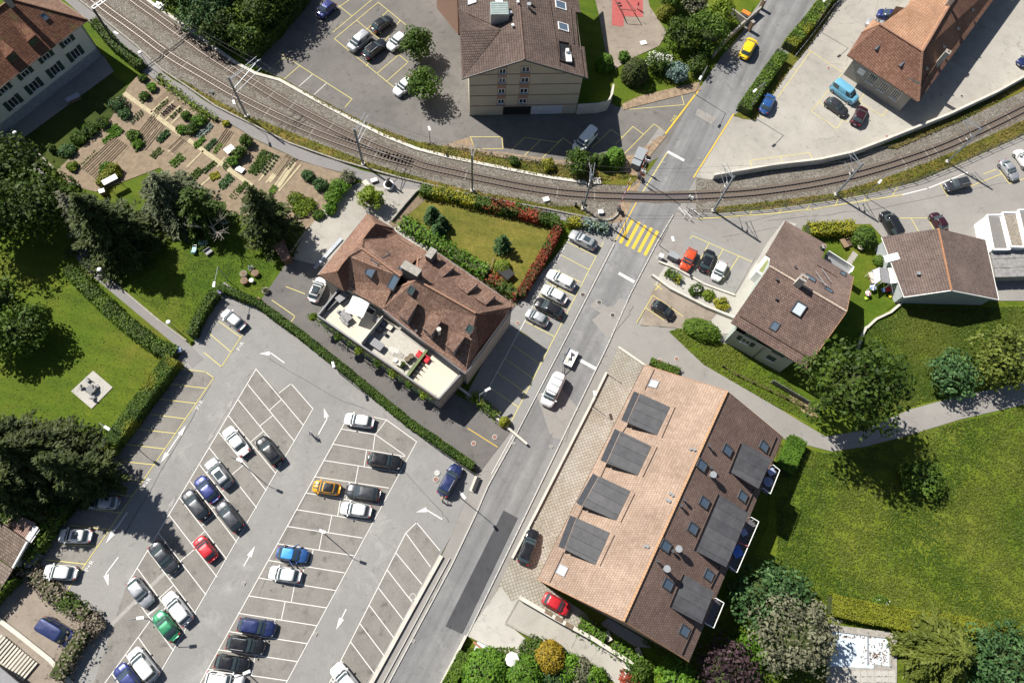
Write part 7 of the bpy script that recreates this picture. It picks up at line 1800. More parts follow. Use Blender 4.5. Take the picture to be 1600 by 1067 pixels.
hedge([(1292,944),(1350,957),(1430,972),(1512,981)], 2.6, 1.5, 'hedgey', 'flat-topped yellow-green hedge between meadow and pool', .12, 1.6, .05); hedge([(1510,978),(1560,992),(1640,1012)], 2.0, 1.5, 'hedgey', 'right part of the yellow-green hedge at the meadow edge', .12, 1.6, .05)
bush((1376,946), 1.3, 1.0, 'mid', 'low plant with white flowers behind the yellow-green hedge', .16, flowers=('white', 60), dens=.5)
broadleaf((1195,935), 4.6, 6.5, 'blue', 'dark bluish green tree right of the terraced house', .28, 101); broadleaf((1225,925), 3.8, 5.5, 'blue', 'second bluish green tree at the meadow corner', .28, 102)
broadleaf((1243,990), 5.4, 9, 'olive', 'large grey-olive tree left of the pool', .26, 103, 1.0, lobe=.2); broadleaf((1182,1000), 2.6, 3.5, 'fresh', 'fresh green bush in front of the olive tree', .24, 104); broadleaf((1165,1022), 2.6, 3.2, 'fresh', 'fresh green bush beside the purple tree', .24, 105)
broadleaf((1137,1048), 3.9, 6, 'purple', 'dark purple-leaved tree at the bottom edge', .26, 106)
conifer((1486,1016), 6.0, 9, 'feather', 'large feathery light green conifer right of the pool', .34, 15, 14, .45, 107, shape=.6, zf=.6, dens=1.25)
broadleaf((1570,1035), 5.2, 7, 'blue', 'dull green tree in the lower right corner', .28, 108); bush((1543,1052), 2.4, 2.4, 'fresh', 'bright green bush between the conifer and the corner tree', .24)
bush((1149,937), .9, 1.6, 'fresh', 'small sunlit bush alone in the shadow of the terraced house', .2); 
# ---- gardens at the bottom
ball_bush((759,1052), 3.0, 3.0, 'fresh', 'large round clipped bush left in the bottom garden', .2); ball_bush((818,1056), 2.5, 2.7, 'fresh', 'second round clipped bush in the bottom garden', .2)
ball_bush((859,1027), 2.0, 2.6, 'amber', 'round orange-brown bush in the bottom garden'); bush((836,1018), 1.9, 1.6, 'mid', 'low green bush left of the orange-brown bush', .18); bush((887,1042), 1.7, 1.9, 'fresh', 'green bush right of the orange-brown bush', .2); bush((906,1050), 1.8, 1.9, 'olive', 'brownish green shrub in the bottom garden', .2); bush((925,1060), 1.8, 1.8, 'fresh', 'bright green shrub near the ramp', .2); bush((862,1062), 2.2, 1.6, 'blue', 'bluish green shrubs at the bottom edge', .2)
hedge([(727,1018),(700,1070),(688,1094)], 1.5, 1.6, 'hedgeb', 'smoothly clipped bright hedge beside the main road at the bottom', .12, 1.2, .04)
hedge([(905,973),(925,985),(942,1000)], 1.6, 1.2, 'fresh', 'flowering shrubs beside the red hatchback', .2, .9, .22, round_=True); hedge([(955,1008),(985,1025),(1003,1040)], 1.4, 1.1, 'fresh', 'green shrubs along the ramp wall', .2, .9, .22); bush((1000,1045), 1.7, 1.6, 'mid', 'green shrub at the foot of the ramp wall', .2); bush((985,1062), 1.4, 1.2, 'redleaf', 'reddish shrub at the bottom edge beside the white wall', .18); broadleaf((1055,1066), 2.8, 3.5, 'fresh', 'green bush cut by the bottom edge left of the purple tree', .24, 115)
# planted strip of the shaded parking
hedge([(738,620),(757,636),(775,652)], 1.0, .9, 'mid', 'leafy planted strip beside the shaded side parking', .18, .9, .2, second=('lime', .3)); ball_bush((788,659), .8, 1.4, 'hedgey', 'round golden bush at the end of the planted strip', .11)
# terrace planting hanging over the parapet
hedge([(490,506),(556,552),(616,593),(682,636)], .35, .4, 'mid', 'row of plants hanging over the outside of the terrace parapet', .14, .4, .2, z0=TZ-.3)
for i, (x, y, lab) in enumerate(((497,509,'left'),(535,539,''),(567,560,''),(594,579,''),(618,595,''),(642,611,''),(664,627,''))):
    bush((x,y), .55, .7, 'mid' if i % 2 else 'lime', 'leafy plant on the terrace parapet, number %s from the left corner' % ('first','second','third','fourth','fifth','sixth','seventh')[i], .2, group='plants along the terrace parapet').location.z = TZ - .6
# yard side of the white house and allotments
hedge([(152,40),(185,78),(225,110)], 1.6, 1.6, 'hedge', 'green hedge between white house and railway footpath', .18, .9)
HB = [((222,122),.9,1.0,'mid','small bush at the top of the allotments'),((238,136),1.0,1.1,'fresh','bush at the first soil bed'),((225,150),1.0,1.0,'mid','bush left of the first soil bed'),((185,162),1.8,1.4,'blue','pink flowering shrub by the house shadow'),((195,178),1.3,1.1,'blue','shrub at the upper left of the soil beds'),((160,192),1.3,1.2,'mid','shrub with pink roses at the shadow edge'),
      ((140,203),1.6,1.3,'mid','green shrub in the allotment hedge row'),((122,215),1.6,1.3,'mid','second green shrub in the allotment hedge row'),((105,234),1.6,1.2,'blue','pale-leaved plant patch at the left end of the beds'),((208,212),1.4,1.2,'mid','bush between the two large soil beds'),((215,225),1.0,1.0,'fresh','small bush above the weeping cedar'),
      ((310,188),1.5,1.2,'fresh','bright bush on the upper allotment edge'),((300,200),1.4,1.1,'mid','bush beside the upper allotment edge'),((290,180),1.0,1.0,'mid','dark bush on the upper allotment edge'),((283,202),1.0,.9,'fresh','bush close to the allotment path'),((353,193),.7,.8,'yellow','small yellow bush beside the railway footpath'),
      ((385,220),1.3,1.9,'mid','upper bush of the dark row beside the white cold frame'),((375,238),1.4,1.9,'mid','middle bush of the row beside the white cold frame'),((364,252),1.1,1.5,'fresh','lower bush of the row beside the cold frame'),
      ((480,275),1.3,1.2,'blue','round bush at the end of the vegetable rows'),((500,288),1.4,1.3,'blue','dark bush left of the green hedge row'),((520,308),1.8,2.0,'fresh','bright bush at the paved court'),((530,292),1.9,2.2,'fresh','tall bright bush at the footpath corner'),((543,277),1.6,2.0,'olive','brownish bush beside the railway footpath'),((516,325),1.3,1.4,'fresh','bush at the lower end of the bright bush row'),
      ((462,310),1.6,1.0,'lime','light green flowering patch'),((480,318),1.7,1.0,'lime','second light green patch'),((470,328),1.5,.9,'lime','third light green patch'),((497,335),1.2,1.0,'mid','low bush beside the paved court'),((165,262),1.3,1.2,'fresh','bush below the lowest soil bed'),((178,272),1.4,1.3,'hedgey','clipped yellow-green bush left of the white tent'),((112,260),1.1,1.0,'lime','light flowering bush at the corner of the lowest bed'),((80,232),.8,1.4,'mid','small tree beside the blue tub')]
for px, R, h, k, lab in HB: bush(px, R*.82, h*.9, k, lab, .17, dens=.8, flowers=('pink', 60) if 'pink' in lab else None)
hedge([(185,262),(172,278),(158,293)], 1.4, 1.3, 'hedgey', 'short clipped hedge left of the white garden tent', .16, .9); hedge([(248,124),(270,140),(300,165),(340,190)], .9, .7, 'lime', 'rough grassy border between allotments and footpath', .2, .5, .2)
# ---- grass tufts on the meadow and lawns: too many to count
def in_poly(x, y, poly):
    ins = np.zeros(len(x), bool); n = len(poly); j = n-1
    for i in range(n):
        xi, yi = poly[i]; xj, yj = poly[j]
        c = ((yi > y) != (yj > y)) & (x < (xj-xi)*(y-yi)/(yj-yi+1e-12)+xi); ins ^= c; j = i
    return ins
LM['tuft'] = leafmat('meadow_grass_blades', (.058,.12,.011), (.155,.185,.03), .4); LM['lawn'] = leafmat('lawn_grass_blades', (.045,.105,.008), (.10,.14,.018), .4); LM['weeds'] = leafmat('verge_weeds', (.08,.11,.015), (.25,.20,.06), .3)
def tufts(name, polys, n, kind, size, z=.05, clump=1.6, hgt=.25):
    Cs = []
    for poly in polys:
        w_ = [tuple(P(*q))[:2] for q in poly]; xs = [q[0] for q in w_]; ys = [q[1] for q in w_]
        k = int(n); x = RNG.uniform(min(xs), max(xs), k); y = RNG.uniform(min(ys), max(ys), k)
        m = in_poly(x, y, w_); x, y = x[m], y[m]
        f = np.sin(x*.9+np.sin(y*.7)*1.7)*np.cos(y*1.1+np.sin(x*.5)*2)
        m = RNG.uniform(-1.6, 1, len(x)) < f; Cs.append(np.stack([x[m], y[m]], 1))
    C = np.concatenate(Cs); C = np.concatenate([C, RNG.uniform(.02, hgt, (len(C),1))+z], 1)
    N_ = RNG.normal(scale=.45, size=C.shape) + [0,0,1.2]; tn = np.clip(.5+.4*np.sin(C[:,0]*.35+2*np.sin(C[:,1]*.21))+RNG.normal(scale=.25,size=len(C)),0,1)
    me = leafmesh(C, N_, RNG.uniform(.6,1.4,len(C))*size, tn, aspect=.3); o = put(name, me, LM[kind]); tag(o, kind='stuff', label=None); return o
MEADOW = [(1205,690),(1222,695),(1290,708),(1350,702),(1450,670),(1600,636),(1680,620),(1680,1010),(1610,1005),(1510,975),(1425,965),(1290,942),(1210,915),(1215,840)]
MEADOW2 = [(1352,515),(1400,480),(1560,480),(1700,475),(1700,565),(1600,594),(1500,612),(1420,636),(1360,650),(1330,600)]
tag(tufts('meadow_grass', [MEADOW, MEADOW2], 110000, 'tuft', .2, .05, hgt=.16), 'long uneven meadow grass right of the terraced house', 'grass')
tag(tufts('lawn_tufts', [[(80,300),(125,440),(270,555),(170,705),(-40,880),(-60,200),(0,220)],[(300,350),(440,380),(415,460),(345,445),(300,530),(180,435),(200,330)]], 20000, 'lawn', .11, .045, hgt=.03), 'short tufts of grass on the west lawns', 'grass')
tag(tufts('verge_weeds', [[(253,112),(290,128),(350,163),(420,193),(500,225),(570,252),(680,284),(800,309),(905,322),(942,345),(850,328),(737,307),(625,280),(527,252),(453,226),(337,168)],[(438,122),(500,156),(560,187),(650,221),(740,235),(870,256),(955,262),(998,277),(917,286),(800,268),(700,247),(600,214),(500,162)],[(1115,333),(1120,324),(1300,303),(1400,272),(1500,233),(1600,188),(1600,211),(1434,283),(1300,313)],[(1385,232),(1435,206),(1550,153),(1600,135),(1500,190),(1400,233)]], 60000, 'weeds', .2, .05, hgt=.3), 'rough weeds along the railway verges', 'weeds')
tag(tufts('bank_grass', [[(1045,518),(1062,512),(1150,545),(1215,585),(1290,650),(1268,662),(1200,628),(1100,570)],[(730,1012),(860,1010),(968,1075),(690,1120)],[(1000,1000),(1160,960),(1290,945),(1300,1080),(1100,1090)]], 16000, 'tuft', .2, .08, hgt=.2), 'rough grass on the bank and in the bottom gardens', 'grass')
# ================================================================ allotments
def rowset(bed, label, rows, n, kind, leafs=.14, R=.18, name='vegetable_rows', inset_=.08, jit=.05, blob=26, cat='vegetables'):
    """bed: four picture corners a,b,c,d; rows run a->b"""
    a, b, c, d = [P(*q) for q in bed]; C=[]; T=[]
    for i in range(rows):
        u = (i+.5)/rows
        for j in range(n):
            v = inset_ + (1-2*inset_)*(j+.5)/n
            p = a.lerp(d, u).lerp(b.lerp(c, u), v); q = RNG.normal(scale=R*.5, size=(blob,3)); q[:,2] = np.abs(q[:,2])*.8+.12
            C.append(q + [p.x + random.gauss(0,jit), p.y + random.gauss(0,jit), 0]); T.append(np.full(blob, random.random()))
    C = np.concatenate(C); me = leafmesh(C, RNG.normal(scale=.6,size=C.shape)+[0,0,1], np.full(len(C), leafs), np.concatenate(T))
    o = put(name, me, LM[kind]); tag(o, label, cat, kind='stuff'); return o
rowset([(394,232),(412,228),(428,240),(385,275)][:4] and [(385,273),(412,231),(431,238),(398,278)], 'broad block of dark green potato rows on the allotments', 5, 9, 'mid', .16, .26)
rowset([(403,272),(432,238),(441,243),(412,279)], 'two rows of mixed green and bluish leaves beside the potato block', 2, 7, 'blue', .14, .2)
rowset([(338,290),(360,270),(368,279),(347,300)], 'two thick rows of leafy greens near the dark conifer', 3, 7, 'blue', .16, .24)
rowset([(326,275),(342,268),(346,277),(330,284)], 'bright yellow-green lettuce patch', 4, 5, 'yellow', .14, .2)
rowset([(241,171),(262,153),(267,158),(246,176)], 'rows of small green plants in the first narrow bed', 2, 7, 'mid', .1, .13)
rowset([(249,179),(270,161),(277,166),(255,184)], 'rows of dark red lettuces in the second narrow bed', 3, 7, 'purple', .1, .13)
rowset([(262,184),(283,166),(287,171),(268,190)], 'rows of mixed seedlings in the third narrow bed', 2, 7, 'mid', .1, .12)
rowset([(245,221),(262,203),(266,208),(250,224)], 'thick row of onion greens in the large soil bed', 3, 9, 'blue', .2, .3)
rowset([(200,190),(222,170),(228,178),(205,198)], 'grey-green low plants left of the allotment path', 4, 6, 'grey', .1, .14)
rowset([(304,215),(330,190),(337,196),(312,222)], 'row of cabbages beside the bright bushes', 2, 9, 'silver', .13, .18)
rowset([(330,240),(345,222),(351,226),(336,243)], 'small bed of green plants near the cold frame', 2, 5, 'fresh', .12, .16)
rowset([(313,268),(335,250),(341,256),(319,274)], 'two rows of green plants left of the allotment path', 2, 8, 'mid', .13, .16)
rowset([(355,310),(375,285),(385,292),(366,316)], 'sparse seedlings beside the dark conifer', 3, 7, 'mid', .08, .1)
rowset([(228,190),(245,170),(252,176),(236,196)], 'rows of pale seedlings in the large soil bed', 3, 7, 'grey', .07, .08)
for q in ([(238,160),(262,141),(289,165),(262,190)],[(190,215),(232,170),(262,195),(222,240)],[(115,262),(170,205),(205,225),(150,295)],[(262,215),(295,232),(262,262),(240,245)],[(340,235),(368,205),(392,222),(360,255)],[(425,280),(455,238),(470,252),(440,290)]):
    sheet('soil_bed', q, 3, M_SOIL2 if q[0][0] in (238,425) else M_SOIL)
for q in ([(418,282),(448,246),(452,249),(423,286)],[(432,290),(459,252),(463,255),(437,294)]): sheet('soil_path', q, 4, M_PATHSOIL)
for q, lab, r_, n_, k_, sz in (([(205,232),(222,214),(232,222),(214,242)],'low leafy rows left of the middle soil bed',2,7,'mid',.13),([(120,262),(150,232),(156,238),(127,270)],'sparse seedlings on the lowest soil bed',2,11,'mid',.07),([(158,222),(178,204),(184,210),(163,229)],'green rows along the upper side of the lowest bed',2,9,'fresh',.13),
  ([(232,245),(250,228),(258,236),(240,252)],'seedling rows near the weeping cedar',3,8,'mid',.09),([(262,256),(282,238),(292,248),(272,266)],'low green rows in the middle of the allotments',3,9,'fresh',.11),([(290,280),(312,260),(320,268),(298,290)],'green rows right of the weeping cedar',3,9,'mid',.12),([(300,228),(318,212),(324,218),(306,235)],'leafy rows beside the allotment path',2,9,'fresh',.14),
  ([(318,232),(336,214),(342,220),(324,240)],'bluish cabbage rows beside the furrows',2,8,'blue',.14),([(345,262),(358,246),(366,252),(352,270)],'small green plants next to the white cold frame',3,6,'mid',.1),([(418,300),(428,288),(436,294),(424,308)],'short rows at the foot of the narrow beds',3,5,'fresh',.1),([(445,262),(460,244),(466,248),(450,268)],'sparse rows in the last narrow bed',2,8,'olive',.09),
  ([(215,158),(232,142),(240,150),(222,166)],'young plants in the uppermost soil bed',2,7,'mid',.09),([(165,206),(182,192),(196,205),(178,220)],'mixed green plants at the shadow edge',4,8,'fresh',.15),([(368,300),(384,282),(390,286),(374,304)],'green rows left of the dark conifer',2,7,'mid',.12)):
    rowset(q, lab, r_, n_, k_, sz, sz*1.5)
def strip(name, a, b, w, mat, level=5):
    A, B = P(*a), P(*b); d = (B-A).normalized(); n = Vector((-d.y,d.x,0))*w/2; z = Vector((0,0,level*LEV+.004))
    o = put(name, mesh([A-n+z,B-n+z,B+n+z,A+n+z],[(0,1,2,3)]), mat); tag(o, kind='structure'); return o
strip('allotment_path', (194,146), (395,292), .75, M_PATHSOIL)
for k, (a, b) in enumerate((((236,176),(263,152)),((246,184),(272,158)),((257,190),(282,166)),((268,194),(290,172)),((405,262),(420,243)),((405,283),(436,243)),((416,286),(446,246)),((430,290),(458,250)),((436,299),(470,258)),((232,213),(252,196)),((263,238),(283,219)),((270,242),(290,223)),((292,262),(318,236)),((340,262),(352,246)),((315,290),(340,268)))):
    strip('garden_track', a, b, .3, M_PATHSOIL, 5+(k % 3)*.2)
# furrows: real ridges of soil
def furrows(bed, n, label):
    a, b, c, d = [P(*q) for q in bed]; t = empty('furrows', a, label, 'furrows')
    for i in range(n):
        u = (i+.5)/n; m = MB(); p, q = a.lerp(d, u), b.lerp(c, u); z = Vector((0,0,.08)); m.bar(p+z, q+z, (d-a).length/n*.5, .12); m.build('soil_ridge', M_SOIL2 if i % 2 else M_SOIL, t)
furrows([(125,262),(178,213),(200,228),(150,280)], 8, 'raked furrows of the lowest soil bed'); furrows([(205,218),(236,180),(258,198),(228,236)], 9, 'raked furrows of the large middle soil bed'); furrows([(335,225),(352,200),(366,208),(348,234)], 5, 'furrows beside the cabbage row'); furrows([(262,232),(290,205),(300,213),(272,242)], 5, 'furrows below the allotment path'); furrows([(425,270),(448,240),(456,245),(434,276)], 4, 'furrows of the bare narrow bed')
def simple_box(name, label, cat, px, d, mat, rz=0.0, z=0.0, extra=None):
    p = P(px[0], px[1], z); t = empty(name, p, label, cat, rz=rz); m = MB(); m.box((0,0,d[2]*.46), (d[0],d[1],d[2]*.92)); put('frame', m.me(), extra or M_WOOD, t); m = MB(); m.box((0,0,d[2]*.97), (d[0]+.06,d[1]+.06,.06)); put('cover', m.me(), mat, t); return t
simple_box('cold_frame', 'white covered cold frame beside the dark bush row', 'cold frame', (360,236), (1.5,1.2,.5), M_WHITE, .75); simple_box('cold_frame', 'small white covered frame beside the allotment path', 'cold frame', (376,267), (1.3,.9,.4), M_WHITE, -.5)
# white tent roof and garden furniture in the shade
t = empty('garden_tent', P(181,292), 'long white roofed garden stand beside the weeping cedar', 'garden stand', rz=.62); m = MB(); m.box((0,0,2.0),(2.3,1.0,.06)); put('roof', m.me(), M_WHITE, t)
for sx in (-1,1):
    for sy in (-1,1): m = MB(); m.cyl((sx*1.0,sy*.4,0),(sx*1.0,sy*.4,2),.035,n=6); put('post', m.me(), M_DKGREY, t)
simple_box('water_tank', 'small white box left of the white roofed stand', 'tank', (163,303), (.8,.7,.9), M_WHITE, .4)
t = simple_box('garden_table', 'pale lilac table top standing in the shade of the white house', 'table', (117,157), (2.2,.9,.75), plain('lilac_table', (.40,.38,.48), .5), .62)
simple_box('garden_tub', 'blue-grey box beside the small tree at the house yard edge', 'box', (82,238), (.7,.5,.6), plain('blue_grey_plastic', (.35,.38,.5), .5), -.6); 
def chair(px, rz, label, mat, z=0.0, name='garden_chair', group=None):
    t = empty(name, P(px[0], px[1], z), label, 'chair', group, rz)
    m = MB(); m.box((0,0,.42),(.5,.5,.05)); put('seat', m.me(), mat, t); m = MB(); m.box((-.25,0,.68),(.05,.5,.5)); put('backrest', m.me(), mat, t)
    for sx in (-1,1):
        for sy in (-1,1): m = MB(); m.box((sx*.21,sy*.21,.2),(.04,.04,.4)); put('leg', m.me(), mat, t)
    return t
def table(px, d, rz, label, mat, z=0.0, h=.74, round_=False, name='table'):
    t = empty(name, P(px[0], px[1], z), label, 'table', rz=rz); m = MB()
    if round_: m.cyl((0,0,h-.04),(0,0,h),d[0]/2,n=16)
    else: m.box((0,0,h-.02),(d[0],d[1],.05))
    put('tabletop', m.me(), mat, t)
    for sx in (-1,1):
        for sy in (-1,1): m = MB(); m.box((sx*d[0]*.36,sy*d[1]*.36,(h-.04)/2),(.05,.05,h-.04)); put('leg', m.me(), M_DKGREY, t)
    return t
def sofa(px, d, rz, label, mat, cush, z=0.0, name='sofa', cat='sofa'):
    t = empty(name, P(px[0], px[1], z), label, cat, rz=rz); m = MB(); m.box((0,0,.17),(d[0],d[1],.3)); put('base', m.me(), mat, t)
    m = MB(); m.box((0,d[1]/2-.06,.5),(d[0],.12,.4)); put('backrest', m.me(), mat, t)
    k = max(1, int(round(d[0]/.75)))
    for i in range(k): m = MB(); m.box((-d[0]/2+(i+.5)*d[0]/k,-.05,.37),(d[0]/k-.05,d[1]-.22,.12)); put('cushion', m.me(), cush, t)
    return t
LB = plain('pale_turquoise_cushion', (.38,.62,.66), .7)
for px, rz, lab in (((318,381),0.05,'pale turquoise garden lounger nearer the dead tree'),((304.5,393),1.55,'pale turquoise garden lounger standing upright in the picture')):
    t = empty('garden_lounger', P(*px), lab, 'lounger', rz=rz); m = MB(); m.box((0,0,.35),(1.1,.62,.1)); put('cushion', m.me(), LB, t); m = MB(); m.box((-.35,0,.5),(.4,.6,.2),M=Matrix.Rotation(.6,3,'Y')); put('backrest', m.me(), LB, t); m = MB(); m.bar((.5,-.28,.3),(.85,-.28,.5),.04); m.bar((.5,.28,.3),(.85,.28,.5),.04); m.bar((.85,-.28,.5),(.85,.28,.5),.04); put('handle', m.me(), M_LTGREY, t)
    for sx in (-1,1):
        for sy in (-1,1): m = MB(); m.box((sx*.45,sy*.25,.15),(.05,.05,.3)); put('leg', m.me(), M_LTGREY, t)
sofa((327,395), (1.1,.9), .75, 'grey cushioned garden box on the lawn', M_DKGREY, M_MIDGREY, name='garden_box', cat='garden box')
for px, rz, lab in (((305,348),.3,'white garden chair left in the tree shade'),((310,353),2.0,'white garden chair in front in the tree shade'),((303,352),3.6,'white garden chair behind the round shade table'),((312,349),4.6,'white garden chair nearest the dead tree')): chair(px, rz, lab, M_WHITE, group='white chairs in the tree shade')
table((307,351), (1.1,1.1), 0, 'round white table in the tree shade', M_WHITE, round_=True); table((352,350), (1.1,1.1), 0, 'round white table right of the dead tree', M_WHITE, round_=True); chair((357,348), .5, 'white chair beside the round table right of the dead tree', M_WHITE)
# lawn patio set
table((146,610), (1.3,1.3), 0, 'dark round table on the square lawn patio', M_DKGREY, round_=True)
for px, rz, lab in (((139,595),-2.0,'dark chair at the upper side of the patio'),((152,605),.3,'dark chair right of the patio table'),((147,622),1.6,'dark chair below the patio table'),((128,606),3.3,'dark chair at the left of the patio')): chair(px, rz, lab, M_MIDGREY, group='chairs on the lawn patio')
# planters (half barrels) on the lawn
def pot(px, r, h, label, mat, soil=None, z=0.0, name='planter', plant=None, cat='planter'):
    t = empty(name, P(px[0], px[1], z), label, cat); m = MB(); m.cyl((0,0,0),(0,0,h), r*.85, r, n=16); put('tub', m.me(), mat, t); m = MB(); m.cyl((0,0,h),(0,0,h+.03), r*.85, n=16); put('soil', m.me(), soil or M_SOIL2, t)
    if plant:
        q = RNG.normal(scale=r*.4, size=(60,3)); q[:,2] = np.abs(q[:,2])+h+.1; put('plant', leafmesh(q, RNG.normal(size=q.shape)+[0,0,1], np.full(60,.13), RNG.uniform(0,1,60)), LM[plant], t)
    return t
TERRA = plain('terracotta', (.34,.19,.12), .8, var=.2)
pot((382,430), .55, .6, 'grey round planter at the left of the planter group', M_STONEWALL); pot((400,429), .55, .6, 'terracotta planter at the right of the planter group', TERRA); pot((383,441), .55, .6, 'terracotta planter with dark centre on the lawn', TERRA); pot((394,440), .35, .5, 'small white pot among the terracotta planters', M_WHITE, M_WHITE); pot((393,421), .45, .4, 'planter with bluish plant on the lawn', M_STONEWALL, plant='silver'); pot((416,456), .55, .5, 'grey planter near the driveway edge', M_STONEWALL, plant='grey'); pot((403,470), .45, .4, 'terracotta pot at the top end of the driveway edge', TERRA)
# dead tree
t = vthing('dead_tree', (352,350), 3, 'pale leafless tree on the lawn beside the weeping cedar', 'tree'); m = MB(); rs = random.Random(4)
def branch(p, d, L, r, depth):
    e = p + d*L; m.cyl(p, e, r, r*.65, n=5, cap=False)
    if depth == 0: return
    for k in range(2 if depth < 3 else 3):
        q = Vector((rs.uniform(-1,1), rs.uniform(-1,1), rs.uniform(-.2,.8))).normalized(); branch(e, (d*.9+q*.75).normalized(), L*rs.uniform(.6,.8), r*.6, depth-1)
b0 = P(337,365) - t.location; b0.z = 0; m.cyl(b0, b0+Vector((.2,.1,2.2)), .28, .2, n=8, cap=False)
for k in range(4):
    a = k*1.6+.4; branch(b0+Vector((.2,.1,2.0)), Vector((math.cos(a),math.sin(a),.55)).normalized(), 1.7, .13, 4)
put('trunk', m.me(), M_PALEBARK, t)
# ---- terraces furniture (heights above the terrace floor)
zt = TZ + .03
simple_box('storage_box', 'dark grey cushion box in the corner of the left terrace', 'box', (535.5,467), (1.7,1.0,.75), M_MIDGREY, .75, zt, M_DKGREY)
def parasol(px, label, s=2.7, rz=-.35):
    p = P(px[0], px[1], zt+2.2); t = empty('parasol', Vector((p.x,p.y,zt)), label, 'parasol', rz=rz); m = MB(); m.add([(s/2,s/2,2.15),(-s/2,s/2,2.15),(-s/2,-s/2,2.15),(s/2,-s/2,2.15),(0,0,2.55)],[(0,1,4),(1,2,4),(2,3,4),(3,0,4)]); put('canopy', m.me(), M_WHITE, t); m = MB(); m.cyl((0,0,0),(0,0,2.55),.04,n=6); put('pole', m.me(), M_LTGREY, t); m = MB(); m.box((0,0,.05),(.7,.7,.1)); put('base', m.me(), M_DKGREY, t)
parasol((559,479), 'square white parasol on the left terrace')
table((541.5,496), (1.9,1.0), -.85, 'grey dining table on the left terrace', M_MIDGREY, zt)
for px, rz in (((530,489),2.4),((537,503),-2.3),((542,507),-2.3),((545,491),.8),((534,498),-2.3)): chair(px, rz, {530:'chair at the upper left end of the terrace dining table',537:'chair on the lower side of the terrace dining table',542:'chair at the lower right of the terrace dining table',545:'chair on the upper side of the terrace dining table',534:'chair at the lower left of the terrace dining table'}[px[0]], M_MIDGREY, zt, group='chairs round the terrace dining table')
TEAL = plain('teal_cushion', (.03,.20,.24), .7)
chair((559,492), 1.0, 'teal chair below the white parasol', TEAL, zt); chair((572,475), -1.0, 'light blue chair right of the white parasol', LB, zt)
sofa((578,486), (1.6,.9), -.6, 'dark lounge seat with white frame beside the privacy screen', M_WHITE, M_BLACK, zt)
BR = plain('brown_wicker', (.13,.10,.085), .8)
for px, rz, lab in (((590.5,501),-.6,'brown armchair nearest the privacy screen'),((599,506),-.6,'brown armchair in the upper middle of the middle terrace'),((592.5,515),2.5,'brown armchair in the lower row of the middle terrace'),((609,512),-.6,'brown armchair with pale cushion at the right')): sofa(px, (1.0,.95), rz, lab, BR, M_MIDGREY if 'pale' not in lab else M_PALEWALL, zt, 'armchair', 'armchair')
table((586.5,538), (2.8,1.15), -.62, 'long dark grey covered table on the middle terrace', M_MIDGREY, zt, name='covered_table'); pot((602.5,523), .28, .5, 'small black pot table on the middle terrace', M_BLACK, M_BLACK, zt, cat='pot')
sofa((661,559), (2.1,.9), -.62, 'bright red lounger on the right terrace', plain('red_fabric', (.55,.02,.03), .7), MATS['red_fabric'], zt, 'lounger', 'lounger')
for px, lab in (((637,563),'black round pot left on the right terrace'),((643,558.5),'black round pot right on the right terrace')): pot(px, .42, .6, lab, M_BLACK, M_SOIL2, zt)
t = empty('grill_cart', P(622,568,zt), 'pale framed grill cart between middle and right terrace', 'grill', rz=-.6); m = MB(); m.box((0,0,.75),(1.3,.7,.1)); put('worktop', m.me(), M_PALEWALL, t); m = MB(); m.cyl((-.3,0,.8),(-.3,0,1.0),.3,n=12); put('lid', m.me(), M_LTGREY, t)
for s in (-.55,.55): m = MB(); m.bar((s,-.3,0),(s,-.3,.7),.05); m.bar((s,.3,0),(s,.3,.7),.05); put('leg', m.me(), M_WOOD, t)
pot((630,571), .45, .5, 'dark plant tub beside the grill cart', M_DKGREY, z=zt, plant='mid')
t = empty('drying_rack', P(616,550,zt), 'pale drying rack on the middle terrace', 'rack', rz=-.3); m = MB()
for k in range(5): m.bar((-.7,-.3+k*.15,.9),(.7,-.3+k*.15,.9),.03)
m.bar((-.7,-.3,.9),(-.7,.3,.9),.03); m.bar((.7,-.3,.9),(.7,.3,.9),.03); m.bar((-.7,-.3,0),(-.7,-.3,.9),.03); m.bar((.7,.3,0),(.7,.3,.9),.03); put('frame', m.me(), M_WHITE, t)
t = empty('pergola_ladder', P(651,570,zt), 'dark ladder frame lying across the right terrace', 'ladder'); a, b = P(640,585,zt+.15), P(661,556,zt+.15)
d = (b-a).normalized(); n = Vector((-d.y,d.x,0)); m = MB()
for s in (-.35,.35): m.bar(a+n*s, b+n*s, .08)
m.build('side_rail', M_DARKWOOD, t)['label'] = 'two side rails' if False else 'dark side rails'
for k in range(6): m = MB(); m.bar(a.lerp(b,(k+.5)/6)-n*.35, a.lerp(b,(k+.5)/6)+n*.35, .06); m.build('rung', M_DARKWOOD, t)
# courtyard: well with white umbrella frame, tables
t = empty('covered_grill', P(608,292), 'black and white covered grill standing in the courtyard', 'grill'); m = MB(); m.cyl((0,0,0),(0,0,.7),.75,.85,n=16); put('bowl', m.me(), M_WHITE, t); m = MB(); m.cyl((0,0,.7),(0,0,1.7),.65,.25,n=14); put('hood', m.me(), M_BLACK, t); m = MB(); m.cyl((0,0,1.7),(0,0,2.3),.12,n=8); put('flue', m.me(), M_DKGREY, t)
simple_box('garden_table', 'pale table left in the courtyard', 'table', (573,290), (1.2,.8,.7), M_PALEWALL, -.9); simple_box('garden_bench', 'white bench in the courtyard near the footpath', 'bench', (585,284), (1.0,.6,.5), M_WHITE, .4)
simple_box('wall_awning', 'grey trough along the left side of the tiled house', 'awning', (513,397), (.5,6.5,.25), M_ZINC, -.62, extra=M_ZINC)  # low grey box standing in for the thin awning on the wall
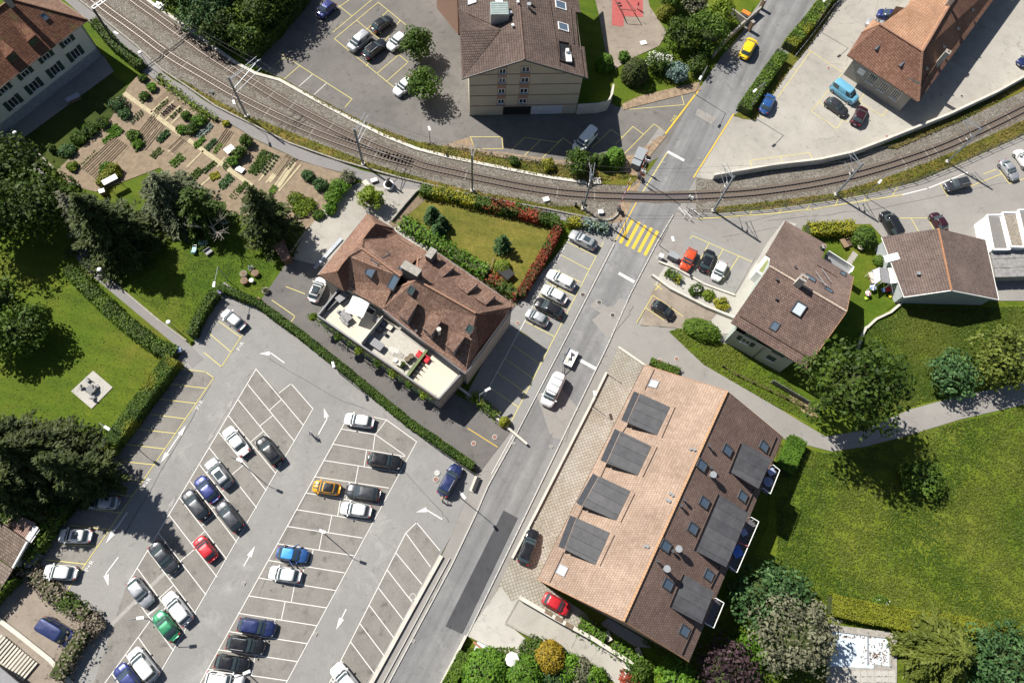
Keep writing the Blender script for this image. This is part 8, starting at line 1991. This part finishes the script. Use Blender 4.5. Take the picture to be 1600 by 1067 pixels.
# wood pile with dark cover next to the lawn
simple_box('covered_woodpile', 'black covered pile beside the clipped bush on the dry lawn', 'pile', (790,430), (2.2,1.6,1.1), M_BLACK, -.8)
t = empty('garden_gate_frame', P(783,414), 'thin wooden frame beside the clipped bush', 'frame'); m = MB(); m.bar(P(771,402,.5),P(762,437,.5),.1); m.bar(P(762,437,.5),P(782,443,.5),.1); m.build('beam', M_WOOD, t)
t = empty('washing_pole', P(762,428), 'thin pale pole standing on the dry lawn', 'pole'); m = MB(); m.cyl((0,0,0),(0,0,3.2),.05); put('pole', m.me(), M_LTGREY, t)
m = MB(); 
# toys and garden things left of the brown-roof house
def ring(px, R, label, c1, c2, z=0, name='play_umbrella'):
    t = empty(name, P(*px), label, 'umbrella')
    for k in range(8):
        a0, a1 = k*math.pi/4, (k+1)*math.pi/4; m = MB(); m.add([(0,0,1.1),(math.cos(a0)*R,math.sin(a0)*R,.8),(math.cos(a1)*R,math.sin(a1)*R,.8)],[(0,1,2)]); put('segment', m.me(), c1 if k % 2 else c2, t)
    m = MB(); m.cyl((0,0,0),(0,0,1.1),.03); put('pole', m.me(), M_WHITE, t)
ring((1360,452.5), .55, 'blue and white child umbrella on the small lawn', M_WHITE, plain('blue_cloth', (.08,.16,.5), .7)); ring((1352.5,461.5), .5, 'pink and white child umbrella on the small lawn', M_WHITE, plain('pink_cloth', (.6,.2,.22), .7))
simple_box('toy_chest', 'small lime toy box below the pink umbrella', 'toy', (1352,467), (.5,.4,.3), plain('lime_plastic', (.4,.55,.05), .5), .3); simple_box('toy_car', 'yellow toy beside the veranda', 'toy', (1390,463.5), (.6,.4,.3), plain('yellow_plastic', (.7,.6,.05), .5), .5)
simple_box('garden_trolley', 'red and black garden trolley beside the veranda', 'trolley', (1385,454), (1.0,.7,.5), plain('red_plastic', (.5,.02,.02), .5), .3, extra=M_BLACK); simple_box('blue_crate', 'blue crate left of the red trolley', 'crate', (1378,455), (.5,.6,.5), plain('crate_blue', (.15,.3,.6), .5), .2)
simple_box('garden_cupboard', 'cream cupboard leaning on the corner of the brown roof house', 'cupboard', (1405,458), (1.0,1.9,1.4), M_PALEWALL, -.6); simple_box('flower_box', 'narrow flower box left of the veranda', 'planter', (1360,436), (.6,1.9,.5), M_PALEWALL, .12)
table((1316,383), (.9,1.6), .35, 'small wooden garden table beside the yellow hedge', M_WOOD); sofa((1326,380), (1.2,1.4), .35, 'wooden slatted bench beside the round green bush', M_WOOD, M_DARKWOOD, name='garden_bench', cat='bench'); ring((1341,389), .6, 'folded cream parasol beside the garden path', M_PALEWALL, M_RENDERB)
# swing on the play floor
t = empty('swing', P(974,10), 'dark metal swing frame on the red rubber floor', 'swing'); m = MB()
for q in ((960,-5),(978,-8)): pass
a, b = P(970,15,2.2), P(993,17,2.2); m.bar(a, b, .09)
for p, qs in ((a, ((960,-2),(973,20))), (b, ((977,-2),(992,21)))):
    for q in qs: m.bar(p, P(*q), .08)
m.build('frame', M_DARKWOOD, t)
simple_box('play_plank', 'dark board hanging below the swing frame', 'plank', (967,6), (.7,.3,.08), M_BLACK, .2, .4); simple_box('play_board', 'flat white board on the playground gravel', 'board', (1005,68), (1.1,.8,.15), M_WHITE, .3)
# steps between forecourt and gardens
t = empty('garden_steps', P(822,1020), 'dark slatted garden steps below the access ramp', 'stairs'); a, b = P(824,1001,.3), P(810,1034,.3); d = b-a; ang = math.atan2(d.y,d.x)
for k in range(14): m = MB(); m.box(a+d*((k+.5)/14), (d.length/14*.45, 1.5-.0*k, .3), rz=ang); m.build('step', M_STONEWALL, t)
t = empty('parasol', P(799,1028), 'white parasol beside the slatted garden steps', 'parasol'); m = MB(); n_ = 8; vs = [(math.cos(k*math.pi/4)*.9, math.sin(k*math.pi/4)*.9, 2.0) for k in range(8)] + [(0,0,2.4)]; m.add(vs, [(k,(k+1)%8,8) for k in range(8)]); put('canopy', m.me(), M_WHITE, t); m = MB(); m.cyl((0,0,0),(0,0,2.4),.04); put('pole', m.me(), M_LTGREY, t)
# balcony furniture of the terraced house
for px, d, c, lab in (((1203,738),(.9,.8,.5),'lilac_grey','grey-blue chair on the upper balcony'),((1160.5,832),(.8,.8,.4),'lilac_grey','pale box on the long balcony'),((1150,862),(1.2,1.3,.5),'strong_blue','blue lounger on the long balcony')):
    simple_box('balcony_seat', lab, 'chair', px, d, plain(c, (.30,.34,.5) if c == 'lilac_grey' else (.06,.16,.55), .6), .4, 6.9)
table((1197,754), (1.3,1.3), 0, 'round blue-grey table on the upper balcony', plain('blue_grey_table', (.20,.23,.36), .5), 6.9, round_=True)
t = empty('folded_parasol', P(1160,850,8.2), 'folded red and white parasol leaning out over the long balcony', 'parasol'); m = MB(); m.cyl(P(1154,847,8.2), P(1170,853.5,8.2), .14, .04, n=6); m.build('canopy', plain('red_stripe', (.45,.12,.12), .7), t)
# boom of the wind-up lamp at the terrace, wall light etc.
# ================================================================ people
M_SKIN = plain('skin', (.48,.30,.22), .6); M_HAIRD = plain('dark_hair', (.03,.02,.015), .8); M_HAIRL = plain('fair_hair', (.35,.25,.13), .8)
def cloth(n, c): return plain(n, c, .85)
def person(px, label, top, bottom, facing=0.0, pose='walk', hair=None, z=0.0, scale=1.0, bag=None):
    """one continuous skinned figure; joints laid out in metres"""
    g = P(px[0], px[1], z); t = empty('person', g, label, 'person', rz=facing); t.scale = (scale,)*3
    lean = {'walk': .04, 'stand': 0, 'bend': .55}[pose]; st = {'walk': .26, 'stand': .05, 'bend': .12}[pose]
    hip = Vector((0,0,.93)); ch = hip + Vector((math.sin(lean)*.42,0,math.cos(lean)*.42)); nk = ch + Vector((math.sin(lean)*.14,0,math.cos(lean)*.14)); hd = nk + Vector((math.sin(lean)*.10+.02,0,math.cos(lean)*.12))
    J = [hip, ch, nk, hd, hd+Vector((.01,0,.11))]; E = [(0,1),(1,2),(2,3),(3,4)]; R = [.15,.165,.062,.088,.07]
    def add(parent, p, r): J.append(p); R.append(r); E.append((parent, len(J)-1)); return len(J)-1
    for s in (-1,1):
        k = add(0, hip+Vector((0,s*.09,-.06)), .105); k = add(k, Vector((s*st*.45+.04, s*.10,.50)), .068); k = add(k, Vector((s*st-(.05 if s < 0 else 0), s*.10,.09)), .045); add(k, Vector((s*st+.15, s*.11,.045)), .042)
        sh = add(1, ch+Vector((0,s*.19,.08)), .062); sw = -s*.22 if pose == 'walk' else (.35 if pose == 'bend' else .08)
        el = add(sh, ch+Vector((sw*.5,s*.24,-.19)), .045); wr = add(el, ch+Vector((sw+.06,s*.22,-.43 if pose != 'bend' else -.25)), .032); h_ = add(wr, J[wr]+Vector((.03,0,-.08)), .034)
        for q in range(4): add(h_, J[h_]+Vector((.03, -.028+.019*q, -.07+.006*abs(q-1.5))), .009)
        add(h_, J[h_]+Vector((.05,-s*.03,-.01)), .010)
    me = bpy.data.meshes.new('figure'); me.from_pydata([tuple(j) for j in J], E, []); o = bpy.data.objects.new('tmp', me); COL.objects.link(o)
    md = o.modifiers.new('s', 'SKIN'); me.skin_vertices[0].data[0].use_root = True
    for i, r in enumerate(R): me.skin_vertices[0].data[i].radius = (r, r)
    sb = o.modifiers.new('u', 'SUBSURF'); sb.levels = 1; sb.render_levels = 1
    bpy.context.view_layer.update(); m2 = bpy.data.meshes.new_from_object(o.evaluated_get(bpy.context.evaluated_depsgraph_get())); bpy.data.objects.remove(o)
    for mt in (top, bottom, M_SKIN, M_BLACK): m2.materials.append(mt)
    for p in m2.polygons:
        c = p.center; p.material_index = 3 if c.z < .09 else 1 if c.z < .95 and abs(c.y) < .2 else (2 if (c.z > nk.z and abs(c.y) < .12) or (c.z < ch.z-.2 and abs(c.y) > .19) else 0); p.use_smooth = True
    put('body', m2, None, t)
    m = MB(); m.ball(hd+Vector((-.018,0,.075)), .098, 10, 6, (1.08,1,1)); put('hair', m.me(smooth=True), hair or M_HAIRD, t)
    m = MB(); m.ball(hd+Vector((.095,0,.03)), .016, 6, 4); put('nose', m.me(), M_SKIN, t)
    for s in (-1,1): m = MB(); m.ball(hd+Vector((.085,s*.032,.05)), .010, 6, 4); put('eye', m.me(), M_BLACK, t)
    if bag: m = MB(); m.box((-.05,.34,.72),(.3,.12,.32)); put('bag', m.me(), bag, t)
    return t
wt, dkb, rd = cloth('white_shirt', (.65,.65,.66)), cloth('dark_clothes', (.03,.035,.05)), cloth('red_shirt', (.4,.04,.05)); jn = cloth('jeans', (.06,.09,.17)); be = cloth('beige_clothes', (.4,.33,.24)); gy = cloth('grey_shirt', (.2,.2,.22))
person((488,680), 'person in a white top walking alone across the car park', wt, dkb, 2.2, 'walk', scale=1.05)
person((447,853), 'person in dark clothes bending behind the bright blue car', dkb, dkb, -.6, 'bend'); person((455,884), 'person in dark clothes beside the bright blue car door', dkb, jn, 1.4, 'stand')
person((691,783), 'person in light clothes standing behind the navy estate', be, dkb, 1.1, 'bend', M_HAIRL); person((69,264), 'person in dark clothes walking on the footpath at the left', dkb, dkb, -.8, 'walk')
person((995,14), 'person with fair hair standing on the red rubber floor', rd, wt, .4, 'stand', M_HAIRL, z=.1); person((1103,18), 'person in dark clothes walking on the path under the trees at the top', gy, dkb, .9, 'walk')
person((596,298), 'person in white beside the covered grill in the courtyard', wt, jn, .2, 'stand') if False else None
# bright blue car: open doors
for px, rz, lab in (((456,877),-1.2,'open rear door of the bright blue car'),):
    t = bpy.data.objects.get('parked_car'); 
cb = [o for o in bpy.data.objects if 'bright blue roof' in o.get('label', '')][0]
for s in (-1, 1):
    m = MB(); m.box((.2,s*1.05,.75),(.9,.06,.7),M=Matrix.Rotation(s*.7,3,'Z')); put('open_door', m.me(), CP['blue'], cb)
# stripes on the bonnet of the amber car
ca = [o for o in bpy.data.objects if 'amber yellow small' in o.get('label', '')][0]
for s in (-.22,.22): m = MB(); m.bar((1.05,s,.985),(1.65,s,.88),.16,.02); put('bonnet_stripe', m.me(), M_BLACK, ca)
# gate pillars and posts at the main road
for px, lab in (((1170,48),'dark gate pillar right of the orange container'),((1188,14),'dark gate pillar with round cap at the top')):
    simple_box('gate_pillar', lab, 'pillar', px, (.6,.6,2.2), M_STONEWALL, .6)
wall([(1112,92),(1135,65),(1160,42)], .35, 1.5, M_STONEWALL, 'dark garden wall along the main road beside the yellow car', 'wall')
wall([(1130,15),(1163,40),(1185,20)], .35, 1.4, M_STONEWALL, 'grey wall around the gateway at the top', 'wall')
# red stop light of the driveway etc: small bollard blocks on the ramp wall
for px, lab in (((857,957),'upper dark planter block on the ramp wall'),((873,967),'middle dark planter block on the ramp wall'),((889,977),'lower dark planter block on the ramp wall')):
    simple_box('wall_planter', lab, 'planter', px, (1.0,.45,.35), M_SOIL2, -.5, .9)
for px, lab in (((949,993),'pale garden bench beside the back terrace'),((997,1019),'white garden table at the shadow edge')): simple_box('garden_bench', lab, 'bench', px, (.6,1.2,.5), M_PALEWALL, .4)
